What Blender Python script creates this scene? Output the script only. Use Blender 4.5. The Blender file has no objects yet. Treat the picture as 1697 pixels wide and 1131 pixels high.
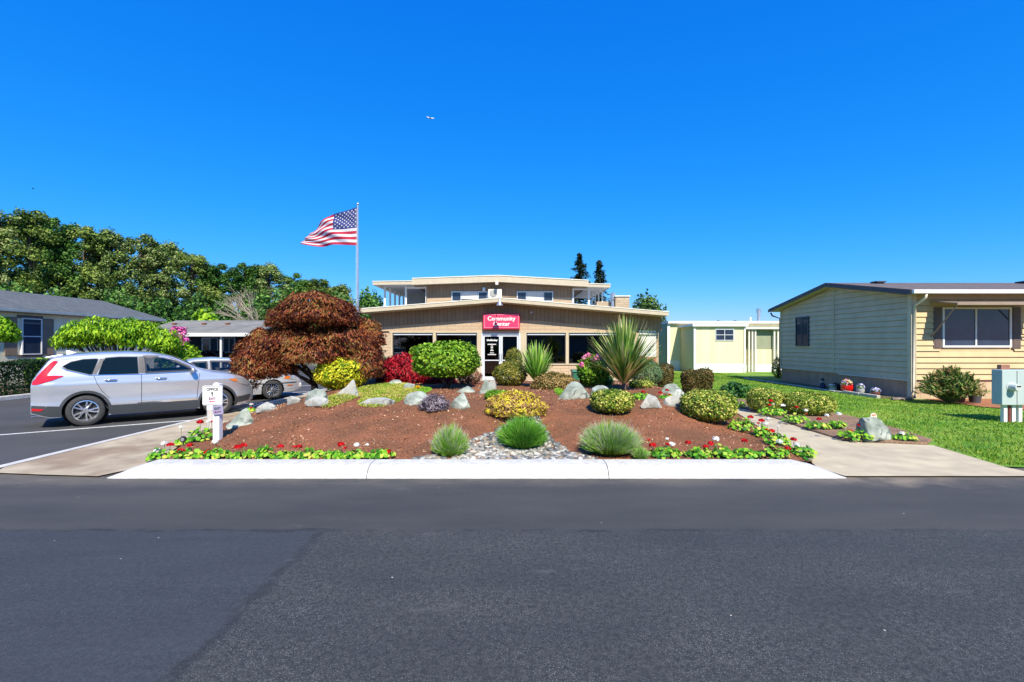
import bpy, bmesh, math, random
import numpy as np
from mathutils import Vector, Matrix, geometry
R = math.radians
SC = bpy.context.scene
COL = SC.collection

# ------------------------------------------------------------------ camera, sky, sun, exposure
CAMH, F, CX, CY = 1.8, 800.0, 848.5, 571.0
cd = bpy.data.cameras.new('camera'); cam = bpy.data.objects.new('camera', cd); COL.objects.link(cam)
cd.sensor_width = 36.0; cd.lens = 36.0 * F / 1697.0
cd.shift_y = (CY - 565.5) / 1697.0
cd.clip_start = 0.05; cd.clip_end = 9000
cam.location = (0, 0, CAMH); cam.rotation_euler = (R(90), 0, 0)
SC.camera = cam
SUN_EL, SUN_AZ = 46.0, 13.0          # azimuth: degrees to the right of straight behind the camera
w = bpy.data.worlds.new("World"); SC.world = w; w.use_nodes = True
nt = w.node_tree; nt.nodes.clear()
sky = nt.nodes.new('ShaderNodeTexSky'); sky.sky_type = 'NISHITA'; sky.sun_disc = False
sky.sun_elevation = R(SUN_EL); sky.sun_rotation = R(180 - SUN_AZ)
sky.altitude = 300; sky.air_density = 1.0; sky.dust_density = 0.35; sky.ozone_density = 3.0
hs = nt.nodes.new('ShaderNodeHueSaturation'); hs.inputs['Saturation'].default_value = 1.28
hs.inputs['Value'].default_value = 1.0
bg = nt.nodes.new('ShaderNodeBackground'); bg.inputs['Strength'].default_value = 0.13
wo = nt.nodes.new('ShaderNodeOutputWorld')
sc_ = nt.nodes.new('ShaderNodeSeparateColor'); cc_ = nt.nodes.new('ShaderNodeCombineColor')
for i_, (k_, g_) in enumerate(((.15, 1.5), (1.0, .67), (3.2, .35))):      # deeper blue than the raw model
    a_ = nt.nodes.new('ShaderNodeMath'); a_.operation = 'POWER'; a_.inputs[1].default_value = g_; b_ = nt.nodes.new('ShaderNodeMath'); b_.operation = 'MULTIPLY'; b_.inputs[1].default_value = k_
    nt.links.new(sc_.outputs[i_], a_.inputs[0]); nt.links.new(a_.outputs[0], b_.inputs[0]); nt.links.new(b_.outputs[0], cc_.inputs[i_])
nt.links.new(sky.outputs[0], hs.inputs['Color']); nt.links.new(hs.outputs[0], sc_.inputs[0]); nt.links.new(cc_.outputs[0], bg.inputs[0]); nt.links.new(bg.outputs[0], wo.inputs[0])
sl = bpy.data.lights.new('sun', 'SUN'); sl.energy = 5.0; sl.angle = R(0.53); sl.color = (1.0, 0.92, 0.76)
sun = bpy.data.objects.new('sun', sl); COL.objects.link(sun)
sd = Vector((math.sin(R(SUN_AZ)) * math.cos(R(SUN_EL)), -math.cos(R(SUN_AZ)) * math.cos(R(SUN_EL)), math.sin(R(SUN_EL))))
sun.rotation_euler = sd.to_track_quat('Z', 'Y').to_euler(); sun.location = sd * 50
vs = SC.view_settings; vs.view_transform = 'Standard'; vs.look = 'None'; vs.gamma = 1.0; vs.exposure = 0.55
SC.cycles.max_bounces = 6; SC.cycles.transparent_max_bounces = 12; SC.cycles.use_denoising = True

# ------------------------------------------------------------------ helpers
def tag(o, label=None, cat=None, group=None, kind=None):
    if label: o['label'] = label
    if cat: o['category'] = cat
    if group: o['group'] = group
    if kind: o['kind'] = kind
    return o
def thing(name, label, cat, loc=(0, 0, 0), rz=0, group=None):
    o = bpy.data.objects.new(name, None); COL.objects.link(o); o.empty_display_size = .2
    o.location = loc; o.rotation_euler = (0, 0, rz)
    return tag(o, label, cat, group)
def link(name, me, mat, parent=None, world=False):
    o = bpy.data.objects.new(name, me); COL.objects.link(o)
    if mat is not None and not me.materials: me.materials.append(mat)
    if parent: o.parent = parent
    return o
def root_of(p):
    while p.parent: p = p.parent
    return p
class MB:
    def __init__(s): s.v = []; s.f = []; s.m = []
    def add(s, vs, fs, mi=0):
        b = len(s.v); s.v += [tuple(v) for v in vs]; s.f += [tuple(i + b for i in f) for f in fs]; s.m += [mi] * len(fs); return s
    def box(s, x0, x1, y0, y1, z0, z1, mi=0):
        return s.add([(x0,y0,z0),(x1,y0,z0),(x1,y1,z0),(x0,y1,z0),(x0,y0,z1),(x1,y0,z1),(x1,y1,z1),(x0,y1,z1)],
                     [(0,3,2,1),(4,5,6,7),(0,1,5,4),(1,2,6,5),(2,3,7,6),(3,0,4,7)], mi)
    def bm(s, fn, u0, u1, v0, v1, w0, w1, mi=0):     # box through a mapping
        pts = [(u0,v0,w0),(u1,v0,w0),(u1,v1,w0),(u0,v1,w0),(u0,v0,w1),(u1,v0,w1),(u1,v1,w1),(u0,v1,w1)]
        return s.add([fn(*p) for p in pts], [(0,3,2,1),(4,5,6,7),(0,1,5,4),(1,2,6,5),(2,3,7,6),(3,0,4,7)], mi)
    def prism(s, poly, axis, a0, a1, mi=0):          # poly in the other two axes
        def P(p, a):
            return {'x': (a, p[0], p[1]), 'y': (p[0], a, p[1]), 'z': (p[0], p[1], a)}[axis]
        n = len(poly)
        return s.add([P(p, a0) for p in poly] + [P(p, a1) for p in poly],
                     [tuple(range(n))[::-1], tuple(range(n, 2 * n))] + [(i, (i + 1) % n, n + (i + 1) % n, n + i) for i in range(n)], mi)
    def tube(s, pts, rad, n=8, mi=0, cap=True):
        pts = [Vector(p) for p in pts]; rad = rad if hasattr(rad, '__len__') else [rad] * len(pts)
        vs = []; up = Vector((0.13, 0.27, 1)).normalized()
        for i, p in enumerate(pts):
            t = (pts[min(i + 1, len(pts) - 1)] - pts[max(i - 1, 0)])
            t = t.normalized() if t.length > 1e-9 else Vector((0, 0, 1))
            a = t.cross(up)
            if a.length < .05: a = t.cross(Vector((1, 0, 0)))
            a.normalize(); b = t.cross(a)
            for k in range(n):
                g = 2 * math.pi * k / n; vs.append(p + (a * math.cos(g) + b * math.sin(g)) * rad[i])
        fs = [(i*n+k, i*n+(k+1)%n, (i+1)*n+(k+1)%n, (i+1)*n+k) for i in range(len(pts)-1) for k in range(n)]
        if cap: fs += [tuple(range(n))[::-1], tuple(range((len(pts)-1)*n, len(pts)*n))]
        return s.add(vs, fs, mi)
    def lathe(s, prof, n=24, axis='z', c=(0, 0, 0), mi=0):
        vs = []
        for r, h in prof:
            for k in range(n):
                g = 2 * math.pi * k / n; a, b = r * math.cos(g), r * math.sin(g)
                vs.append((c[0]+a, c[1]+b, c[2]+h) if axis == 'z' else ((c[0]+a, c[1]+h, c[2]+b) if axis == 'y' else (c[0]+h, c[1]+a, c[2]+b)))
        fs = [(i*n+k, i*n+(k+1)%n, (i+1)*n+(k+1)%n, (i+1)*n+k) for i in range(len(prof)-1) for k in range(n)]
        return s.add(vs, fs, mi)
    def build(s, name, mat, parent=None, smooth=False, bevel=0, world=False, fix=True):
        me = bpy.data.meshes.new(name)
        off = Vector(root_of(parent).location) if (world and parent) else Vector((0, 0, 0))
        me.from_pydata([tuple(Vector(v) - off) for v in s.v] if world else s.v, [], s.f); me.update()
        if isinstance(mat, (list, tuple)):
            for m in mat: me.materials.append(m)
            me.polygons.foreach_set('material_index', s.m)
        else: me.materials.append(mat)
        if fix:
            b = bmesh.new(); b.from_mesh(me); bmesh.ops.recalc_face_normals(b, faces=b.faces); b.to_mesh(me); b.free()
        if smooth:
            me.polygons.foreach_set('use_smooth', [True] * len(me.polygons))
        o = link(name, me, None, parent)
        if bevel:
            m = o.modifiers.new('bevel', 'BEVEL'); m.width = bevel; m.segments = 2; m.limit_method = 'ANGLE'; m.angle_limit = R(40)
        if smooth == 'auto' :
            m = o.modifiers.new('split', 'EDGE_SPLIT'); m.split_angle = R(38)
        return o
def npmesh(name, V, n, mat, parent=None, smooth=False):
    """V: (k*n,3) verts forming k faces of n corners"""
    V = np.asarray(V, dtype=np.float32); k = len(V) // n
    me = bpy.data.meshes.new(name); me.vertices.add(len(V)); me.vertices.foreach_set('co', V.ravel())
    me.loops.add(len(V)); me.loops.foreach_set('vertex_index', np.arange(len(V), dtype=np.int32))
    me.polygons.add(k); me.polygons.foreach_set('loop_start', np.arange(0, len(V), n, dtype=np.int32))
    if smooth: me.polygons.foreach_set('use_smooth', np.ones(k, dtype=bool))
    me.update(calc_edges=True)
    for m in (mat if isinstance(mat, (list, tuple)) else [mat]): me.materials.append(m)
    return link(name, me, None, parent)

# ------------------------------------------------------------------ materials
def srgb(r, g, b): return tuple(((c/255)/12.92 if c <= 10 else (((c/255)+.055)/1.055)**2.4) for c in (r, g, b)) + (1,)
def c4(c): return tuple(c) + (1,) if len(c) == 3 else c
def mat(name, col, rough=.8, metal=0, var=.12, scale=3, bump=0, bscale=60, spec=.5, col2=None, c2scale=2, coat=0, rnd=0, stretch=(1,1,1), emit=None):
    m = bpy.data.materials.new(name); m.use_nodes = True; n = m.node_tree.nodes; l = m.node_tree.links
    p = n['Principled BSDF']; p.inputs['Roughness'].default_value = rough; p.inputs['Metallic'].default_value = metal
    p.inputs['Specular IOR Level'].default_value = spec; p.inputs['Coat Weight'].default_value = coat; p.inputs['Coat Roughness'].default_value = .03
    tc = n.new('ShaderNodeTexCoord'); mp = n.new('ShaderNodeMapping'); mp.inputs['Scale'].default_value = stretch
    l.new(tc.outputs['Object'], mp.inputs[0])
    nz = n.new('ShaderNodeTexNoise'); nz.inputs['Scale'].default_value = scale; nz.inputs['Detail'].default_value = 5
    l.new(mp.outputs[0], nz.inputs['Vector'])
    base = c4(col)
    cur = None
    if col2 is not None:
        n2 = n.new('ShaderNodeTexNoise'); n2.inputs['Scale'].default_value = c2scale; n2.inputs['Detail'].default_value = 4; n2.inputs['Roughness'].default_value = .6
        l.new(mp.outputs[0], n2.inputs['Vector'])
        rp = n.new('ShaderNodeValToRGB'); rp.color_ramp.elements[0].position = .4; rp.color_ramp.elements[1].position = .6
        rp.color_ramp.elements[0].color = base; rp.color_ramp.elements[1].color = c4(col2)
        l.new(n2.outputs[0], rp.inputs[0]); cur = rp.outputs[0]
    hv = n.new('ShaderNodeHueSaturation')
    if cur: l.new(cur, hv.inputs['Color'])
    else: hv.inputs['Color'].default_value = base
    mr = n.new('ShaderNodeMapRange'); mr.inputs['From Min'].default_value = .3; mr.inputs['From Max'].default_value = .7
    mr.inputs['To Min'].default_value = 1 - var; mr.inputs['To Max'].default_value = 1 + var
    l.new(nz.outputs[0], mr.inputs[0])
    val = mr.outputs[0]
    if rnd:
        ge = n.new('ShaderNodeNewGeometry'); m2 = n.new('ShaderNodeMapRange'); m2.inputs['To Min'].default_value = 1 - rnd; m2.inputs['To Max'].default_value = 1 + rnd
        l.new(ge.outputs['Random Per Island'], m2.inputs[0]); mu = n.new('ShaderNodeMath'); mu.operation = 'MULTIPLY'
        l.new(val, mu.inputs[0]); l.new(m2.outputs[0], mu.inputs[1]); val = mu.outputs[0]
    l.new(val, hv.inputs['Value']); l.new(hv.outputs[0], p.inputs['Base Color'])
    if bump:
        b = n.new('ShaderNodeBump'); b.inputs['Strength'].default_value = bump; b.inputs['Distance'].default_value = .02
        nb = n.new('ShaderNodeTexNoise'); nb.inputs['Scale'].default_value = bscale; nb.inputs['Detail'].default_value = 6
        l.new(mp.outputs[0], nb.inputs['Vector']); l.new(nb.outputs[0], b.inputs['Height']); l.new(b.outputs[0], p.inputs['Normal'])
    return m
def leafmat(name, cols, trans=.3, rough=.5, cl=1.5):
    """leaf colour: random per leaf over a ramp, plus slow variation from clump to clump"""
    trans *= .6; m = bpy.data.materials.new(name); m.use_nodes = True; n = m.node_tree.nodes; l = m.node_tree.links
    p = n['Principled BSDF']; p.inputs['Roughness'].default_value = rough; p.inputs['Specular IOR Level'].default_value = .2
    ge = n.new('ShaderNodeNewGeometry'); tc = n.new('ShaderNodeTexCoord')
    nz = n.new('ShaderNodeTexNoise'); nz.inputs['Scale'].default_value = cl; nz.inputs['Detail'].default_value = 2
    l.new(tc.outputs['Object'], nz.inputs['Vector'])
    a = n.new('ShaderNodeMath'); a.operation = 'MULTIPLY_ADD'; a.inputs[1].default_value = 1.6; a.inputs[2].default_value = -.8
    l.new(nz.outputs[0], a.inputs[0])
    b = n.new('ShaderNodeMath'); b.operation = 'ADD'; l.new(a.outputs[0], b.inputs[0]); l.new(ge.outputs['Random Per Island'], b.inputs[1])
    rp = n.new('ShaderNodeValToRGB'); e = rp.color_ramp.elements
    while len(e) < len(cols): e.new(.5)
    for i, c in enumerate(cols): e[i].position = .08 + .84 * i / max(1, len(cols) - 1); e[i].color = c4(c)
    l.new(b.outputs[0], rp.inputs[0]); l.new(rp.outputs[0], p.inputs['Base Color'])
    if trans:
        t = n.new('ShaderNodeBsdfTranslucent'); l.new(rp.outputs[0], t.inputs[0])
        mx = n.new('ShaderNodeMixShader'); mx.inputs[0].default_value = trans
        l.new(p.outputs[0], mx.inputs[1]); l.new(t.outputs[0], mx.inputs[2]); l.new(mx.outputs[0], n['Material Output'].inputs[0])
    return m
def glassmat(name, tint=.3, rough=.02, base=(.01,.012,.015), fac=.75):
    """window pane: reflective with a dim view through"""
    m = bpy.data.materials.new(name); m.use_nodes = True; n = m.node_tree.nodes; l = m.node_tree.links; n.clear()
    o = n.new('ShaderNodeOutputMaterial'); g = n.new('ShaderNodeBsdfGlossy'); g.inputs['Roughness'].default_value = rough
    t = n.new('ShaderNodeBsdfTransparent'); t.inputs[0].default_value = (tint, tint * 1.02, tint * 1.03, 1)
    fr = n.new('ShaderNodeFresnel'); fr.inputs[0].default_value = 1.5
    ad = n.new('ShaderNodeMath'); ad.operation = 'MULTIPLY_ADD'; ad.inputs[1].default_value = 1.3; ad.inputs[2].default_value = .03
    mx = n.new('ShaderNodeMixShader'); l.new(fr.outputs[0], ad.inputs[0]); l.new(ad.outputs[0], mx.inputs[0]); l.new(t.outputs[0], mx.inputs[1]); l.new(g.outputs[0], mx.inputs[2])
    l.new(mx.outputs[0], o.inputs[0]); return m
def brickmat(name, c1, c2, mortar, bw, bh, ms=.01, rough=.85, swz='xz', offset=.5, bump=.4):
    m = bpy.data.materials.new(name); m.use_nodes = True; n = m.node_tree.nodes; l = m.node_tree.links; p = n['Principled BSDF']
    p.inputs['Roughness'].default_value = rough
    tc = n.new('ShaderNodeTexCoord'); sp = n.new('ShaderNodeSeparateXYZ'); cb = n.new('ShaderNodeCombineXYZ'); l.new(tc.outputs['Object'], sp.inputs[0])
    l.new(sp.outputs['X' if swz[0] == 'x' else 'Y'], cb.inputs[0]); l.new(sp.outputs['Z' if swz[1] == 'z' else 'Y'], cb.inputs[1])
    b = n.new('ShaderNodeTexBrick'); b.inputs['Scale'].default_value = 1; b.inputs['Brick Width'].default_value = bw; b.inputs['Row Height'].default_value = bh
    b.inputs['Mortar Size'].default_value = ms; b.inputs['Mortar Smooth'].default_value = .3; b.offset = offset
    b.inputs['Color1'].default_value = c4(c1); b.inputs['Color2'].default_value = c4(c2); b.inputs['Mortar'].default_value = c4(mortar)
    l.new(cb.outputs[0], b.inputs['Vector'])
    nz = n.new('ShaderNodeTexNoise'); nz.inputs['Scale'].default_value = 9; nz.inputs['Detail'].default_value = 6; l.new(tc.outputs['Object'], nz.inputs['Vector'])
    mr = n.new('ShaderNodeMapRange'); mr.inputs['To Min'].default_value = .8; mr.inputs['To Max'].default_value = 1.2; l.new(nz.outputs[0], mr.inputs[0])
    hv = n.new('ShaderNodeHueSaturation'); l.new(b.outputs[0], hv.inputs['Color']); l.new(mr.outputs[0], hv.inputs['Value']); l.new(hv.outputs[0], p.inputs['Base Color'])
    bu = n.new('ShaderNodeBump'); bu.inputs['Strength'].default_value = bump; bu.inputs['Distance'].default_value = .02; bu.invert = True
    l.new(b.outputs['Fac'], bu.inputs['Height']); l.new(bu.outputs[0], p.inputs['Normal']); return m
def boardmat(name, col, pitch, axis='X', groove=.5, gw=.04, rough=.8, var=.12):
    """vertical board-and-groove siding"""
    m = mat(name, col, rough, var=var, scale=2.5, bump=.15, bscale=40); n = m.node_tree.nodes; l = m.node_tree.links; p = n['Principled BSDF']
    tc = n.new('ShaderNodeTexCoord'); sp = n.new('ShaderNodeSeparateXYZ'); l.new(tc.outputs['Object'], sp.inputs[0])
    d = n.new('ShaderNodeMath'); d.operation = 'DIVIDE'; d.inputs[1].default_value = pitch; l.new(sp.outputs[axis], d.inputs[0])
    fr = n.new('ShaderNodeMath'); fr.operation = 'FRACT'; l.new(d.outputs[0], fr.inputs[0])
    lt = n.new('ShaderNodeMath'); lt.operation = 'LESS_THAN'; lt.inputs[1].default_value = gw / pitch; l.new(fr.outputs[0], lt.inputs[0])
    fl = n.new('ShaderNodeMath'); fl.operation = 'FLOOR'; l.new(d.outputs[0], fl.inputs[0])
    wn = n.new('ShaderNodeTexWhiteNoise'); wn.noise_dimensions = '1D'; l.new(fl.outputs[0], wn.inputs['W'])
    src = p.inputs['Base Color'].links[0].from_socket
    mr = n.new('ShaderNodeMapRange'); mr.inputs['To Min'].default_value = .93; mr.inputs['To Max'].default_value = 1.07; l.new(wn.outputs[0], mr.inputs[0])
    hv = n.new('ShaderNodeHueSaturation'); l.new(src, hv.inputs['Color']); l.new(mr.outputs[0], hv.inputs['Value'])
    mx = n.new('ShaderNodeMix'); mx.data_type = 'RGBA'; l.new(lt.outputs[0], mx.inputs['Factor']); l.new(hv.outputs[0], mx.inputs['A'])
    mx.inputs['B'].default_value = tuple(c * groove for c in col[:3]) + (1,); l.new(mx.outputs['Result'], p.inputs['Base Color'])
    bu = n.new('ShaderNodeBump'); bu.inputs['Strength'].default_value = .6; bu.invert = True; l.new(lt.outputs[0], bu.inputs['Height']); l.new(bu.outputs[0], p.inputs['Normal'])
    return m
M = {}
M['white'] = mat('white_paint', (.78,.78,.76), .5, var=.05, bump=.05)
M['offwhite'] = mat('aged_white_paint', (.66,.65,.6), .6, var=.1, scale=6)
M['cream'] = mat('cream_fascia_paint', (.50,.43,.31), .6, var=.07, scale=4)
M['creamlt'] = mat('pale_metal_edge', (.72,.69,.6), .45, var=.04)
M['kerbwhite'] = mat('white_kerb_paint', (.58,.57,.55), .65, var=.09, scale=22, col2=(.48,.46,.42), c2scale=9, bump=.15, bscale=120)
M['tan_trim'] = mat('tan_window_trim', (.5,.41,.28), .6, var=.06)
M['alu'] = mat('door_aluminium', (.72,.75,.78), .35, metal=.3, var=.05)
M['steel'] = mat('galvanised_steel', (.62,.64,.66), .35, metal=.85, var=.1, scale=12)
M['dark'] = mat('dark_plastic', (.02,.02,.022), .5, var=.1)
M['rubber'] = mat('tyre_rubber', (.035,.035,.037), .75, var=.2, scale=20)
M['black'] = mat('black_gloss', (.006,.008,.012), .08, var=0)
M['glass'] = glassmat('window_glass', .3)
M['glassdark'] = mat('reflection_blue_glass', (.028,.042,.075), .02, var=.3, scale=1.5, spec=.5)  # opaque pane; the pale blue reflection is put into the base colour
M['carglass'] = mat('car_glass', (.004,.009,.011), .02, var=.3, scale=2, spec=.4)
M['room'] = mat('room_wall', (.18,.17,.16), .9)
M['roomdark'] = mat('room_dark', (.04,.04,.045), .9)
M['bark'] = mat('bark', (.10,.075,.055), .9, var=.35, scale=8, bump=.6, bscale=25, stretch=(1,1,.25))
M['barkdark'] = mat('dark_bark', (.035,.027,.024), .9, var=.3, scale=8, bump=.5, bscale=25)
M['palebark'] = mat('pale_dead_wood', (.36,.30,.23), .9, var=.2, scale=8)

# ------------------------------------------------------------------ ground heights
def ss(t): t = np.clip(t, 0, 1); return t * t * (3 - 2 * t)
KB = 6.92                                           # back of the kerb
BY = [6.9, 8.5, 10, 12, 15, 20.5]; BXL = [-5.2, -5.85, -6.3, -6.6, -6.75, -6.8]
BYR = [6.9, 8.67, 10.3, 11.9, 13.2, 15, 18, 20.5]; BXR = [4.35, 4.95, 5.3, 5.7, 6.0, 6.1, 5.6, 5.0]
def xl(y): return np.interp(y, BY, BXL)
def xr(y): return np.interp(y, BYR, BXR)
def Hbed(x, y):
    x = np.asarray(x, float); y = np.asarray(y, float)
    d = np.minimum(x - xl(y), xr(y) - x)
    h = .03 + .09 * ss(d / .3) * 1.0 + .48 * ss((y - 6.9) / 4.0) * ss(d / 2.3) * ss((20.5 - y) / 5)
    h = np.where(y < 7.4, np.maximum(h, .13 * (1 - (y - 6.9) / .5)), h)
    cxk = .12 + .1 * (y - 7)
    h = h - .12 * np.exp(-((x - cxk) / .75) ** 2) * ss((9.6 - y) / 1.5) * ss((y - 7.0) / .5)
    return np.where((d > -1e-6) & (y >= 6.9) & (y <= 20.5), h, 0.0)
SB = [(6.15,10.3),(6.3,11.4),(6.4,13.6),(6.55,14.6),(7.3,15.6),(7.7,14.0),(8.3,11.9),(8.0,9.9),(7.75,8.9),(7.35,8.55),(6.1,8.9)]
def inpoly(x, y, poly):
    c = False; n = len(poly)
    for i in range(n):
        x0, y0 = poly[i]; x1, y1 = poly[(i + 1) % n]
        if (y0 > y) != (y1 > y) and x < (x1 - x0) * (y - y0) / (y1 - y0) + x0: c = not c
    return c
def Hg(x, y):
    h = float(Hbed(x, y))
    if h > 0: return h
    if inpoly(x, y, SB): return .07
    if x > 6.2 and y > 7.2: return .03
    return 0.0
def march(px, py, y0=4.0, y1=60):
    dx = (px - CX) / F; dz = (CY - py) / F; y = y0
    while y < y1:
        if CAMH + dz * y <= Hg(dx * y, y): break
        y += .02
    return Vector((dx * y, y, Hg(dx * y, y)))
def G(px, py, z=0.0):
    y = (CAMH - z) * F / (py - CY); return Vector(((px - CX) / F * y, y, z))
def XZ(px, py, y): return ((px - CX) / F * y, CAMH + (CY - py) / F * y)

# ------------------------------------------------------------------ setting
def sheet(name, poly, z, m, thick=0, kind='structure'):
    mb = MB()
    if thick: mb.prism(poly, 'z', z - thick, z)
    else: mb.add([(p[0], p[1], z) for p in poly], [tuple(range(len(poly)))])
    o = mb.build(name, m); tag(o, kind=kind)
    if not thick and o.data.polygons[0].normal.z < 0: o.data.flip_normals()
    return o
M['ground'] = mat('dry_ground', (.10,.13,.05), .95, var=.3, scale=.5, col2=(.16,.13,.08), c2scale=.3)
sheet('ground', [(-900,-900),(900,-900),(900,2500),(-900,2500)], -.02, M['ground'])

def asphalt(name, road=True):
    m = bpy.data.materials.new(name); m.use_nodes = True; n = m.node_tree.nodes; l = m.node_tree.links; p = n['Principled BSDF']
    tc = n.new('ShaderNodeTexCoord'); sp = n.new('ShaderNodeSeparateXYZ'); l.new(tc.outputs['Object'], sp.inputs[0])
    def noise(s, d=5, r=.6, st=None):
        z = n.new('ShaderNodeTexNoise'); z.inputs['Scale'].default_value = s; z.inputs['Detail'].default_value = d; z.inputs['Roughness'].default_value = r
        if st:
            mp = n.new('ShaderNodeMapping'); mp.inputs['Scale'].default_value = st; l.new(tc.outputs['Object'], mp.inputs[0]); l.new(mp.outputs[0], z.inputs['Vector'])
        else: l.new(tc.outputs['Object'], z.inputs['Vector'])
        return z.outputs[0]
    def mth(op, a, b=None, c=None, clamp=False):
        z = n.new('ShaderNodeMath'); z.operation = op; z.use_clamp = clamp
        for i, v in enumerate((a, b, c)):
            if v is None: continue
            if isinstance(v, (int, float)): z.inputs[i].default_value = v
            else: l.new(v, z.inputs[i])
        return z.outputs[0]
    def mixc(f, a, b):
        z = n.new('ShaderNodeMix'); z.data_type = 'RGBA'
        for k, v in (('Factor', f), ('A', a), ('B', b)):
            if isinstance(v, tuple): z.inputs[k].default_value = c4(v)
            elif isinstance(v, (int, float)): z.inputs[k].default_value = v
            else: l.new(v, z.inputs[k])
        return z.outputs['Result']
    def step(v, a, b):
        z = n.new('ShaderNodeMapRange'); z.inputs['From Min'].default_value = a; z.inputs['From Max'].default_value = b; l.new(v, z.inputs[0]); return z.outputs[0]
    X, Y = sp.outputs['X'], sp.outputs['Y']
    wob = mth('MULTIPLY_ADD', noise(1.9, 5), 1.0, -.5)
    fine = noise(2.2, 3); big = noise(.45, 4, .6, (.35, 1, 1))
    smooth = mixc(step(big, .35, .65), (.044,.045,.044), (.068,.067,.063))
    # aggregate: pale stones in the worn surface
    vo = n.new('ShaderNodeTexVoronoi'); vo.inputs['Scale'].default_value = 120; l.new(tc.outputs['Object'], vo.inputs['Vector'])
    wn = n.new('ShaderNodeSeparateColor'); l.new(vo.outputs['Color'], wn.inputs[0])
    stone = mth('MULTIPLY', step(wn.outputs[0], .35, .8), step(vo.outputs['Distance'], .42, .22), None, True)
    wear = step(noise(1.1, 5, .65), .36, .68)
    if road:
        coarse = mixc(mth('MULTIPLY', stone, mth('MULTIPLY_ADD', wear, .75, .25)), (.024,.028,.028), (.32,.33,.32))
        east = step(mth('ADD', X, mth('MULTIPLY', wob, .35)), -1.93, -1.75)
        near = step(mth('ADD', Y, mth('MULTIPLY', wob, .25)), 4.72, 4.62)
        blue = mixc(mth('MULTIPLY', stone, .35), (.023,.029,.037), (.2,.22,.24))
        blue = mixc(step(noise(1.3, 4, .6, (.3, 1, 1)), .3, .7), blue, mixc(.5, blue, (.060,.070,.084)))
        nearc = mixc(east, blue, coarse)
        far = mixc(mth('MULTIPLY', stone, .16), smooth, (.2,.2,.2))
        c = mixc(near, far, nearc)
        ne_ = mth('MULTIPLY', near, mth('MULTIPLY_ADD', east, .6, .4)); mo = step(noise(24, 8, .9), .44, .60); c = mixc(mth('MULTIPLY', mo, mth('MULTIPLY_ADD', ne_, .34, .10)), c, (.125,.125,.122)); mo2 = step(noise(21, 8, .8), .52, .68); c = mixc(mth('MULTIPLY', mo2, mth('MULTIPLY_ADD', ne_, .35, .10)), c, (.016,.018,.022))
        # seams
        dx = mth('ABSOLUTE', mth('ADD', mth('ADD', X, mth('MULTIPLY', wob, .35)), 1.83))
        s1 = mth('MULTIPLY', mth('MULTIPLY', step(dx, .07, .015), near), mth('MULTIPLY_ADD', fine, .6, .5))
        s1 = mth('MULTIPLY', s1, step(noise(5, 4), .3, .48))
        dy = mth('ABSOLUTE', mth('ADD', mth('ADD', Y, mth('MULTIPLY', wob, .25)), -4.67))
        s2 = mth('MULTIPLY', step(dy, .05, .008), step(noise(3.1, 4), .42, .6))
        c = mixc(mth('MULTIPLY', mth('MAXIMUM', s1, s2), .62), c, (.014,.015,.017))
        st_ = step(noise(.8, 6, .65, (.45, 1.6, 1)), .40, .66); c = mixc(mth('MULTIPLY', st_, .42), c, (.022,.025,.030))
        sm_ = step(noise(1.7, 6, .7, (.5, 1.2, 1)), .62, .74); c = mixc(mth('MULTIPLY', sm_, .45), c, (.15,.15,.15))
        # dust swept against the kerb, grit in the mouth of the path
        du = mth('MULTIPLY', step(mth('ADD', Y, mth('MULTIPLY', wob, .3)), 6.02, 6.5), step(noise(2.3, 5, .7, (.5, 1, 1)), .3, .68))
        c = mixc(mth('MULTIPLY', du, .7), c, (.20,.165,.125))
        gx = mth('ABSOLUTE', mth('ADD', X, -5.0)); gr = mth('MULTIPLY', step(gx, 1.1, .2), step(mth('ADD', Y, wob), 6.05, 6.4))
        c = mixc(mth('MULTIPLY', mth('MULTIPLY', gr, .6), step(fine, .35, .6)), c, (.3,.24,.17))
    else:
        c = mixc(mth('MULTIPLY', stone, .12), smooth, (.2,.2,.2)); c = mixc(step(noise(.3, 4), .4, .65), c, (.075,.072,.075))
    # light litter specks
    v2 = n.new('ShaderNodeTexVoronoi'); v2.inputs['Scale'].default_value = 5.5; l.new(tc.outputs['Object'], v2.inputs['Vector'])
    s2c = n.new('ShaderNodeSeparateColor'); l.new(v2.outputs['Color'], s2c.inputs[0])
    sp2 = mth('MULTIPLY', step(v2.outputs['Distance'], .05, .03), step(s2c.outputs[0], .86, .9))
    c = mixc(sp2, c, (.5,.47,.4))
    l.new(c, p.inputs['Base Color']); p.inputs['Roughness'].default_value = .82; p.inputs['Specular IOR Level'].default_value = .35
    bu = n.new('ShaderNodeBump'); bu.inputs['Strength'].default_value = .35; bu.inputs['Distance'].default_value = .006
    l.new(mth('ADD', stone, noise(160, 2)), bu.inputs['Height']); l.new(bu.outputs[0], p.inputs['Normal'])
    return m
M['asphalt'] = asphalt('road_asphalt'); M['lot'] = asphalt('lot_asphalt', False)
def ribbon(edge_pts, off, z, closed=False): pass
sheet('road', [(-60,-9),(60,-9),(60,7.02),(-60,7.02)], 0.0, M['asphalt'])
sheet('parking_lot', [(-40,7.02),(-7.4,7.02),(-7.4,23.6),(-5,23.6),(-5,40),(-40,40)], 0.004, M['lot'])
M['conc'] = mat('path_concrete', (.50,.425,.285), .85, var=.13, scale=3, col2=(.44,.365,.25), c2scale=1.2, bump=.12, bscale=140)
M['concdirt'] = mat('apron_concrete', (.44,.37,.26), .9, var=.14, scale=3, col2=(.27,.20,.13), c2scale=.8, bump=.12, bscale=120)
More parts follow.
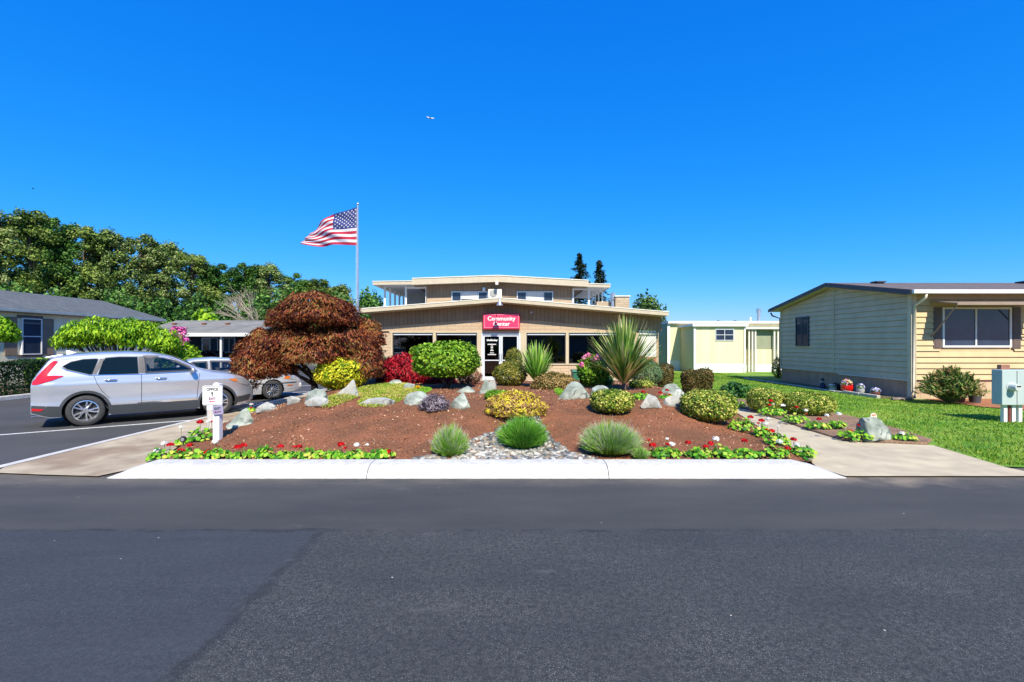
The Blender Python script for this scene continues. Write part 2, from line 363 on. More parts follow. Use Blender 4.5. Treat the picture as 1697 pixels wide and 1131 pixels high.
# left walkway: concrete strip between the white edge line and the bed, flaring to the road
lw = [(-7.36,7.0),(-7.4,9),(-7.4,23.5),(-6.85,23.5),(-6.8,20.5),(-6.75,15),(-6.6,12),(-6.3,10),(-5.85,8.5),(-5.3,7.05),(-5.5,6.75),(-5.6,6.52),(-6.4,6.6),(-7.2,6.7)]
sheet('left_pavement', [(x + .0, y) for x, y in lw], 0.02, M['concdirt'])
sheet('pavement_edge_line', [(-7.52,6.9),(-7.36,6.9),(-7.4,9),(-7.4,23.5),(-7.52,23.5),(-7.53,9)], .026, M['kerbwhite'])
M['line'] = mat('worn_line_paint', (.72,.72,.7), .7, var=.1, scale=10, col2=(.55,.55,.54), c2scale=14)
for k in range(5):
    a = G(0, 722); b = G(325, 697); d = (b - a).normalized(); nrm = Vector((-d.y, d.x, 0)); o = nrm * (k * 2.85)
    s = b + Vector((0, k * 2.85 / d.x * 1.0, 0)) if k else b
    s = Vector((-7.52, b.y + k * 2.85 / d.x, 0)); e = s - d * (5.6 if k == 0 else 4.6)
    sheet('stall_line', [tuple((s + nrm*.05)[:2]), tuple((e + nrm*.05)[:2]), tuple((e - nrm*.05)[:2]), tuple((s - nrm*.05)[:2])], .009, M['line'])
# far kerb of the lot with the planting strip behind it
mb = MB()
for k in range(6): mb.box(-16.3, -16.1, 9 + k*2.6, 11.58 + k*2.6, 0, .15)
tag(mb.build('kerb', M['kerbwhite'], bevel=.02), kind='structure')
M['soil'] = mat('planter_soil', (.13,.09,.06), .95, var=.3, scale=4, bump=.5, bscale=30)
sheet('planting_strip', [(-21,8),(-16.3,8),(-16.3,24.6),(-13.5,24.6),(-13.5,31),(-21,31)], .1, M['soil'])
# right path
PT = [(4.85,7.02),(4.35,6.55),(4.6,6.52),(7.25,6.52),(7.15,7.0),(7.42,8.5),(6.1,8.85),(6.12,10),(6.3,11.4),(6.4,13.6),(6.5,15.2),(6.2,18),(5.9,22),(5.9,23.9),(-5,23.9),(-5,22.3),(4.7,22.3),(5.0,20.5),(5.6,18),(6.05,15),(6.0,13.2),(5.7,11.9),(5.3,10.3),(4.95,8.67),(4.35,6.95)]
def sheet_tri(name, poly, z, m):
    r = geometry.delaunay_2d_cdt([Vector(p) for p in poly], [(i, (i+1) % len(poly)) for i in range(len(poly))], [], 1, 1e-5)
    mb = MB().add([(v.x, v.y, z) for v in r[0]], [tuple(f) for f in r[2]]); o = mb.build(name, m, fix=False)
    for p in o.data.polygons:
        if p.normal.z < 0: p.flip()
    return tag(o, kind='structure')
PT = PT[3:-1] + [(4.42,6.98),(4.5,6.52)]
sheet_tri('path', PT, .022, M['conc'])
# lawn
M['lawn'] = mat('lawn_turf', (.075,.21,.006), .95, var=.25, scale=1.5, col2=(.2,.3,.03), c2scale=.8, bump=.3, bscale=60)
LW = [(7.15,7.05),(9.0,6.78),(14,6.6),(40,6.6),(40,40),(6.0,40),(6.0,24.0),(6.2,24.0),(6.3,18),(6.6,15.2),(6.5,13.6),(6.4,11.4),(6.22,10.3),(6.2,8.9),(7.46,8.5)]
sheet_tri('lawn', LW, .016, M['lawn'])
M['mulch'] = mat('bark_mulch', (.24,.088,.036), .95, var=.5, scale=38, col2=(.16,.066,.026), c2scale=1.3, bump=.9, bscale=55)
M['earth'] = mat('bed_earth', (.27,.165,.095), .95, var=.4, scale=30, col2=(.2,.12,.075), c2scale=2.5, bump=.8, bscale=60)
M['redmulch'] = mat('red_mulch', (.33,.13,.06), .95, var=.25, scale=8, bump=.8, bscale=60)
# garden bed mound
rng = np.random.default_rng(5)
NU, NV = 150, 150; V = []
for j in range(NV + 1):
    y = KB + (20.5 - KB) * (j / NV) ** 1.3; a, b = float(xl(y)), float(xr(y))
    u = np.linspace(0, 1, NU + 1); x = a + (b - a) * u
    z = Hbed(x, np.full_like(x, min(y, 20.49))); z = z + rng.normal(0, .006, len(x)) + .02*np.sin(x*2.1+y*1.3)*np.sin(y*1.7-x)*ss(u*12)*ss((1-u)*12); z[0] = z[-1] = -.01
    V += [(xx, y, zz) for xx, zz in zip(x, z)]
Fc = [(j*(NU+1)+i, j*(NU+1)+i+1, (j+1)*(NU+1)+i+1, (j+1)*(NU+1)+i) for j in range(NV) for i in range(NU)]
tag(MB().add(V, Fc).build('garden_bed', M['mulch'], smooth=True), kind='structure')
mb = MB(); mb.prism(SB, 'z', -.01, .06); tag(mb.build('side_bed', M['earth'], bevel=.03), kind='structure')
sheet_tri('house_bed', [(13.3,13.6),(13.9,12.9),(16.5,12.6),(25,12.7),(25,15.62),(13.3,15.62)], .04, M['redmulch'])
# white kerb in front of the bed: rolled profile, three cast lengths, ends ramped down
def kerb_len(x0, x1, e0=0, e1=0):
    prof = [(6.47,-.01),(6.50,.035),(6.56,.10),(6.63,.135),(6.70,.15),(6.93,.15),(6.93,-.01)]
    mb = MB(); st = [(x0, 0 if e0 else 1)] + ([(x0+e0*.5, .62), (x0+e0, 1)] if e0 else []) + ([(x1-e1, 1), (x1-e1*.5, .62)] if e1 else []) + [(x1, 0 if e1 else 1)]
    n = len(prof); vs = []
    for x, s in st: vs += [(x, y + (0 if s == 1 else (6.47 - y) * (1-s) * .0), max(-.01, z * s) if s > 0 else min(z, .006)) for y, z in prof]
    fs = [(i*n+k, i*n+k+1, (i+1)*n+k+1, (i+1)*n+k) for i in range(len(st)-1) for k in range(n-1)] + [tuple(range(n)), tuple(range(len(st)*n-n, len(st)*n))]
    return mb.add(vs, fs)
kb = MB()
for a, b, e0, e1 in ((-5.45,-1.96,.38,0),(-1.952,1.30,0,0),(1.308,4.5,0,.5)):
    k = kerb_len(a+.0015, b-.0015, e0, e1); kb.add(k.v, k.f)
tag(kb.build('front_kerb', M['kerbwhite'], smooth='auto'), kind='structure')

# ------------------------------------------------------------------ foliage tools
def unit(v): return v / np.maximum(np.linalg.norm(v, axis=-1, keepdims=True), 1e-9)
def kites(P, N, L, W, rng, tdir=None, fold=.15, jit=.5):
    """kite-shaped leaves at P facing N (jittered); tdir = preferred long axis"""
    n = len(P); N = unit(N + rng.normal(0, jit, (n, 3)))
    T = rng.normal(0, 1, (n, 3)) if tdir is None else tdir + rng.normal(0, .35, (n, 3))
    T = unit(T - N * (T * N).sum(1, keepdims=True)); B = np.cross(N, T)
    s = rng.uniform(.55, 1.45, (n, 1)); L = L * s; W = W * s
    q = np.stack([P - T*L*.5, P + B*W*.5 - T*L*.05 + N*W*fold, P + T*L*.5, P - B*W*.5 - T*L*.05 + N*W*fold], 1)
    return q.reshape(-1, 3)
PROF = {
 'dome': lambda v: np.sqrt(np.clip(1 - v**2.2, 0, 1)) * (.9 + .1 * np.clip(v*6, 0, 1)),
 'ball': lambda v: np.sqrt(np.clip(1 - np.abs(2*v-1)**2.2, 0, 1)),
 'clip': lambda v: np.clip(1 - np.abs(2*v-1)**3.6, 0, 1)**.5,
 'taper': lambda v: np.clip(1 - np.clip(2*v-1, 0, 1)**5, 0, 1)**.5 * (.62 + .38*v) * np.clip(v*8, .3, 1),
 'fan': lambda v: np.clip(1 - np.clip(2*v-1, 0, 1)**2.4, 0, 1)**.5 * (.45 + .55*np.clip(v*1.6, 0, 1)),
}
def crown(n, rx, ry, h, prof, rng, lump=.08, lf=3, depth=.12):
    """points and normals over a lumpy surface of revolution, base at z=0"""
    f = PROF[prof]; vv = np.linspace(0, 1, 200); r = f(vv); dr = np.gradient(r, vv); wgt = np.maximum(r, .03) * np.sqrt(h*h + (dr*max(rx, ry))**2)
    cdf = np.cumsum(wgt); cdf /= cdf[-1]
    v = np.interp(rng.random(n), cdf, vv); a = rng.uniform(0, 2*np.pi, n)
    ph = rng.uniform(0, 6.28, 12); lu = 0
    for k in range(4): lu = lu + np.sin(a*(1+k*lf*.5//1+k) + ph[k] + v*ph[k+4]*2) * np.sin(v*(4+3*k) + ph[k+8] + a*k) / (1+.5*k)
    hf = np.sin(a*11 + ph[1]*3 + 3*np.sin(v*7+ph[2])) * np.sin(v*17 + ph[3]*3 + 2*np.sin(a*4+ph[4]))
    d = 1 - np.abs(rng.normal(0, depth, n)) + lump * lu * .6 + (.02 + lump * .35) * hf
    rr = np.interp(v, vv, r) * d; drr = np.interp(v, vv, dr)
    P = np.stack([np.cos(a)*rr*rx, np.sin(a)*rr*ry, v*h*(.5+.5*d)], 1)
    N = unit(np.stack([np.cos(a)*h, np.sin(a)*h, -drr*max(rx, ry)], 1))
    return P, N
def stems(mb, r, h, k, rng, rad=.015, base=(0,0,0), spread=.8):
    for i in range(k):
        a = rng.uniform(0, 6.28); q = r * rng.uniform(.2, spread)
        p0 = Vector(base); p2 = p0 + Vector((math.cos(a)*q, math.sin(a)*q, h*rng.uniform(.55, .85))); p1 = (p0*.5+p2*.5) + Vector((-math.cos(a)*q*.15, -math.sin(a)*q*.15, h*.08))
        mb.tube([p0, p1, p2], [rad, rad*.8, rad*.35], 5)
def shrub(name, label, cat, bbox, fol, prof='dome', leaf=(.04,.022), n=6000, lump=.08, deep=.12, jit=.5, at=None, ratio=1.0, group=None, lift=0.0, tdir=None, layers=None, seed=None, zb=None, extra=None, trunk=None):
    """shrub whose front foot stands at the ground point under the bottom of bbox (x0,x1,y0,y1 in the photograph)"""
    x0, x1, y0, y1 = bbox; rs = np.random.default_rng(seed if seed is not None else int(x0*7+y0)); cx = (x0+x1)/2
    if at is None:
        p = march(cx, y1); r = (x1-x0)/2/F*p.y; yc = p.y + r*ratio*.8
    else: yc = at
    X = (cx-CX)/F*yc; r = (x1-x0)/2/F*yc; zg = Hg(X, yc) if zb is None else zb; h = CAMH + (CY-y0)/F*yc - zg
    t = thing(name, label, cat, (X, yc, zg), group=group)
    P, N = crown(n, r, r*ratio, h - lift, prof, rs, lump, 3, deep); P[:, 2] += lift
    td = None if tdir is None else np.array(tdir, float)
    nb_ = int(n*.22); q_ = rs.integers(0, n, nb_)                 # sprigs standing proud of the surface
    P = np.concatenate([P, P[q_] + N[q_]*rs.uniform(.01, .035, (nb_,1))*(1 if leaf[0] < .06 else 2)]); N = np.concatenate([N, N[q_]]); n = len(P)
    V = kites(P, N, leaf[0]*1.25, leaf[1]*1.3, rs, td if td is None else np.repeat(td[None], n, 0), jit=jit)
    V[:, 2] = np.maximum(V[:, 2], .0)
    npmesh('foliage', V, 4, fol, t)
    mb = MB(); stems(mb, r, h, 9, rs, .012 + .01*r); mb.build('stems', M['barkdark'], t, smooth=True)
    return t, (X, yc, zg, r, h)

L_ = {}
L_['yellow'] = leafmat('gold_privet_leaf', [(.10,.22,.012),(.30,.40,.015),(.60,.58,.02),(.76,.68,.05)], .3, cl=3)
L_['green'] = leafmat('bright_green_leaf', [(.06,.17,.01),(.16,.34,.02),(.34,.52,.05)], .3, cl=3)
L_['varieg'] = leafmat('variegated_leaf', [(.04,.12,.012),(.13,.24,.02),(.36,.42,.05),(.66,.62,.16)], .25, cl=3)
L_['olive'] = leafmat('olive_leaf', [(.05,.09,.012),(.16,.19,.025),(.36,.3,.06)], .25, cl=3)
L_['bronze'] = leafmat('bronze_leaf', [(.07,.09,.02),(.2,.16,.04),(.38,.23,.08),(.45,.32,.13)], .25, cl=3)
L_['reddish'] = leafmat('reddish_clipped_leaf', [(.04,.05,.012),(.1,.09,.025),(.2,.13,.04)], .2, cl=4)
L_['juniper'] = leafmat('blue_juniper_leaf', [(.05,.14,.07),(.13,.28,.15),(.24,.4,.24)], .1, cl=4)
L_['redleaf'] = leafmat('crimson_leaf', [(.10,.003,.008),(.32,.007,.016),(.56,.025,.045)], .35, cl=4)
L_['maple'] = leafmat('bronze_maple_leaf', [(.035,.010,.008),(.11,.022,.014),(.24,.055,.022),(.38,.11,.035),(.26,.17,.05)], .3, cl=1.4)
L_['lav'] = leafmat('lavender_leaf', [(.13,.32,.03),(.24,.48,.06),(.38,.58,.14)], .2, cl=5)
L_['lavtip'] = leafmat('lavender_tip', [(.3,.42,.16),(.42,.42,.3),(.5,.42,.45)], .2, cl=5)
L_['purple'] = leafmat('grey_purple_leaf', [(.09,.065,.08),(.2,.17,.2),(.38,.33,.38)], .15, cl=5)
L_['gold2'] = leafmat('gold_conifer_leaf', [(.28,.14,.06),(.55,.36,.15),(.66,.5,.05),(.74,.66,.04)], .25, cl=7)
L_['darkhedge'] = leafmat('dark_hedge_leaf', [(.008,.022,.008),(.018,.045,.012),(.03,.07,.018)], .1, cl=2)
L_['sedum'] = leafmat('sedum_leaf', [(.16,.27,.02),(.3,.42,.03),(.45,.46,.07),(.5,.32,.13)], .2, cl=2.5)
L_['moss'] = leafmat('bright_cover_leaf', [(.09,.25,.015),(.18,.4,.02),(.28,.5,.04)], .2, cl=3)
L_['yucca'] = leafmat('yucca_blade', [(.05,.16,.03),(.16,.32,.05),(.38,.48,.12),(.62,.58,.28)], .2, cl=2)
L_['yucca2'] = leafmat('fresh_yucca_blade', [(.1,.28,.03),(.28,.52,.06),(.6,.66,.28)], .2, cl=2)
L_['ger'] = leafmat('geranium_leaf', [(.03,.14,.008),(.11,.34,.015),(.26,.5,.03),(.5,.52,.08)], .3, cl=6)
L_['lime'] = leafmat('lime_tree_leaf', [(.05,.17,.006),(.18,.38,.012),(.40,.6,.03)], .35, cl=1.6)
L_['tl1'] = leafmat('poplar_leaf', [(.035,.08,.018),(.10,.18,.035),(.2,.29,.06),(.37,.41,.17)], .25, cl=.25)
L_['tl2'] = leafmat('deep_green_leaf', [(.015,.06,.012),(.06,.16,.025),(.15,.29,.05)], .2, cl=.3)
L_['tl3'] = leafmat('olive_poplar_leaf', [(.045,.10,.018),(.14,.22,.035),(.27,.34,.07)], .25, cl=.3)
L_['conif'] = leafmat('conifer_needle', [(.01,.025,.015),(.025,.045,.025),(.05,.07,.04)], .1, cl=.5)
L_['darkbush'] = leafmat('oleander_leaf', [(.03,.08,.015),(.09,.16,.03),(.18,.26,.05),(.32,.2,.08)], .2, cl=2)
M['red'] = leafmat('red_petal', [(.42,.003,.008),(.6,.008,.015)], .15, cl=5)
M['whitep'] = leafmat('white_petal', [(.75,.75,.72),(.85,.85,.83)], .15, cl=5)
M['pink'] = leafmat('pink_petal', [(.7,.12,.3),(.85,.3,.5)], .2, cl=5)
M['mag'] = leafmat('magenta_petal', [(.5,.05,.28),(.8,.2,.5)], .2, cl=5)
M['orange'] = leafmat('orange_petal', [(.75,.3,.01),(.85,.5,.02)], .2, cl=5)
M['stemg'] = mat('green_stem', (.14,.22,.06), .7)

# ------------------------------------------------------------------ stuff on the ground
# mulch chips
rs = np.random.default_rng(11)
P = []
while len(P) < 22000:
    y = rs.uniform(6.95, 15, 4000) ** 1.0; x = rs.uniform(-6.7, 6.1, 4000); k = (x > xl(y)+.12) & (x < xr(y)-.1)
    k &= ~((np.abs(x - (.12+.1*(y-7))) < 1.0) & (y < 8.6)); P += list(zip(x[k], y[k]))
P = np.array(P[:22000]); Z = Hbed(P[:, 0], P[:, 1]) + .012; P = np.column_stack([P, Z])
M['chips'] = leafmat('wood_chips', [(.14,.045,.018),(.26,.10,.042),(.33,.145,.065),(.36,.17,.09),(.62,.42,.27)], 0, .9, cl=2)
o = npmesh('mulch_chips', kites(P, np.repeat([[0,0,1.]], len(P), 0), rs.choice([.022,.034,.06], (len(P),1), p=[.5,.4,.1]), rs.choice([.010,.016,.024], (len(P),1), p=[.4,.45,.15]), rs, jit=.6), 4, M['chips']); tag(o, 'loose reddish brown bark mulch covering the mound of the flower bed', 'mulch', kind='stuff')
# river stones
def stones(name, pts, label, cat, kind, cols, smin, smax, seed):
    rs = np.random.default_rng(seed); b = bmesh.new(); bmesh.ops.create_icosphere(b, subdivisions=2, radius=1); iv = np.array([v.co[:] for v in b.verts]); ifc = np.array([[v.index for v in f.verts] for f in b.faces]); b.free()
    V = []
    for (x, y, z) in pts:
        s = rs.uniform(smin, smax); sc = np.array([s*rs.uniform(.9,1.5), s*rs.uniform(.7,1.1), s*rs.uniform(.45,.75)]); a = rs.uniform(0, 6.28)
        q = iv * (1 + rs.normal(0, .05, (len(iv), 1))) * sc; ca, sa = math.cos(a), math.sin(a)
        q = np.stack([q[:,0]*ca - q[:,1]*sa, q[:,0]*sa + q[:,1]*ca, q[:,2] + q[:,0]*rs.uniform(-.3,.3)], 1) + np.array([x, y, z + sc[2]*.4]); V.append(q)
    nv = len(iv); allV = np.concatenate(V); fs = np.concatenate([ifc + i*nv for i in range(len(V))])
    me = bpy.data.meshes.new(name); me.vertices.add(len(allV)); me.vertices.foreach_set('co', allV.astype(np.float32).ravel())
    me.loops.add(fs.size); me.loops.foreach_set('vertex_index', fs.ravel().astype(np.int32)); me.polygons.add(len(fs)); me.polygons.foreach_set('loop_start', np.arange(0, fs.size, 3, dtype=np.int32))
    me.polygons.foreach_set('use_smooth', np.ones(len(fs), bool)); me.update(calc_edges=True); o = link(name, me, cols); return tag(o, label, cat, kind=kind)
M['pebble'] = leafmat('river_pebble', [(.08,.09,.09),(.18,.19,.185),(.26,.19,.12),(.30,.30,.275),(.5,.48,.43)], 0, .6, cl=.5)
creek = [(-1.45,6.97),(1.25,6.97),(.95,7.5),(.72,8.1),(.55,8.9),(.45,9.8),(.15,9.8),(-.1,8.9),(-.5,8.3),(-.9,7.7)]
pts = []
while len(pts) < 2300:
    x, y = rs.uniform(-1.5, 1.3), rs.uniform(6.97, 9.8)
    if inpoly(x, y, creek): pts.append((x, y, float(Hbed(x, y))))
stones('river_gravel', pts, 'dry creek of rounded grey and tan river stones running down the front of the bed', 'gravel', 'stuff', M['pebble'], .018, .05, 3)
# lawn grass
n = 150000; x = rs.uniform(6.2, 26, n); y = 7.0 + (30 - 7.0) * rs.random(n)**1.7
lp = [(7.2,7.15),(9.0,6.86),(14,6.66),(26.5,6.66),(26.5,30.5),(6.3,30.5),(6.3,24),(6.4,18),(7.3,15.7),(7.75,14.0),(8.35,11.9),(8.05,9.9),(7.8,8.9),(7.5,8.5)]
def inpoly_np(x, y, poly):
    c = np.zeros(len(x), bool); k = len(poly)
    for i in range(k):
        x0, y0 = poly[i]; x1, y1 = poly[(i+1) % k]
        if y0 == y1: continue
        c ^= ((y0 > y) != (y1 > y)) & (x < (x1-x0)*(y-y0)/(y1-y0)+x0)
    return c
k = inpoly_np(x, y, lp) & ~((x > 12.8) & (y > 15.2)) & ~((x > 13.3) & (y > 12.6)); x, y = x[k], y[k]; n = len(x)
M['grass'] = leafmat('grass_blade', [(.045,.15,.005),(.10,.245,.008),(.17,.31,.012),(.30,.36,.05)], .25, .6, cl=.45)
h = rs.uniform(.025, .055, n); wd = rs.uniform(.004, .008, n) * (1 + y*.06); a = rs.uniform(0, 3.14, n); lean = rs.normal(0, .022, (n, 2))
B = np.stack([x, y, np.full(n, .015)], 1); D = np.stack([np.cos(a)*wd, np.sin(a)*wd, np.zeros(n)], 1); T = B + np.stack([lean[:,0], lean[:,1], h], 1)
o = npmesh('lawn_grass', np.stack([B-D, B+D, T], 1).reshape(-1, 3), 3, M['grass']); tag(o, 'mown green lawn grass between the garden path and the houses', 'grass', kind='stuff')
# ground cover between the rocks
def cover(name, label, boxes, fol, n, leaf, hgt, seed):
    rs = np.random.default_rng(seed); P = []
    for (x0, x1, y0, y1) in boxes:
        a = march((x0+x1)/2, y1); b = march((x0+x1)/2, y0); wx = (x1-x0)/2/F*a.y
        m = n//len(boxes); ang = rs.uniform(0, 6.28, m); rr = np.sqrt(rs.random(m)); cy = (a.y+b.y)/2; ry = max(.25, (b.y-a.y)/2)
        X = (a.x+b.x)/2 + np.cos(ang)*rr*wx*1.05; Y = cy + np.sin(ang)*rr*ry
        P.append(np.stack([X, Y, Hbed(X, Y) + .02 + hgt*(1-rr**3)*rs.uniform(.3, 1, m)], 1))
    P = np.concatenate(P); N = np.repeat([[0,-.3,1.]], len(P), 0)
    o = npmesh(name, kites(P, N, leaf, leaf*.5, rs, jit=.7), 4, fol); return tag(o, label, 'ground cover', kind='stuff')
cover('ground_cover', 'low yellow green sedum spreading between the pale rocks', [(545,600,650,677),(585,650,636,660),(595,665,658,677),(650,700,640,673),(625,670,636,662),(610,690,640,670)], L_['sedum'], 30000, .03, .09, 21)
cover('moss_cover', 'bright green creeping cover in front of the crimson bush', [(604,625,632,642),(618,668,636,650),(694,712,645,656),(920,938,646,660)], L_['moss'], 7000, .028, .08, 22)
tag(SC.objects[-1] if False else bpy.data.objects['moss_cover'], kind='stuff')

# ------------------------------------------------------------------ boulders
def rockmat(name, c1, c2, c3):
    m = mat(name, c1, .85, var=.22, scale=6, col2=c2, c2scale=2.6, bump=1.0, bscale=11); n = m.node_tree.nodes; l = m.node_tree.links; p = n['Principled BSDF']
    src = p.inputs['Base Color'].links[0].from_socket; tc = n.new('ShaderNodeTexCoord'); z = n.new('ShaderNodeTexNoise'); z.inputs['Scale'].default_value = 5; z.inputs['Detail'].default_value = 8; z.inputs['Distortion'].default_value = 1.2
    l.new(tc.outputs['Object'], z.inputs['Vector']); r = n.new('ShaderNodeMapRange'); r.inputs['From Min'].default_value = .56; r.inputs['From Max'].default_value = .66; l.new(z.outputs[0], r.inputs[0])
    mx = n.new('ShaderNodeMix'); mx.data_type = 'RGBA'; l.new(r.outputs[0], mx.inputs['Factor']); l.new(src, mx.inputs['A']); mx.inputs['B'].default_value = c4(c3); l.new(mx.outputs['Result'], p.inputs['Base Color']); return m
RK = [rockmat('grey_green_rock', (.20,.24,.20), (.36,.39,.34), (.085,.105,.095)), rockmat('pale_rock', (.44,.43,.38), (.26,.27,.25), (.12,.115,.11)), rockmat('brown_flat_rock', (.3,.27,.2), (.38,.36,.29), (.2,.18,.15))]
def rock(label, bbox, mi=0, depth=.8, seed=0, lean=0, peak=None, slope=0, tap=.42):
    x0, x1, y0, y1 = bbox; rs = random.Random(seed + int(x0)); p = march((x0+x1)/2, y1); r = (x1-x0)/2/F*p.y; yc = p.y + r*depth*.6; X = ((x0+x1)/2-CX)/F*yc
    zg = Hg(X, yc) - .0; top = CAMH + (CY-y0)/F*yc; h = max(top - zg, .08); zc = zg - .12*h
    b = bmesh.new(); bmesh.ops.create_icosphere(b, subdivisions=4, radius=1)
    pl = [(Vector((rs.gauss(0,1), rs.gauss(0,1), rs.gauss(0,.8))).normalized(), rs.uniform(.5,.8)) for _ in range(16)]
    from mathutils import noise
    for v in b.verts:
        for nn, d in pl:
            e = v.co.dot(nn) - d
            if e > 0: v.co -= nn * e * .93
        v.co += v.co.normalized() * (noise.fractal(v.co*2.3 + Vector((seed+x0, 0, 0)), 1, 2, 4) * .045)
    mx = max(abs(v.co.x) for v in b.verts); mz = max(v.co.z for v in b.verts)
    for v in b.verts:
        c = v.co; c.x *= r/mx; c.y *= r*depth; t = max(0, c.z/mz)
        c.z = c.z/mz * h*1.08 if c.z > 0 else c.z * h*.3
        if peak is not None: c.x = c.x*(1-tap*t) + (peak-.5)*2*r*t*.5; c.y *= 1-tap*t*.8
        c.x += lean * t * r
        if slope and c.z > 0: c.z *= (1-slope) + slope*min(1, max(0, (c.x+r)/(2*r)))*1.05
    me = bpy.data.meshes.new('boulder'); b.to_mesh(me); b.free(); me.polygons.foreach_set('use_smooth', [True]*len(me.polygons))
    o = link('boulder', me, RK[mi]); o.location = (X, yc, zc + .1*h); o.rotation_euler = (0, 0, 0)
    md = o.modifiers.new('split', 'EDGE_SPLIT'); md.split_angle = R(32)
    tag(o, label, 'boulder', 'boulders of the rock garden'); return o
rock('long tilted slab of streaked grey rock just right of the office sign post', (368,424,669,709), 0, .6, 1, 0, None, .85)
rock('pale grey rock slab behind the streaked one, in front of the silver sedan', (424,464,660,682), 1, .7, 2, 0, None, .6)
rock('small flat pale stone beside the parking walkway near the maple', (474,500,657,670), 1, .8, 3)
rock('grey green rock at the foot of the bronze maple trunk', (503,545,645,668), 0, .7, 4)
rock('low pale rock lying in front of the grey green rock under the maple', (507,550,651,674), 1, .7, 14, 0, None, .5)
rock('peaked light grey boulder in front of the gold shrub', (553,606,631,660), 1, .8, 5, peak=.6, tap=.5)
rock('long low pale rock lying among the sedum', (592,656,652,674), 1, .5, 6, 0, None, .7)
rock('flat brown stone slab resting left of the crimson bush', (605,641,622,634), 2, .8, 7)
rock('flat grey stone edging in front of the crimson bush', (641,672,630,640), 0, .8, 8)
rock('second flat grey stone below the crimson bush, beside orange flowers', (664,690,636,649), 0, .8, 9)
rock('rounded pale green boulder left of the grey purple shrub', (666,712,650,672), 0, .7, 10)
rock('rounded pale green boulder under the clipped green tree, right of the grey purple shrub', (742,781,653,679), 0, .8, 11)
rock('low stone trough shape beneath the clipped green tree', (755,792,641,651), 0, .5, 12)
rock('sharp pointed grey rock left of the round topiary', (791,820,629,654), 0, .7, 13, peak=.45)
rock('low pale stone right of the pointed grey rock', (808,826,631,646), 1, .7, 25)
rock('large peaked grey boulder between the bronze mound shrub and the tall yucca', (916,978,634,663), 0, .7, 15, peak=.7)
rock('long grey rock behind the round variegated bush', (968,1024,640,661), 0, .6, 16, peak=.4)
rock('white triangular rock right of the round variegated bush', (1058,1102,655,678), 1, .8, 17, peak=.6)
rock('blocky pale green rock with geraniums before it, left of the twin clipped shrub', (1094,1137,637,656), 0, .6, 18)
rock('low grey rock left of the big variegated bush by the path', (1097,1140,656,676), 1, .6, 19)
rock('streaked grey boulder on the side bed by the path mouth', (1412,1478,692,731), 0, .6, 20)

# ------------------------------------------------------------------ shrubs in the bed
shrub('gold_shrub', 'rounded gold and lime shrub right of the bronze maple trunk', 'shrub', (524,608,592,652), L_['yellow'], 'ball', (.07,.028), 6500, .08, at=13.2)
shrub('juniper_bush', 'blue green feathery juniper between the maple and the crimson bush', 'bush', (592,662,590,634), L_['juniper'], 'dome', (.07,.02), 6000, .16, at=16.0, ratio=.8)
shrub('crimson_bush', 'crimson leaved low maple bush under the left windows', 'bush', (624,722,587,645), L_['redleaf'], 'dome', (.075,.035), 6500, .14, at=15.2, ratio=.7, tdir=(0,-.5,-.8))
shrub('crimson_bush', 'smaller crimson bush behind the clipped green tree, partly hidden', 'bush', (700,756,614,648), L_['redleaf'], 'dome', (.07,.03), 2600, .14, at=14.8, ratio=.7, seed=8)
shrub('nandina_bush', 'red and pale leaved nandina bush left of the door, behind the low stone trough', 'bush', (752,800,615,645), leafmat('nandina_leaf', [(.25,.03,.03),(.4,.1,.08),(.5,.35,.28),(.15,.2,.05)], .3, cl=6), 'fan', (.06,.02), 1500, .15, at=14.6, ratio=.8)
# clipped green tree on a short trunk
t, (X, Y, Zg, r, h) = shrub('clipped_tree', 'flat topped clipped green tree on a short leaning trunk before the left windows', 'tree', (686,795,568,626), L_['green'], 'clip', (.06,.04), 9500, .09, .1, at=13.2, ratio=.75, lift=0, zb=.92)
t.name = 'clipped_tree'
mb = MB(); mb.tube([(.05,0,-.5),(.0,.02,-.3),(-.12,0,-.05),(-.25,0,.2)], [.085,.07,.06,.03], 8); mb.tube([(.0,.02,-.3),(.22,0,.0),(.4,.05,.22)], [.055,.045,.02], 7); mb.tube([(-.06,0,-.12),(-.4,.05,.06),(-.6,0,.25)], [.045,.03,.02], 6); mb.build('trunk', M['barkdark'], t, smooth=True)
shrub('topiary_ball', 'large clipped round topiary with gold tipped leaves right of the door', 'topiary', (818,873,600,648), L_['olive'], 'ball', (.04,.02), 6500, .05, .08, at=14.0)
shrub('topiary_ball', 'small clipped topiary ball standing before the door, above the large one', 'topiary', (838,866,577,606), L_['olive'], 'ball', (.04,.02), 2800, .05, .08, at=15.6, zb=.95)
o = bpy.data.objects['topiary_ball.001']; mb = MB(); mb.tube([(0,0,-.5),(0,0,.1)], [.04,.035], 7); mb.build('trunk', M['barkdark'], o)
shrub('mound_shrub', 'bronze green spreading mound shrub right of the small yucca', 'shrub', (880,958,618,661), L_['bronze'], 'dome', (.04,.02), 6500, .1, at=13.2, ratio=.7)
shrub('gold_conifer', 'straw and yellow dwarf conifer above the centre of the stone creek', 'shrub', (806,905,649,702), L_['gold2'], 'dome', (.045,.014), 8000, .16, .16)
shrub('green_shrub', 'small dark green shrub tucked behind the left of the yellow conifer', 'shrub', (802,846,648,682), L_['green'], 'ball', (.035,.02), 2200, .08, at=10.6)
shrub('purple_heather', 'low grey purple heather shrub between two pale green boulders', 'shrub', (697,743,656,684), L_['purple'], 'dome', (.07,.011), 2600, .3, .35, ratio=.8)
shrub('variegated_bush', 'round clipped yellow green bush on the mulch in the middle of the bed', 'bush', (979,1049,647,691), L_['varieg'], 'clip', (.032,.02), 7000, .04, .07)
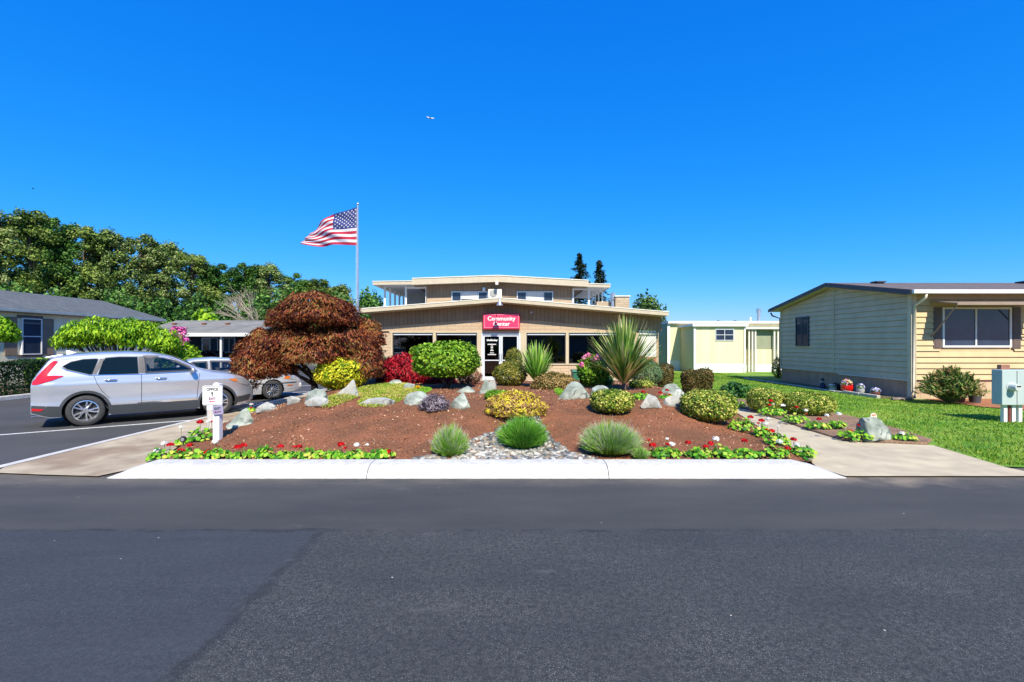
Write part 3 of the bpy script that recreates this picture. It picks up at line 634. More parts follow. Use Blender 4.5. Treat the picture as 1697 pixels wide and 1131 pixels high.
shrub('variegated_bush', 'larger clipped yellow green bush at the left edge of the garden path', 'bush', (1131,1217,648,703), L_['varieg'], 'clip', (.034,.02), 9500, .05, .07)
shrub('variegated_bush', 'clipped yellow green bush right of the path, nearer the dark leafy plant', 'bush', (1241,1300,644,684), L_['varieg'], 'clip', (.034,.02), 6500, .05, .07)
shrub('variegated_bush', 'clipped yellow green bush right of the path, nearer the lawn', 'bush', (1301,1377,651,690), L_['varieg'], 'clip', (.034,.02), 7500, .05, .07)
shrub('small_clipped_bush', 'small clipped yellow green shrub at the foot of the tall yucca', 'bush', (1042,1082,632,656), L_['varieg'], 'clip', (.03,.018), 3200, .05, .08, at=13.6)
shrub('reddish_shrub', 'small clipped reddish green shrub tapering to its foot, in front of the green end wall', 'shrub', (1086,1118,603,626), L_['reddish'], 'taper', (.05,.03), 3200, .05, .08, at=17.6)
shrub('reddish_shrub', 'left lobe of the twin reddish green clipped shrubs by the lawn', 'shrub', (1127,1160,613,650), L_['reddish'], 'taper', (.04,.024), 3600, .05, .08, at=14.5)
shrub('reddish_shrub', 'right lobe of the twin reddish green clipped shrubs by the lawn', 'shrub', (1148,1183,611,648), L_['reddish'], 'taper', (.04,.024), 3600, .05, .08, at=14.7)
shrub('low_gold_shrub', 'low gold shrub beneath the twin clipped shrubs', 'shrub', (1140,1176,645,660), L_['olive'], 'dome', (.035,.02), 1600, .08, at=13.0)
shrub('leafy_plant', 'dark green broad leaved plant left of the path on the lawn edge', 'plant', (1193,1242,635,659), leafmat('broad_dark_leaf', [(.02,.07,.02),(.05,.15,.03),(.09,.22,.05)], .2, cl=3), 'dome', (.16,.07), 480, .15, .2)
shrub('juniper_bush', 'spreading mid green juniper below the left of the tall yucca', 'bush', (962,1016,612,650), leafmat('green_juniper_leaf', [(.04,.1,.02),(.07,.16,.03),(.12,.22,.05)], .1, cl=4), 'dome', (.06,.015), 5200, .15, at=14.5)
shrub('lavender_mound', 'soft grey green rounded broom behind the tall yucca, by the red brick', 'shrub', (1046,1096,596,650), leafmat('grey_green_leaf', [(.08,.15,.06),(.14,.24,.1),(.22,.33,.16)], .2, cl=4), 'ball', (.1,.01), 6000, .08, .15, at=16.2, tdir=(0,0,1))
# lavender and similar tufts: fine upright strands
def tuft(name, label, bbox, n, fol, tipm, hw=.004, at=None, seed=1, tips=.3, cat='plant'):
    x0, x1, y0, y1 = bbox; rs = np.random.default_rng(seed); p = march((x0+x1)/2, y1); r = (x1-x0)/2/F*p.y*.84; yc = p.y + r*.85; r = (x1-x0)/2/F*yc*.84; X = ((x0+x1)/2-CX)/F*yc; zg = Hg(X, yc) - .02; h = CAMH+(CY-y0)/F*yc - zg
    t = thing(name, label, cat, (X, yc, zg), group='fine leaved tufts along the stone creek')
    def strands(n, lo, hi, wd, r0, hm):
        a = rs.uniform(0, 6.28, n); q = np.sqrt(rs.random(n)); el = q * 1.15
        B = np.stack([np.cos(a)*q*r*.35, np.sin(a)*q*r*.35, np.zeros(n)], 1)
        dirv = np.stack([np.cos(a)*np.sin(el), np.sin(a)*np.sin(el), np.cos(el)], 1) + rs.normal(0, .09, (n, 3))
        ln = np.stack([np.full(n, r*.93), np.full(n, r*.93), np.full(n, h)], 1) * rs.uniform(lo, hi, (n, 1))
        T = B*.9 + dirv*ln*hm; Mid = B*.6 + T*.5 + np.array([0,0,.05])*h
        S = unit(np.cross(T - B, rs.normal(0, 1, (n, 3)))) * wd
        return np.stack([B-S, B+S, Mid+S, Mid-S], 1).reshape(-1, 3), np.stack([Mid-S, Mid+S, T+S*.4, T-S*.4], 1).reshape(-1, 3)
    a_, b_ = strands(n, .55, 1.0, hw, 0, 1.0); V = np.concatenate([a_, b_]); V[:,2] = np.maximum(V[:,2], 0); npmesh('foliage', V, 4, fol, t)
    a_, b_ = strands(int(n*tips), .98, 1.1, hw*.7, 0, 1.0); V = np.concatenate([b_]); V[:,2] = np.maximum(V[:,2], 0); npmesh('flower_spikes', V, 4, tipm, t)
tuft('lavender_plant', 'grey green lavender tuft at the left side of the stone creek', (712,780,706,762), 5200, L_['lav'], L_['lavtip'], seed=1, tips=.12)
tuft('grass_tuft', 'bright green fine leaved tuft in the middle of the stone creek', (820,913,691,753), 9000, leafmat('fresh_tuft_leaf', [(.06,.22,.02),(.11,.34,.03),(.2,.44,.06)], .2, cl=5), L_['lav'], seed=2, tips=.05)
tuft('lavender_plant', 'large lavender tuft with purple grey spikes right of the stone creek', (958,1066,702,762), 9500, L_['lav'], L_['lavtip'], seed=3, tips=.18)
tuft('lavender_plant', 'small green tuft between the large lavender and the white kerb geraniums', (1045,1078,740,764), 1500, L_['lav'], L_['lavtip'], seed=4, tips=.1)

# yuccas
def yucca(label, bbox, n, fol, at, seed, base_px, wd=.022):
    x0, x1, y0, y1 = bbox; rs = random.Random(seed); cx = base_px; X = (cx-CX)/F*at; zg = Hg(X, at); top = CAMH+(CY-y0)/F*at; H = top - zg; Rr = (x1-x0)/2/F*at
    t = thing('yucca', label, 'yucca', (X, at, zg)); mb = MB(); tr = MB(); hb = H*.07
    tr.tube([(0,0,-.05),(0,0,hb+.03)], [.07,.05], 8); tr.build('trunk', M['bark'], t, smooth=True)
    for i in range(n):
        a = rs.uniform(0, 6.28); e = (rs.random()**.95) * 1.08; L = (H-hb) * (1-.22*e/1.45) * rs.uniform(.82, 1.0); droop = .12 + .5*(e/1.45)**2
        wd_ = wd * rs.uniform(.8, 1.25); s = Vector((-math.sin(a), math.cos(a), 0)); pts = []
        for k in range(6):
            q = k/5; er = e*(.82+.25*q); out = math.sin(er)*L*q; up = math.cos(er)*L*q - droop*L*.28*q*q
            out = min(out, Rr*.92*q**.9)
            pts.append(Vector((math.cos(a)*out, math.sin(a)*out, hb + up)))
        w_ = [.55,1,1,.8,.45,.05]; vs = []
        for k in range(6): vs += [pts[k]-s*wd_*w_[k], pts[k]+Vector((0,0,-.006)), pts[k]+s*wd_*w_[k]]
        mb.add(vs, [(k*3+j, k*3+j+1, (k+1)*3+j+1, (k+1)*3+j) for k in range(5) for j in range(2)])
    mb.build('leaves', fol, t, smooth=True, fix=False)
yucca('tall spiky yucca standing in front of the right windows', (962,1096,512,650), 330, L_['yucca'], 12.6, 4, 1034, .034)
yucca('shorter bright green yucca just right of the door', (862,926,556,642), 190, L_['yucca2'], 13.6, 7, 889, .028)
yucca('low dark spiky plant tucked right of the tall yucca foot', (1055,1098,622,648), 60, L_['yucca'], 14.2, 9, 1072, .02)

# geraniums
def geranium(label, x0, x1, y0, y1, flowers, seed, group):
    rs = np.random.default_rng(seed); p = march((x0+x1)/2, min(y1, 764)); p.y = max(p.y, 7.02); r = (x1-x0)/2/F*p.y; dy = min(r, .26); yc = p.y + dy*.75; X = ((x0+x1)/2-CX)/F*yc; r = (x1-x0)/2/F*yc; zg = Hg(X, yc); h = max(.1, CAMH+(CY-y0)/F*yc-zg)
    t = thing('geranium_plant', label, 'flower', (X, yc, zg), group=group)
    n = int(85 * max(1, r/.2)); a = rs.uniform(0, 6.28, n); q = np.sqrt(rs.random(n)); zz = h*rs.uniform(.2, 1, n)*(1-.55*q**2)*rs.uniform(.7, 1.0, n); C = np.stack([np.cos(a)*q*r*1.05, np.sin(a)*q*dy, zz], 1)
    N = unit(np.stack([np.cos(a)*q*.8, np.sin(a)*q*.8-.35, np.ones(n)], 1) + rs.normal(0, .35, (n, 3))); T = unit(np.cross(N, rs.normal(0, 1, (n, 3)))); B = np.cross(N, T); V = []
    s = rs.uniform(.022, .042, (n, 1))
    K = 7; ring = []
    for k in range(K):
        g = 2*math.pi*k/K; rad = (1.0 + .14*math.cos(3*g)) * (.55 if k == 0 else 1); ring.append(C + (T*math.cos(g)+B*math.sin(g))*s*rad + N*s*.22*(1 if k % 2 else -.1))
    npmesh('leaves', np.stack(ring, 1).reshape(-1, 3), K, L_['ger'], t)
    st = MB()
    for i in range(0, n, 3): st.tube([(C[i,0]*.4, C[i,1]*.4, 0), (C[i,0]*.8, C[i,1]*.8, C[i,2]*.6), tuple(C[i])], .003, 4, cap=False)
    fl = []
    for (fx, fy, c) in flowers:
        X2, Z2 = XZ(fx, fy, yc + rs.uniform(-.05, .05)); loc = Vector((X2-X, 0, Z2-zg)); st.tube([(loc.x*.5, 0, 0), (loc.x*.9, 0, loc.z*.6), tuple(loc)], .004, 5, cap=False); fl.append((loc, c))
    st.build('stems', M['stemg'], t)
    for loc, c in fl:
        m = 60 if c.isupper() is False else 60; R0 = (.042 if c in 'rw' else .024) * rs.uniform(.85, 1.15); D = unit(rs.normal(0, 1, (m, 3))); D[:,2] = np.abs(D[:,2])*.9-.25; P_ = D*np.array([R0, R0, R0*.8])*rs.uniform(.8, 1.08, (m,1)) + np.array(loc[:])
        o = npmesh('flower_head', kites(P_, D, R0*.75, R0*.7, rs, jit=.35), 4, M['red'] if c in 'rs' else M['whitep'], t)
words = {1: 'one', 2: 'two', 3: 'three', 4: 'four'}
def fdesc(fl):
    r = sum(c in 'rs' for *_, c in fl); w_ = len(fl)-r
    if not fl: return 'without any open blooms'
    if r and w_: return 'with %s red, %s white bloom%s' % (words.get(r, 'many'), words.get(w_, 'many'), 's' if w_ > 1 else '')
    if r: return 'with %s red bloom%s' % (words.get(r, 'many'), 's' if r > 1 else '')
    return 'with %s white bloom%s' % (words.get(w_, 'many'), 's' if w_ > 1 else '')
ordw = 'first second third fourth fifth sixth seventh eighth ninth tenth eleventh twelfth'.split()
rowL = [(250,292,738,766,[(273,735,'w'),(261,747,'w'),(283,737,'r'),(252,762,'s')]), (292,340,742,766,[(297,748,'r'),(312,739,'r')]), (342,380,740,766,[(343,750,'r'),(357,732,'w')]), (380,424,746,766,[(394,741,'r'),(406,737,'r')]),
        (425,452,733,766,[]), (452,492,748,766,[(465,740,'r')]), (492,534,742,766,[(496,740,'r'),(488,741,'s')]), (535,570,744,766,[(565,737,'r')]), (568,606,745,766,[(592,737,'w'),(573,742,'s'),(609,737,'v')]), (606,655,744,765,[(641,750,'r')])]
for i, (a, b, c, d, fl) in enumerate(rowL):
    geranium('geranium %s, %s from the left end of the kerb' % (fdesc(fl), ordw[i]), a, b, c, d, fl, 100+i, 'geraniums behind the white kerb')
rowR = [(1076,1136,741,762,[(1074,729,'s'),(1082,738,'r'),(1115,737,'w'),(1105,727,'v'),(1106,736,'s')]), (1138,1180,738,762,[(1141,734,'r'),(1171,741,'r'),(1176,734,'r')]), (1180,1214,733,762,[(1185,727,'w')]), (1214,1262,741,762,[(1233,730,'r')]), (1262,1306,736,762,[(1291,732,'w')]), (1306,1350,733,761,[(1308,745,'r'),(1320,737,'w'),(1317,729,'r')])]
for i, (a, b, c, d, fl) in enumerate(rowR):
    geranium('geranium %s, %s right of the large lavender' % (fdesc(fl), ordw[i]), a, b, c, d, fl, 120+i, 'geraniums behind the white kerb')
rowP = [(1208,1250,690,716,[(1237,694,'s'),(1245,692,'r')]), (1249,1278,703,726,[(1262,697,'r'),(1272,694,'w'),(1270,703,'w'),(1255,701,'s')]), (1268,1308,716,740,[(1271,712,'s'),(1278,714,'r'),(1289,707,'v'),(1282,729,'w')])]
for i, (a, b, c, d, fl) in enumerate(rowP):
    geranium('left path edge geranium %s, %s from the bush' % (fdesc(fl), ordw[i]), a, b, c, d, fl, 140+i, 'geraniums along the garden path')
rowQ = [(1259,1302,672,692,[(1276,664,'r'),(1274,671,'r'),(1297,672,'w'),(1282,670,'v')]), (1297,1337,682,704,[(1321,675,'r'),(1334,680,'w'),(1337,687,'s')]), (1336,1373,696,712,[(1355,694,'r')]), (1376,1400,694,712,[(1395,704,'r'),(1372,689,'w')]), (1392,1444,709,734,[(1406,714,'r'),(1425,705,'r'),(1432,706,'r'),(1390,686,'w')]), (1482,1516,716,732,[(1497,719,'w')])]
for i, (a, b, c, d, fl) in enumerate(rowQ):
    geranium('side bed geranium %s, %s from the clipped bushes' % (fdesc(fl), ordw[i]), a, b, c, d, fl, 150+i, 'geraniums along the garden path')
geranium('geranium clump by the office sign post with red and white blooms over the walkway', 314, 354, 704, 733, [(331,700,'r'),(347,698,'w'),(351,699,'s')], 161, 'geraniums beside the parking walkway')
geranium('small geranium with one tall white bloom left of the office sign', 292, 314, 722, 738, [(299,708,'w')], 162, 'geraniums beside the parking walkway')
geranium('geranium among the slabs with a white and a red bloom, behind the sign post', 405, 424, 675, 684, [(418,670,'w'),(415,677,'r')], 163, 'geraniums beside the parking walkway')
geranium('green geranium clump in front of the small clipped shrub at the yucca foot', 1046, 1078, 649, 664, [(1067,650,'r')], 164, 'geraniums among the rocks')
geranium('geranium before the blocky pale rock with red and white blooms', 1092, 1126, 654, 664, [(1106,647,'r'),(1094,651,'r'),(1123,648,'w'),(1110,654,'s')], 165, 'geraniums among the rocks')
geranium('geranium right of the big variegated bush with two red blooms', 1207, 1236, 661, 678, [(1208,655,'r'),(1214,660,'r')], 166, 'geraniums along the garden path')
def blossom(name, label, bbox, fol, m, at, n_fl, seed, cat='bush', zb=None, nl=2200, leaf=(.09,.035), rf=.06, region=None):
    t, (X, Y, Zg, r, h) = shrub(name, label, cat, bbox, fol, 'ball', leaf, nl, .12, at=at, zb=zb); rs = np.random.default_rng(seed)
    for i in range(n_fl):
        a = rs.uniform(math.pi, 2*math.pi); e = rs.uniform(.25, 1.2); c = np.array([math.cos(a)*math.cos(e)*r, math.sin(a)*math.cos(e)*r, h*.5+math.sin(e)*h*.5]); D = unit(rs.normal(0,1,(50,3)))
        npmesh('flower_head', kites(c+D*rf, D, rf*.8, rf*.7, rs, jit=.4), 4, m, t)
blossom('rhododendron', 'green bush with pink flower heads left of the tall yucca', (958,1008,588,632), L_['green'], M['pink'], 13.9, 13, 31, rf=.075)
blossom('orange_flowers', 'small clump of orange flowers beside the flat stones', (684,700,640,652), L_['moss'], M['orange'], 12.2, 7, 33, 'flower', nl=300, leaf=(.03,.015), rf=.02)

# ------------------------------------------------------------------ big bronze maple
def blobcrown(specs, leaf, rs, tdir=None, jit=.5):
    Vs = []
    for (cx, cy, cz, rx, ry, h, prof, n, lump, deep) in specs:
        P, N = crown(n, rx, ry, h, prof, rs, lump, 3, deep); P += np.array([cx, cy, cz])
        td = None
        if tdir == 'out': td = unit(np.stack([P[:,0]-cx, P[:,1]-cy, np.full(n, -.35*max(rx,ry))], 1)) * 1.4
        if tdir == 'down': td = np.repeat([[0,0,-1.2]], n, 0)
        Vs.append(kites(P, N, leaf[0], leaf[1], rs, td, jit=jit))
    return np.concatenate(Vs)
at = 13.6; mx_ = XZ(522, 0, at)[0]; mz = Hg(mx_, at); t = thing('maple_tree', 'large bronze red weeping maple with a two tiered crown in front of the flagpole', 'tree', (mx_, at, mz)); s = at/F
rs = np.random.default_rng(77)
def blob(px0, px1, py0, py1, dy, prof, n, lump=.1, deep=.13, ratio=.85):
    cx = ((px0+px1)/2-CX)*s - mx_; r = (px1-px0)/2*s; zt = CAMH+(CY-py0)*s-mz; zb = CAMH+(CY-py1)*s-mz; return (cx, dy, zb, r, r*ratio, zt-zb, prof, n, lump, deep)
sp = [blob(466,588,487,536,-.4,'dome',4600,.2,.12), blob(452,520,503,543,-.35,'dome',2400,.2,.12), blob(532,600,500,541,-.3,'dome',2400,.2,.12), blob(470,592,500,566,.6,'ball',4200,.2,.14),
      blob(498,628,540,582,.1,'dome',4200,.2,.12), blob(425,545,541,592,-.2,'dome',4200,.2,.12), blob(580,636,531,572,.1,'dome',2200,.22,.14), blob(556,640,548,624,-.1,'dome',4200,.2,.13), blob(393,470,562,626,-.3,'dome',3600,.22,.15), blob(430,500,570,620,-.35,'dome',2400,.22,.14), blob(470,590,556,600,-.5,'dome',4200,.2,.13), blob(396,444,600,645,-.1,'fan',420,.2,.25), blob(406,452,544,580,.0,'dome',1300,.22,.14)]
sp = [q[:7] + (int(q[7]*1.75),) + q[8:] for q in sp]; npmesh('crown', blobcrown(sp, (.098,.027), rs, 'out', .42), 4, L_['maple'], t)
mb = MB(); mb.tube([(.02,0,-.2),(.0,.0,.12),(-.03,.02,.35),(-.12,.0,.62),(-.42,-.05,1.0),(-.75,-.1,1.35)], [.12,.1,.085,.07,.05,.03], 10)
for e in ([(-.03,.02,.3),(.1,.1,.65),(.15,.25,1.2),(.1,.2,1.9),(.15,.1,2.4)], [(.05,.08,.5),(.5,.0,.95),(1.1,0,1.35)], [(-.1,0,.55),(-.6,.3,.8),(-1.3,.2,1.05)], [(0,.0,.3),(-.25,-.35,.55),(-.9,-.5,.95)], [(.1,.15,.8),(.3,-.5,1.2),(.4,-.9,1.5)]):
    mb.tube(e, [.07-.045*k/(len(e)-1) for k in range(len(e))], 7)
mb.build('trunk', M['barkdark'], t, smooth=True)

# ------------------------------------------------------------------ other trees
def tree_at(name, label, px, at, specs_px, fol, leaf, seed, trunk=(.12,), tdir=None, group=None, zb=0, cat='tree', bark='bark'):
    s = at/F; X = (px-CX)*s; t = thing(name, label, cat, (X, at, zb), group=group); rs = np.random.default_rng(seed); sp = []
    for (a, b, c, d, n, prof) in specs_px:
        r = (b-a)/2*s; zt = CAMH+(CY-c)*s-zb; z0 = CAMH+(CY-d)*s-zb; sp.append((((a+b)/2-CX)*s-X, rs.uniform(-.3,.3)*r, z0, r, r*.9, zt-z0, prof, n, .14, .15))
    npmesh('crown', blobcrown(sp, leaf, rs, tdir), 4, fol, t); mb = MB(); zt = max(q[2]+q[5]*.7 for q in sp)
    mb.tube([(0,0,-.1),(.03,0,zt*.4),(0,0,zt*.75)], [trunk[0], trunk[0]*.75, trunk[0]*.4], 8)
    for q in sp: mb.tube([(0,0,zt*.35),(q[0]*.5,q[1]*.5,zt*.45),(q[0]*.9,q[1]*.9,q[2]+q[5]*.45)], [trunk[0]*.5, trunk[0]*.35, trunk[0]*.15], 6)
    mb.build('trunk', M[bark], t, smooth=True); return t
rw = random.Random(12); wc = []
for k in range(30):
    px_ = 98 + 188*(k+.5)/30 + rw.uniform(-8, 8); tp = np.interp(px_, [95,130,160,200,240,290], [538,530,524,525,531,543]) + rw.choice([0,2,5,10,18]); wd_ = rw.uniform(18, 34); wc.append((px_-wd_, px_+wd_, tp, tp+rw.uniform(22, 40), 330, 'dome'))
wc = [(max(90, a), min(295, b), c, min(d, 586), n, f) for a, b, c, d, n, f in wc]
tree_at('weeping_tree', 'flat crowned lime green weeping tree behind the silver suv', 190, 19.5, wc, L_['lime'], (.17,.055), 41, tdir='down')
tree_at('weeping_tree', 'lime green weeping tree cut off by the left edge of the photo', -22, 17.5, [(-60,18,524,566,2600,'dome'),(-50,20,530,560,1500,'dome')], L_['lime'], (.16,.07), 42, tdir='down')
shrub('round_shrub', 'bright green rounded shrub beside the carport', 'shrub', (271,331,570,606), L_['lime'], 'ball', (.11,.06), 2600, .1, at=20.5, zb=.1)
blossom('rhododendron', 'magenta flowering rhododendron right of the weeping tree', (281,313,541,590), L_['olive'], M['mag'], 21.5, 16, 45, zb=.1, rf=.11, nl=900)
shrub('lime_shrub', 'lime green shrub between the dark hedge and the silver suv', 'shrub', (50,92,594,625), L_['lime'], 'ball', (.09,.05), 1800, .1, at=18, zb=.1)
# dark hedge, box shaped
hg = thing('hedge', 'dark clipped hedge behind the kerb at the far left', 'hedge', (-16.9,14.5,.1)); rs = np.random.default_rng(51); n = 26000
x = rs.uniform(-.55,.55,n); y = rs.uniform(-5,3.2,n); z = rs.uniform(0,1.12,n); sd_ = rs.random(n); P = np.stack([x,y,z],1); N = np.zeros((n,3))
k = sd_ < .55; P[k,0] = .55-np.abs(rs.normal(0,.05,k.sum())); N[k] = (1,0,.2); k = (sd_ >= .55) & (sd_ < .85); P[k,2] = 1.12-np.abs(rs.normal(0,.05,k.sum())) + .05*np.sin(P[k,1]*3); N[k] = (0,0,1)
k = (sd_ >= .85); P[k,1] = np.where(rs.random(k.sum()) < .5, -5, 3.2); N[k] = (0,-1,.2)
npmesh('foliage', kites(P, N, .07, .04, rs, jit=.5), 4, L_['darkhedge'], hg); mb = MB()
for yy in np.arange(-4.8, 3.2, .8): mb.tube([(0,yy,-.05),(0,yy,.6),(.1,yy,.95)], [.04,.03,.01], 6)
mb.build('stems', M['barkdark'], hg)
# treeline: four crown shapes shared by the far trees
def poplar(seed, fol, H=18, Rr=3.6, nb=90, per=270, leaf=(.28,.165)):
    rs = np.random.default_rng(seed); Vs = []; lim = MB(); lim.tube([(0,0,0),(.15,.1,H*.3),(-.1,0,H*.6),(.05,0,H*.95)], [.38,.3,.2,.05], 8)
    for i in range(nb):
        v = rs.uniform(.12, .97); a = rs.uniform(0, 6.28); env = Rr*(min(1, (v+.1)*1.9)*(1-max(0, v-.55)**2*3.6)); q = env*rs.uniform(.35, .95); r = rs.uniform(.75, 1.35)*(1.15-.45*v)
        c = np.array([math.cos(a)*q, math.sin(a)*q, v*H]); P, N = crown(per, r, r, r*1.7, 'ball', rs, .35, 3, .42); P += c - np.array([0,0,r*.8]); Vs.append(kites(P, N + np.array([0,-.25,.35]), leaf[0], leaf[1], rs, jit=.5))
        if i % 2 == 0: lim.tube([(0,0,max(.5, v*H-q*.9)), (c[0]*.5, c[1]*.5, v*H-q*.35), tuple(c)], [.11,.07,.03], 5)
    a = npmesh('crown', np.concatenate(Vs), 4, fol); b = lim.build('trunk', M['bark'], smooth=True); return a, b
VAR = [poplar(1, L_['tl1']), poplar(2, L_['tl3'], Rr=4.0), poplar(3, L_['tl2'], Rr=3.2), poplar(4, L_['tl1'], Rr=4.3, nb=70)]
used = [False]*4
topy = lambda px: np.interp(px, [-60,0,50,100,150,200,240,290,330,380,400,440,480,530,570,600], [346,345,345,354,374,378,386,400,424,436,430,430,446,462,470,486])
trees = []
for i, px in enumerate([-50,0,48,96,140,186,232,276,318,362,404,446,488,526,562]): trees.append((px, 62+px*.05, 0, i))
for i, px in enumerate([-20,72,160,252,342,425,505,545]): trees.append((px, 76+px*.04, 8, i))
kinds = [(0,'olive green'),(3,'broad olive green'),(1,'yellow green'),(2,'dark green'),(1,'yellow green'),(0,'olive green'),(3,'broad olive green'),(0,'olive green'),(1,'yellow green'),(2,'dark green'),(2,'dark green'),(0,'silvery olive'),(2,'dark green'),(1,'yellow green'),(0,'olive green')]
for j, (px, at, drop, i) in enumerate(trees):
    vi, word = kinds[(i if drop == 0 else i*2+1) % len(kinds)]; X = (px-CX)/F*at; H = CAMH + (CY - topy(px) - drop)/F*at
    lab = ('tall %s tree in the far treeline front row, number %d from left' if drop == 0 else '%s tree in the far treeline back row, number %d from left') % (word, i+1)
    t = thing('poplar_tree', lab, 'tree', (X, at, -.02), rz=j*1.7, group='tall trees of the far treeline')
    for src in VAR[vi]:
        o = src.copy(); COL.objects.link(o); o.parent = t
    t.scale = (.95 + .1*((j*7)%3), .95 + .1*((j*5)%3), H/18.3)
# low undergrowth trees closing the foot of the treeline
for i, (px, at, w_, y0) in enumerate([(20,52,70,470),(95,54,60,480),(205,52,70,478),(262,50,60,495),(318,52,56,490),(372,50,50,498),(430,52,56,480),(480,54,56,478),(560,56,50,486)]):
    r = w_/2/F*at*1.25; shrub('understory_tree', 'low dark green tree under the treeline, number %d from left' % (i+1), 'tree', (px-w_*.62, px+w_*.62, y0, 571), L_['tl2'], 'dome', (.26,.16), 5200, .25, .3, at=at, zb=0, seed=60+i, group='low trees under the treeline', jit=.8)
shrub('round_tree', 'round deep green tree seen past the left end of the community roof', 'tree', (590,638,480,566), L_['tl2'], 'ball', (.24,.15), 6000, .16, .25, at=48, zb=0)
shrub('round_tree', 'rounded green tree rising behind the stone chimney', 'tree', (1045,1102,487,566), leafmat('mid_green_leaf', [(.03,.07,.015),(.07,.14,.03),(.12,.2,.04)], .25, cl=.5), 'ball', (.26,.15), 6500, .2, .3, at=52, zb=0)
shrub('lime_tree', 'small lime green tree above the carport roof, before the treeline', 'tree', (318,365,512,566), L_['lime'], 'ball', (.3,.18), 2200, .14, .2, at=44, zb=0)
def conifer(label, px, y0, wpx, at, seed):
    rs = np.random.default_rng(seed); X = (px-CX)/F*at; H = CAMH+(CY-y0)/F*at; Rr = wpx/2/F*at*2.6; t = thing('fir_tree', label, 'tree', (X, at, 0), group='firs behind the community building'); V = []; mb = MB(); mb.tube([(0,0,0),(0,0,H)], [.35,.04], 7)
    for lv in np.arange(.3, 1, .028):
        for k in range(9):
            a = rs.uniform(0, 6.28); ln = Rr*(1-lv)**.75*rs.uniform(.35, 1.25)*1.35; z = lv*H; m = 16; q = np.linspace(.1, 1, m); P = np.stack([np.cos(a)*q*ln, np.sin(a)*q*ln, z - .35*q**1.5*ln + rs.normal(0,.08,m)], 1); P += rs.normal(0,.12,(m,3)); V.append(kites(P, np.repeat([[0,0,1.]],m,0), .55, .22, rs, np.repeat([[math.cos(a),math.sin(a),-.6]],m,0), jit=.5))
            if k == 0: mb.tube([(0,0,z),(math.cos(a)*ln*.8, math.sin(a)*ln*.8, z-.2*ln)], [.05,.01], 4)
    npmesh('crown', np.concatenate(V), 4, L_['conif'], t); mb.build('trunk', M['bark'], t)
conifer('taller dark fir showing above the upper roof of the community building', 960, 419, 30, 80, 3)
conifer('slimmer dark fir right of the taller one above the roof end', 993, 431, 22, 84, 4)
# bare pale tree
def bare():
    at = 40; s = at/F; X = (440-CX)*s; t = thing('bare_tree', 'leaning bare pale branched tree left of the bronze maple', 'tree', (X, at, 0)); rs = random.Random(5); mb = MB()
    def rec(p, d, L, r, lv):
        q = p + d*L; m = (p+q)/2 + Vector((rs.gauss(0,.05), rs.gauss(0,.05), .02))*L; mb.tube([p, m, q], [r, r*.8, r*.55], 5)
        if lv < 4:
            for k in range(4 if lv else 7): 
                dd = (d + Vector((rs.gauss(-.12,.38), rs.gauss(0,.38), rs.gauss(.05,.25)))).normalized(); rec(p + (q-p)*rs.uniform(.45, 1), dd, L*rs.uniform(.5,.75), r*.5, lv+1)
    rec(Vector((0,0,0)), Vector((-.22,0,1)).normalized(), 3.1, .11, 0); mb.build('branches', M['palebark'], t)
    P = np.random.default_rng(3).normal(0, 1, (900, 3))*np.array([.8,.8,1.0]) + np.array([.1,0,3.0]); npmesh('foliage', kites(P, P*0+[0,0,1.], .2, .06, np.random.default_rng(4)), 4, leafmat('sparse_leaf', [(.12,.14,.05),(.2,.2,.08)], .2), t)
bare()

# ------------------------------------------------------------------ window / text helpers
def fmap_front(Y): return lambda u, v, w_: (u, Y - w_, v)          # u=x, v=z, w=out toward the camera
def fmap_px(X): return lambda u, v, w_: (X + w_, u, v)             # wall facing +x, u=y
def fmap_nx(X): return lambda u, v, w_: (X - w_, u, v)             # wall facing -x
def window(parent, fn, u0, u1, v0, v1, frame, pane, mull=(), hm=(), fw=.05, proud=.03, name='window', pz=None):
    mb = MB(); mb.bm(fn, u0, u1, v0, v0+fw, -.06, proud); mb.bm(fn, u0, u1, v1-fw, v1, -.06, proud); mb.bm(fn, u0, u0+fw, v0+fw, v1-fw, -.06, proud); mb.bm(fn, u1-fw, u1, v0+fw, v1-fw, -.06, proud)
    for m in mull: mb.bm(fn, m-fw*.4, m+fw*.4, v0+fw, v1-fw, -.05, proud-.006)
    for m in hm: mb.bm(fn, u0+fw, u1-fw, m-fw*.4, m+fw*.4, -.05, proud-.009)
    f = mb.build(name, frame, parent, world=True); p = MB(); z_ = (-.045 if pz is None else pz); p.bm(fn, u0+fw*.8, u1-fw*.8, v0+fw*.8, v1-fw*.8, z_, z_+.006); p.build('pane', pane, f, world=True); return f
def text(body, size, m, parent, loc, rot=(R(90),0,0), ext=.004, offs=0, shear=0, name='lettering', align='CENTER', line=1.0, root=None):
    cu = bpy.data.curves.new(name, 'FONT'); cu.body = body; cu.size = size; cu.align_x = align; cu.extrude = ext; cu.offset = offs; cu.shear = shear; cu.space_line = line; cu.resolution_u = 3
    tmp = bpy.data.objects.new('tmp', cu); COL.objects.link(tmp); dg = bpy.context.evaluated_depsgraph_get(); me = bpy.data.meshes.new_from_object(tmp.evaluated_get(dg)); bpy.data.objects.remove(tmp)
    me.materials.clear(); me.materials.append(m); o = link(name, me, None, parent); off = Vector(root_of(parent).location); o.location = Vector(loc) - off; o.rotation_euler = rot; return o

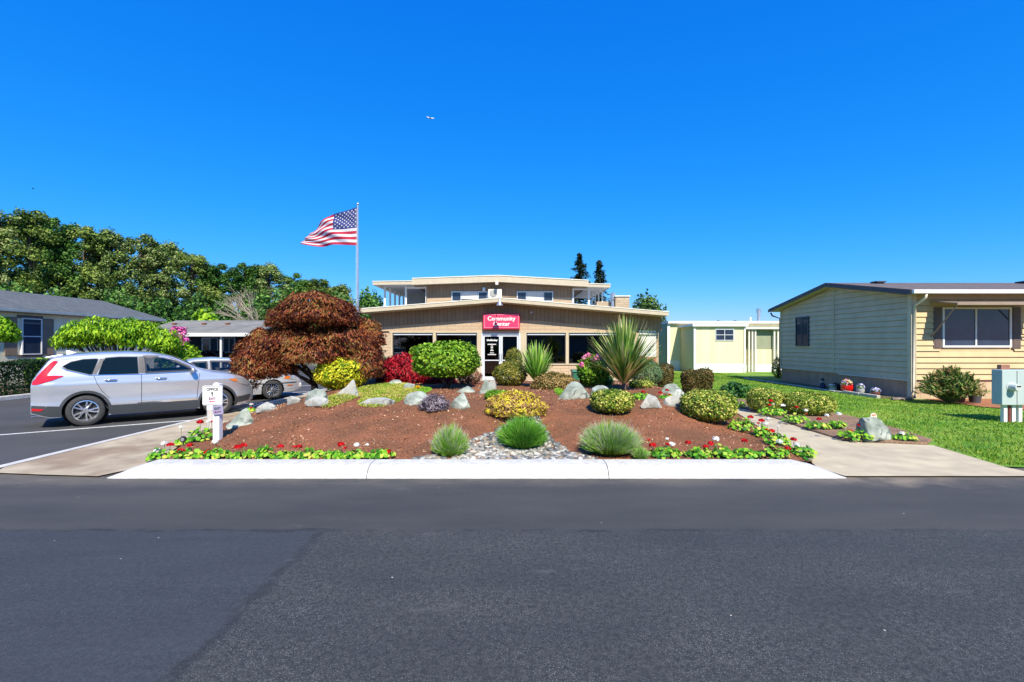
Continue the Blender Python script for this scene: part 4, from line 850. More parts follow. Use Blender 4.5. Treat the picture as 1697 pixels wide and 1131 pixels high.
# ------------------------------------------------------------------ community building
YF = 24.0
M['tanbrick'] = brickmat('tan_roman_brick', (.45,.33,.215), (.50,.37,.245), (.32,.235,.16), .8, .15, .010)
M['ubrick'] = M['tanbrick']
M['board'] = boardmat('brown_board_siding', (.30,.205,.125), .2, 'X', .45, .018)
M['redbrick'] = brickmat('red_brick', (.42,.13,.06), (.5,.18,.09), (.4,.3,.24), .3, .09, .01)
M['roofgrey'] = mat('roof_membrane', (.3,.3,.3), .9)
M['soffit'] = mat('soffit_paint', (.42,.33,.22), .8)
cc = thing('community_center', 'low tan brick community building with a shallow gable roof and an upper storey', 'building', (0, YF, 0))
def rz1(x): return np.interp(x, [-7.29,-.58,7.5], [3.52,4.04,3.37])
def wpiece(mb, x0, x1, z0, z1, y0=YF, y1=YF+.2): mb.box(x0, x1, y0, y1, z0, z1)
wall = MB(); wl, wr = -6.75, 6.3
wpiece(wall, wl, -6.02, 0, 2.37); wpiece(wall, -6.02, -1.62, 0, .78); wpiece(wall, .54, 6.12, 0, .78); wpiece(wall, 6.12, wr, 0, 2.37)
for x0, x1 in ((wl,-.58),(-.58,wr)):
    wall.prism([(x0,2.45),(x1,2.45),(x1,rz1(x1)-.23),(x0,rz1(x0)-.23)], 'y', YF, YF+.2)
wall.build('front_wall', M['tanbrick'], cc, world=True)
sb = MB()
for x0, x1 in ((-7.0,-.58),(-.58,7.42)): sb.prism([(x0,rz1(x0)-.92),(x1,rz1(x1)-.92),(x1,rz1(x1)-.23),(x0,rz1(x0)-.23)], 'y', YF-.04, YF-.003)
sb.build('board_siding', M['board'], cc, world=True)
sw = MB(); sw.box(-6.95,-6.755,YF+.02,36,0,3.25); sw.box(7.18,7.38,YF+.3,36,0,3.1); sw.box(-6.75,7.18,35.8,36,0,3.2); sw.build('side_wall', M['tanbrick'], cc, world=True)
wp = MB(); wp.box(6.3,7.2,YF+.1,YF+.3,1.17,2.5); wp.build('white_panel', M['offwhite'], cc, world=True)
wp = MB(); wp.box(6.3,7.2,YF+.08,YF+.3,0,1.165); wp.build('brick_base', M['redbrick'], cc, world=True)
wp = MB()
for k in range(6): wp.box(6.34+k*.14, 6.34+k*.14+.09, YF+.02, YF+.09, 2.38, 2.5)
wp.box(6.3,7.2,YF-.0,YF+.09,2.3,2.36); wp.build('panel_trim', M['white'], cc, world=True)
rf = MB()
for x0, x1 in ((-7.29,-.58),(-.58,7.5)): rf.prism([(x0,rz1(x0)-.18),(x1,rz1(x1)-.18),(x1,rz1(x1)-.02),(x0,rz1(x0)-.02)], 'y', 23.22, 36.5)
rfo = rf.build('roof', M['roofgrey'], cc, world=True)
fa = MB()
for x0, x1 in ((-7.31,-.58),(-.58,7.52)): fa.prism([(x0,rz1(x0)-.2),(x1,rz1(x1)-.2),(x1,rz1(x1)-.03),(x0,rz1(x0)-.03)], 'y', 23.17, 23.22)
for X, zz in ((-7.34,3.52),(7.50,3.37)): fa.box(X, X+.04, 23.22, 36.5, zz-.2, zz-.03)
fa.build('fascia', M['cream'], cc, world=True)
fa = MB()
for x0, x1 in ((-7.33,-.58),(-.58,7.54)): fa.prism([(x0,rz1(x0)-.03),(x1,rz1(x1)-.03),(x1,rz1(x1)+.01),(x0,rz1(x0)+.01)], 'y', 23.15, 23.3)
fa.build('roof_edge', M['creamlt'], cc, world=True)
so = MB()
for x0, x1 in ((-7.25,-.58),(-.58,7.45)): so.prism([(x0,rz1(x0)-.225),(x1,rz1(x1)-.225),(x1,rz1(x1)-.185),(x0,rz1(x0)-.185)], 'y', 23.24, YF+.3)
so.build('soffit', M['soffit'], cc, world=True)
tr = MB(); tr.box(-6.1,6.2,YF-.03,YF+.15,2.372,2.448)
for a, b in ((-6.02,-5.94),(-3.93,-3.78),(-1.74,-1.53),(.42,.72),(2.67,2.82),(6.06,6.12)): tr.box(a, b, YF-.025, YF+.15, .84 if a not in (-1.74,.42) else .02, 2.37)
tr.box(-6.04,-1.745,YF-.05,YF+.15,.785,.838); tr.box(.722,6.14,YF-.05,YF+.15,.785,.838); tr.build('window_trim', M['tan_trim'], cc, world=True)
ff = fmap_front(YF+.1)
for a, b in ((-5.94,-3.93),(-3.78,-1.74),(.72,2.67),(2.82,6.06)): window(cc, ff, a, b, .84, 2.37, M['dark'], M['glass'], fw=.035, proud=.02)
for a, b in ((-5.9,-3.97),(-3.74,-1.78),(.76,2.63),(2.86,6.02)): MB().box(a, b, YF+.03, YF+.075, 2.265, 2.33).build('window_head_rail', M['alu'], cc, world=True)
bl = MB()
for a, b in ((-5.9,-3.97),(-3.74,-1.78),(.76,2.63),(2.86,6.02)): bl.box(a, b, YF+.16, YF+.2, 2.2, 2.31)
bl.build('blind', M['white'], cc, world=True)
cu = MB()
for a, w_ in ((-5.62,.1),(-4.6,.06),(5.1,.09),(3.9,.05)):
    cu.box(a, a+w_, YF+.16, YF+.2, .84, 2.2)
cu.build('curtain', M['offwhite'], cc, world=True)
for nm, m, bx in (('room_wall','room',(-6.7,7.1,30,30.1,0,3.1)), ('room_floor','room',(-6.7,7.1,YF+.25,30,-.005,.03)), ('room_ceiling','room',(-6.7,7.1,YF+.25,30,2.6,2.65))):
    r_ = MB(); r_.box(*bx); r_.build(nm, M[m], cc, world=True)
# doors
df = MB(); df.box(-1.53,-1.45,YF-.04,YF+.1,.02,2.36); df.box(.34,.42,YF-.04,YF+.1,.02,2.36); df.box(-1.45,.34,YF-.04,YF+.1,2.28,2.36); df.build('door_frame', M['alu'], cc, world=True)
for a, b, k in ((-1.445,-.56,0),(-.55,.335,1)):
    dp = MB(); st = .085
    dp.box(a, a+st, YF+.0, YF+.05, .03, 2.27); dp.box(b-st, b, YF+.0, YF+.05, .03, 2.27); dp.box(a+st, b-st, YF+.0, YF+.05, 2.19, 2.27); dp.box(a+st, b-st, YF+.0, YF+.05, .03, .2); dp.box(a+st, b-st, YF+.0, YF+.05, .98, 1.03)
    d = dp.build('door', M['alu'], cc, world=True); pp = MB(); pp.box(a+st-.01, b-st+.01, YF+.02, YF+.028, .19, 2.2); pp.build('pane', M['glass'], d, world=True)
    hd = MB(); xh = b-.05 if k == 0 else a+.05; hd.tube([(xh, YF-.01, 1.0),(xh, YF-.07, 1.02),(xh, YF-.07, 1.35),(xh, YF-.01, 1.37)], .012, 6); hd.build('handle', M['steel'], d, world=True)
    if k == 0:
        text('Goldenbay', .125, M['white'], d, (-1.0, YF+.012, 1.97), ext=.002, offs=.005, shear=.3)
        lb = MB()                                         # the lines below the name are too small to read in the photograph
        for zl, wl_, hl in ((1.80,.42,.04),(1.715,.11,.035),(1.64,.11,.035),(1.56,.10,.035),(1.49,.16,.035),(1.37,.2,.03),(1.29,.42,.035)):
            q_ = -1.0-wl_/2
            while q_ < -1.0+wl_/2:
                lb.box(q_, min(q_+.05, -1.0+wl_/2), YF+.008, YF+.014, zl-hl/2, zl+hl/2); q_ += .058
        lb.build('lettering', M['white'], d, world=True)
# upper storey
YU = 28.0
uw = MB(); uw.box(-4.94,3.47,YU,YU+.2,3.6,4.53); uw.build('upper_brick', M['tanbrick'], cc, world=True)
ub = MB()
def rz2(x): return np.interp(x, [-5.6,-.82,4.27], [5.54,5.71,5.43])
for x0, x1 in ((-4.96,-.82),(-.82,3.49)): ub.prism([(x0,4.535),(x1,4.535),(x1,rz2(x1)-.36),(x0,rz2(x0)-.36)], 'y', YU-.03, YU+.2)
ub.box(-4.96,-4.8,YU+.2,34,3.6,5.15); ub.box(3.33,3.49,YU+.2,34,3.6,5.05); ub.build('upper_siding', M['board'], cc, world=True)
ur = MB()
for x0, x1 in ((-5.6,-.82),(-.82,4.27)): ur.prism([(x0,rz2(x0)-.34),(x1,rz2(x1)-.34),(x1,rz2(x1)-.02),(x0,rz2(x0)-.02)], 'y', 27.35, 34.4)
ur.build('upper_roof', M['soffit'], cc, world=True)
uf = MB()
for x0, x1 in ((-5.63,-.82),(-.82,4.3)): uf.prism([(x0,rz2(x0)-.37),(x1,rz2(x1)-.37),(x1,rz2(x1)-.03),(x0,rz2(x0)-.03)], 'y', 27.3, 27.35)
uf.box(-5.66,-5.63,27.3,34.4,5.17,5.51); uf.box(4.3,4.33,27.3,34.4,5.06,5.4)
uf.prism([(-7.85,5.16),(-5.66,5.19),(-5.66,5.37),(-7.85,5.33)], 'y', 27.3, 27.36); uf.prism([(4.33,5.06),(5.53,5.01),(5.53,5.18),(4.33,5.22)], 'y', 27.3, 27.36); uf.box(-7.88,-7.85,27.3,34.2,5.16,5.34); uf.box(5.53,5.56,27.3,34.2,5.01,5.19)
uf.build('upper_fascia', M['cream'], cc, world=True)
ue = MB()
for x0, x1 in ((-5.65,-.82),(-.82,4.32)): ue.prism([(x0,rz2(x0)-.03),(x1,rz2(x1)-.03),(x1,rz2(x1)+.015),(x0,rz2(x0)+.015)], 'y', 27.27, 27.4)
ue.prism([(-7.9,5.34),(-5.66,5.375),(-5.66,5.41),(-7.9,5.38)], 'y', 27.27, 27.4); ue.prism([(4.33,5.22),(5.58,5.18),(5.58,5.22),(4.33,5.26)], 'y', 27.27, 27.4); ue.build('upper_roof_edge', M['creamlt'], cc, world=True)
ps = MB(); ps.prism([(-7.82,5.2),(-5.66,5.23),(-5.66,5.33),(-7.82,5.3)], 'y', 27.37, 34.2); ps.build('porch_roof', M['white'], cc, world=True); ps = MB(); ps.prism([(4.34,5.08),(5.52,5.04),(5.52,5.14),(4.34,5.18)], 'y', 27.37, 34.2); ps.build('porch_roof', M['white'], cc, world=True)
for yy in (28, 29.2, 30.4, 31.6, 32.8):
    for bx in ((-7.42,-7.32,yy-.05,yy+.05,3.4,5.2), (5.2,5.28,yy-.04,yy+.04,3.3,5.05)): MB().box(*bx).build('porch_post', M['white'], cc, world=True)
for bx in ((-6.2,-6.1,27.95,28.05,3.4,5.22), (-5.0,-4.965,27.9,27.965,3.6,5.15), (4.4,4.5,27.95,28.05,3.5,5.1), (3.5,3.58,27.9,27.95,3.6,5.04)): MB().box(*bx).build('porch_post', M['white'], cc, world=True)
for bx in ((-6.1,-5.0,27.95,28.02,5.03,5.12), (3.58,5.2,27.96,28.03,4.95,5.04)): MB().box(*bx).build('porch_beam', M['white'], cc, world=True)
pb = MB(); pb.box(-7.3,-4.97,32.9,33,3.4,5.2); pb.box(-7.5,-4.97,27.8,33.2,3.3,3.42); pb.build('porch_back_wall', M['offwhite'], cc, world=True)
fu = fmap_front(YU-.03)
for a, b in ((-3.5,-1.4),(.28,2.38)):
    window(cc, fu, a, b, 4.28, 4.86, M['alu'], M['glassdark'], mull=(a+(b-a)*.26, a+(b-a)*.74), fw=.05, proud=.05, pz=.012)
cb_ = MB(); cb_.box(-2.92,-1.98,YU-.062,YU-.052,4.42,4.8); cb_.build('upper_blind', M['offwhite'], cc, world=True); cb_ = MB(); cb_.box(.86,1.8,YU-.062,YU-.052,4.33,4.8); cb_.build('upper_blind', M['offwhite'], cc, world=True)
gm = MB(); gm.box(-.93,-.77,27.1,27.32,5.16,5.33); gm.build('ridge_beam_end', M['creamlt'], cc, world=True)
M['chim'] = brickmat('tan_chimney_stone', (.5,.4,.27), (.42,.3,.17), (.3,.25,.2), .4, .12, .012)
ch = MB(); x0, z0 = XZ(1020, 508, 25); x1, z1 = XZ(1043, 492, 25); ch.box(x0, x1, 25, 26.1, 3.2, z1); ch.box(x0-.9, x0-.003, 25.4, 26.0, 3.2, z1-.22); c_ = ch.build('chimney', M['chim'], cc, world=True)
c2 = MB(); c2.box(x0-.05, x1+.05, 24.95, 26.15, z1+.003, z1+.06); c2.build('cap', M['offwhite'], c_, world=True)
fl = thing('flue_pipe', 'shiny metal flue pipe with a cap left of the stone chimney on the lower roof', 'flue', (5.27,25.2,3.35)); mb = MB(); mb.lathe([(.09,0),(.09,.75),(.16,.8),(.16,.84)], 14); mb.build('pipe', M['steel'], fl, smooth='auto'); mb = MB(); mb.lathe([(.13,.86),(.13,1.08),(.15,1.1),(.0,1.16)], 14); mb.build('cap', M['steel'], fl, smooth='auto')
# sign, lamp, cameras, AC
M['signred'] = mat('crimson_sign_face', (.78,.035,.12), .45, var=.02)
x0, z1 = XZ(800.5, 519.5, 23.72); x1, z0 = XZ(861.5, 546, 23.72)
sg = thing('building_sign', 'crimson sign board over the door reading Community Center in white', 'sign', ((x0+x1)/2, 23.72, z0)); mb = MB(); mb.box(x0, x1, 23.72, 23.96, z0, z1); mb.build('board', mat('crimson_sign_edge', (.55,.02,.06), .5), sg, world=True, bevel=.01)
mb = MB(); i = .04; xm = (x0+x1)/2
mb.box(x0+i, x1-i, 23.7, 23.718, z0+i, z1-i); mb.build('face', M['signred'], sg, world=True)
M['pinkline'] = mat('pink_border', (.9,.35,.42), .5)
mb = MB(); a, b, c, d = x0+.06, x1-.06, z0+.07, z1-.06; q = .018
for bx in ((a,b,c,c+q),(a,b,d-q,d),(a,a+q,c+q,d-q),(b-q,b,c+q,d-q)): mb.box(bx[0], bx[1], 23.694, 23.699, bx[2], bx[3])
mb.build('border', M['pinkline'], sg, world=True)
text('Community', .285, M['white'], sg, (xm, 23.693, z0+.43), ext=.004, offs=.006); text('Center', .285, M['white'], sg, (xm, 23.693, z0+.17), ext=.004, offs=.006)
X, Z = XZ(828, 503, 22.72)
lm = thing('flood_lamp', 'galvanised cone lamp hung from the gable peak above the red sign', 'lamp', (X, 22.72, Z)); mb = MB(); mb.tube([(0,.44,.22),(0,.2,.3),(0,0,.28),(0,0,.18)], .02, 7); mb.build('arm', M['steel'], lm, smooth=True); mb = MB(); mb.lathe([(.035,.2),(.05,.14),(.07,.04),(.15,-.08),(.165,-.1),(.14,-.1),(.05,.03)], 18); mb.build('shade', M['steel'], lm, smooth='auto')
for (px, py, Y_, lab) in ((881, 518, 23.92, 'white dome security camera right of the red sign'), (1043, 532, 23.92, 'white dome security camera above the tall yucca')):
    X, Z = XZ(px, py, Y_); t = thing('security_camera', lab, 'camera', (X, Y_, Z), group='security cameras under the eave'); mb = MB(); mb.lathe([(.0,.0),(.06,.0),(.06,-.05),(.045,-.07)], 12, 'y'); mb.build('mount', M['white'], t); mb = MB(); mb.tube([(0,-.05,0),(.03,-.17,-.04),(.04,-.24,-.06)], [.045,.05,.045], 10); mb.build('body', M['white'], t, smooth='auto'); mb = MB(); mb.tube([(.04,-.24,-.06),(.042,-.252,-.063)], .036, 10); mb.build('lens', M['black'], t)
X0, Z1 = XZ(809, 479.5, 27.6); X1, Z0 = XZ(831.5, 494, 27.6)
ac = thing('air_conditioner', 'cream outdoor air conditioner unit mounted on the upper storey wall', 'air conditioner', ((X0+X1)/2, 27.6, Z0)); mb = MB(); mb.box(X0, X1, 27.6, 27.95, Z0, Z1); mb.build('casing', M['creamlt'], ac, world=True, bevel=.015)
mb = MB(); cx = X0+.3; cz = (Z0+Z1)/2; mb.lathe([(.0,0),(.19,0),(.2,-.012),(.21,0)], 24, 'y', (cx, 27.592, cz)); mb.build('fan_ring', mat('fan_grey', (.3,.3,.28), .6), ac, world=True)
mb = MB()
for k in range(-5, 6):
    hh = math.sqrt(max(0, .18**2-(k*.033)**2)); mb.box(cx-hh, cx+hh, 27.566, 27.574, cz+k*.033-.005, cz+k*.033+.005)
mb.build('grille', M['offwhite'], ac, world=True)
mb = MB(); mb.box(X0+.02, X0+.1, 27.62, 27.95, Z0-.05, Z0-.003); mb.box(X1-.1, X1-.02, 27.62, 27.95, Z0-.05, Z0-.003); mb.build('feet', M['steel'], ac, world=True)
X, Z = XZ(802, 480, 27.9); t = thing('wall_speaker', 'small grey wall lamp box left of the air conditioner', 'lamp', (X, 27.9, Z)); mb = MB(); mb.box(-.08,.08,-.1,.07,-.11,.11); mb.build('casing', M['steel'], t, bevel=.01); mb = MB(); mb.box(-.06,.06,-.118,-.101,-.09,.03); mb.build('lens', M['white'], t)

# ------------------------------------------------------------------ right house
M['sage'] = mat('sage_grey_siding', (.55,.455,.315), .75, var=.09, scale=2)
M['beige'] = mat('warm_beige_siding', (.58,.44,.245), .75, var=.09, scale=2)
M['skirt'] = boardmat('tan_skirting', (.52,.38,.235), .3, 'X', .75, .02); M['skirtY'] = boardmat('shaded_tan_skirting', (.42,.27,.17), .3, 'Y', .75, .02)  # side skirt repeats the tan boards in a darker tone for its shade
M['shingle'] = brickmat('brown_shingle', (.16,.125,.11), (.11,.09,.085), (.06,.05,.045), .3, .13, .006, swz='xy')
M['shinglegrey'] = brickmat('grey_shingle', (.085,.095,.095), (.125,.135,.13), (.05,.05,.06), .3, .14, .006, swz='yx' if False else 'xy', bump=.3)
M['darkfascia'] = mat('slate_fascia_paint', (.055,.06,.08), .6, var=.1)
M['brownsh'] = mat('brown_shutter_paint', (.16,.115,.1), .7)
HX, HY = 13.0, 15.7; EZ, RZ, RY = 3.55, 4.22, 19.45; BYY = 23.3
rh = thing('mobile_home', 'single storey home with beige front siding and grey green gable side on the right', 'house', (HX, HY, 0))
def hz(y): return np.interp(y, [HY-.4, RY, BYY+.4], [EZ-.06, RZ, EZ-.06])
def lap_side(X, y0, y1, z0, step, top):
    mb = MB(); z = z0
    while z < max(top(y0), top(y1), top((y0+y1)/2), top(RY) if y0 < RY < y1 else 0) - .03:
        za, zb = z, z+step-.018
        ys = np.linspace(y0, y1, 60); ok = [q for q in ys if top(q)-.14 > za]
        if len(ok) < 2: break
        a, b = ok[0], ok[-1]; ok2 = [q for q in ys if top(q)-.14 > zb]; a2, b2 = (ok2[0], ok2[-1]) if len(ok2) > 1 else ((a+b)/2-.1, (a+b)/2+.1)
        mb.add([(X-.045,a,za),(X-.045,b,za),(X-.016,b2,zb),(X-.016,a2,zb),(X,a,za),(X,b,za)], [(0,3,2,1),(0,1,5,4)]); z += step
    return mb
swx, swy0, swy1 = HX, HY+.1, BYY
gw = MB(); gw.prism([(HY,.63),(BYY,.63),(BYY,hz(BYY)-.13),(RY,RZ-.13),(HY,hz(HY)-.13)], 'x', HX, HX+.1); gw.build('side_wall', M['sage'], rh, world=True)
wY0, wY1, wZ0, wZ1 = 21.05, 22.0, 1.72, 3.02
a_ = lap_side(HX, HY+.1, BYY-.05, .65, .196, hz); a_.build('side_siding', M['sage'], rh, world=True, fix=False)
cj = MB(); cj.box(HX-.045,HX-.0,19.42,19.5,.64,RZ-.16); cj.build('side_batten', M['sage'], rh, world=True); cj = MB(); cj.box(HX-.05,HX+.0,BYY-.06,BYY+.02,.64,hz(BYY)-.15); cj.build('side_batten', M['sage'], rh, world=True)
fwl = MB(); fwl.box(HX+.1,25,HY,HY+.1,.63,EZ-.1); fwl.build('front_wall', M['beige'], rh, world=True)
mb = MB(); z = .65
while z < 3.3:
    for (xa, xb) in (((HX+.1, 25),) if not (z+.1 > 1.66 and z < 3.0) else ((HX+.1, 13.9), (16.3, 25))):
        mb.add([(xa,HY-.05,z),(xb,HY-.05,z),(xb,HY-.012,z+.172),(xa,HY-.012,z+.172),(xa,HY,z),(xb,HY,z)], [(0,1,2,3),(0,4,5,1)])
    z += .186
mb.build('front_siding', M['beige'], rh, world=True, fix=False)
mb = MB(); mb.box(HX-.065,HX+.1,HY-.065,HY-.0,.05,EZ-.12); mb.box(HX-.06,HX-.0,HY+.0,HY+.1,.05,EZ-.12); mb.build('corner_trim', mat('beige_trim', (.6,.5,.36), .6), rh, world=True)
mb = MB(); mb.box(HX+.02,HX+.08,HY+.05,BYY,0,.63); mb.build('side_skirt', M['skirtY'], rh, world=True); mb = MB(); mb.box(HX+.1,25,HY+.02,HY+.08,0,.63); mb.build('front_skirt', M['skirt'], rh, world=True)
mb = MB(); mb.box(HX-.035,HX+.02,HY+.1,HY+3.5,.6,.64); mb.build('skirt_flashing', M['offwhite'], rh, world=True)
ov = .38
mb = MB(); mb.prism([(HY-.45,EZ-.10),(RY,RZ-.02),(RY,RZ+.06),(HY-.45,EZ-.02)], 'x', HX-ov, 25.6); mb.prism([(BYY+.45,EZ-.10),(RY,RZ-.02),(RY,RZ+.06),(BYY+.45,EZ-.02)], 'x', HX-ov, 25.6); mb.build('roof', M['shingle'], rh, world=True)
mb = MB(); mb.prism([(HY-.45,EZ-.18),(RY,RZ-.10),(RY,RZ+.02),(HY-.45,EZ-.06)], 'x', HX-ov-.03, HX-ov-.002); mb.prism([(BYY+.45,EZ-.18),(RY,RZ-.10),(RY,RZ+.02),(BYY+.45,EZ-.06)], 'x', HX-ov-.03, HX-ov-.002); mb.build('rake_board', M['darkfascia'], rh, world=True)
mb = MB(); mb.prism([(HY-.42,EZ-.16),(RY,RZ-.08),(RY,RZ-.04),(HY-.42,EZ-.12)], 'x', HX-ov+.01, 25.5); mb.prism([(BYY+.42,EZ-.16),(RY,RZ-.08),(RY,RZ-.04),(BYY+.42,EZ-.12)], 'x', HX-ov+.01, 25.5); mb.build('soffit', mat('beige_soffit', (.5,.42,.3), .8), rh, world=True)
mb = MB(); mb.box(HX-ov,25.6,HY-.56,HY-.46,EZ-.15,EZ-.03); mb.build('gutter', M['white'], rh, world=True, bevel=.012)
mb = MB(); mb.tube([(HX+.05,HY-.5,EZ-.16),(HX+.03,HY-.5,EZ-.28),(HX+.0,HY-.12,EZ-.5),(HX+.0,HY-.11,.35),(HX-.15,HY-.3,.1)], .038, 8); mb.build('downspout', mat('cream_pipe', (.68,.6,.45), .5), rh, world=True, smooth=True)
mb = MB(); mb.tube([(HX-.3,BYY+.4,EZ-.2),(HX-.25,BYY+.35,EZ-.35),(HX-.03,BYY+.06,EZ-.5),(HX-.04,BYY+.06,.3)], .04, 8); mb.build('downspout', mat('rust_pipe', (.25,.1,.06), .6), rh, world=True, smooth=True)
window(rh, fmap_nx(HX-.01), wY0, wY1, wZ0, wZ1, M['darkfascia'], M['glassdark'], mull=((wY0+wY1)/2,), fw=.05, proud=.08, pz=.05)
window(rh, fmap_front(HY-.01), 13.96, 16.2, 1.70, 3.0, M['white'], M['glassdark'], mull=(15.05,), fw=.06, proud=.05, pz=.015, name='picture_window')
for a, b in ((13.68,13.93),(16.23,16.5)):
    mb = MB(); mb.box(a, b, HY-.05, HY-.03, 1.66, 3.0)
    for k in range(22): mb.box(a+.03, b-.03, HY-.064, HY-.052, 1.7+k*.058, 1.7+k*.058+.035)
    mb.build('shutter', M['brownsh'], rh, world=True)
M['awn'] = mat('taupe_awning', (.30,.22,.17), .6, var=.1)
aw = thing('awning', 'open metal awning propped over the picture window of the right house', 'awning', (15.1,HY,2.95)); mb = MB()
mb.add([(13.55,HY-.05,3.17),(16.75,HY-.05,3.17),(16.75,HY-1.0,3.04),(13.55,HY-1.0,3.04),(13.55,HY-.05,3.20),(16.75,HY-.05,3.20),(16.75,HY-1.0,3.07),(13.55,HY-1.0,3.07)], [(0,3,2,1),(4,5,6,7),(0,1,5,4),(1,2,6,5),(2,3,7,6),(3,0,4,7)])
mb.box(13.53,16.77,HY-1.04,HY-1.003,3.0,3.08); mb.build('canopy', M['awn'], aw, world=True)
for X in (13.6, 16.7):
    mb = MB(); mb.tube([(X,HY-.95,3.0),(X,HY-.05,2.05)], .022, 6); mb.build('arm', M['awn'], aw, world=True)
for X, w_ in ((14.3,'left'),(20.0,'right')):
    zt = 4.12; t = thing('roof_vent', 'low dark roof vent near the %s of the right house ridge' % w_, 'vent', (X,RY-.6,zt), group='vents on the right house roof'); mb = MB(); mb.box(-.13,.13,-.13,.13,-.05,.08); mb.build('collar', M['darkfascia'], t); mb = MB(); mb.box(-.19,.19,-.19,.19,.083,.14); mb.build('cap', M['darkfascia'], t, bevel=.02)
# edging blocks along the side wall
M['block'] = mat('grey_concrete_block', (.45,.42,.38), .9, var=.15, scale=9, bump=.3)
eb = thing('edging', 'row of low concrete edging blocks along the grey green side of the right house', 'edging', (12.5,18,0)); yy = 15.9; k = 0
while yy < 24.8:
    L = .42; mb = MB(); x_ = 12.02 + .012*math.sin(k*2.1); mb.box(x_, x_+.12, yy, yy+L-.02, -.01, .07 if yy > 17.4 else .12); mb.build('edging_block', M['block'], eb, world=True, bevel=.012); yy += L; k += 1
for i, (a, b) in enumerate((((12.35,15.75),(12.75,15.45)),)):
    pass
dp = thing('drain_pipe', 'corrugated brown drain hose lying at the corner of the right house', 'pipe', (12.8,15.5,0)); mb = MB(); pts = [(12.95,15.62,.12),(12.75,15.45,.07),(12.4,15.3,.06),(12.1,15.35,.06)]
mb.tube(pts, .05, 10); mb.build('hose', mat('brown_hose', (.25,.19,.15), .6), dp, world=True, smooth=True)
mb = MB()
for q in np.linspace(0, 1, 14): 
    p0 = Vector(pts[1]).lerp(Vector(pts[3]), q) ; mb.tube([p0, p0+Vector((-.02,0,0))], .057, 10)
mb.build('rings', mat('brown_hose_ring', (.2,.15,.12), .6), dp, world=True)
# flower pots by the side wall
def pot(label, px, pyb, pyt, wpx, colr, flc, Xw, seed, shape='bowl', kindn='flower_pot'):
    Yc = Xw*F/(px-CX); s = Yc/F; w_ = wpx/2*s; zb = .04; h = max(.14, (pyb-pyt)*s*.62); t = thing(kindn, label, 'flower pot', (Xw, Yc, zb), group='flower pots along the right house'); mb = MB()
    prof = [(0,0),(w_*.6,0),(w_*.92,h*.35),(w_,h*.65),(w_*.93,h*.93),(w_*.98,h),(w_*.85,h),(w_*.82,h*.85),(0,h*.83)]; mb.lathe(prof, 22); mb.build('pot', colr, t, smooth='auto'); rs = np.random.default_rng(seed)
    P, N = crown(260, w_*.95, w_*.95, h*.7, 'dome', rs, .1, 3, .2); P[:,2] += h*.9; npmesh('foliage', kites(P, N, .04, .025, rs), 4, L_['moss'], t)
    P, N = crown(90, w_, w_, h*.85, 'dome', rs, .1, 3, .05); P[:,2] += h*.9; npmesh('blossoms', kites(P, N, .055, .05, rs), 4, flc, t)
mixp = leafmat('pansy_petal', [(.6,.62,.75),(.8,.75,.3),(.7,.15,.1),(.35,.3,.7)], .1, cl=9); lilac = leafmat('lilac_petal', [(.35,.3,.65),(.5,.5,.8),(.7,.65,.8)], .1, cl=9)
pot('glossy red bowl pot with mixed pansies by the grey green wall', 1404, 653, 633, 19, mat('red_glaze', (.6,.01,.008), .15, coat=.6), mixp, 12.38, 1)
pot('pale grey pot with lilac flowers between the red and the brown pots', 1426, 656, 640, 12, mat('grey_glaze', (.4,.42,.38), .4), lilac, 12.38, 2)
pot('brown glazed pot with lilac and yellow flowers nearest the house corner', 1450.5, 657, 644, 14, mat('brown_glaze', (.16,.06,.045), .2, coat=.4), lilac, 12.38, 3)
def ornament(name, label, px, Xw, parts, cat='ornament'):
    Yc = Xw*F/(px-CX); t = thing(name, label, cat, (Xw, Yc, .03))
    for nm, m, prof, c in parts: mb = MB(); mb.lathe(prof, 14, 'z', c); mb.build(nm, m, t, smooth='auto')
sheet('house_side_bed', [(12.14,15.8),(13.02,15.8),(13.02,23.6),(12.14,23.6)], .035, M['soil'])
ornament('garden_gnome', 'small dark garden figure with a pale face left of the pots', 1363, 12.38, [('body', mat('navy_glaze', (.02,.025,.05), .5), [(0,0),(.12,0),(.13,.1),(.09,.2),(.04,.24)], (0,0,0)), ('head', mat('pale_face', (.55,.38,.3), .6), [(0,.0),(.05,.02),(.07,.07),(.05,.12),(0,.14)], (-.02,0,.22)), ('cap', M['black'], [(.08,0),(.06,.06),(0,.12)], (0,.0,.32))])
ornament('garden_ornament', 'low cream and black garden ornament left of the red pot', 1383, 12.38, [('base', mat('cream_glaze', (.5,.52,.3), .5), [(0,0),(.13,0),(.14,.06),(.1,.12),(.12,.16),(0,.17)], (-.06,0,0)), ('back', M['black'], [(0,0),(.13,.02),(.16,.14),(.12,.27),(0,.31)], (.1,.06,0)), ('top', M['white'], [(0,0),(.1,0),(.1,.03),(0,.04)], (-.1,0,.2))])
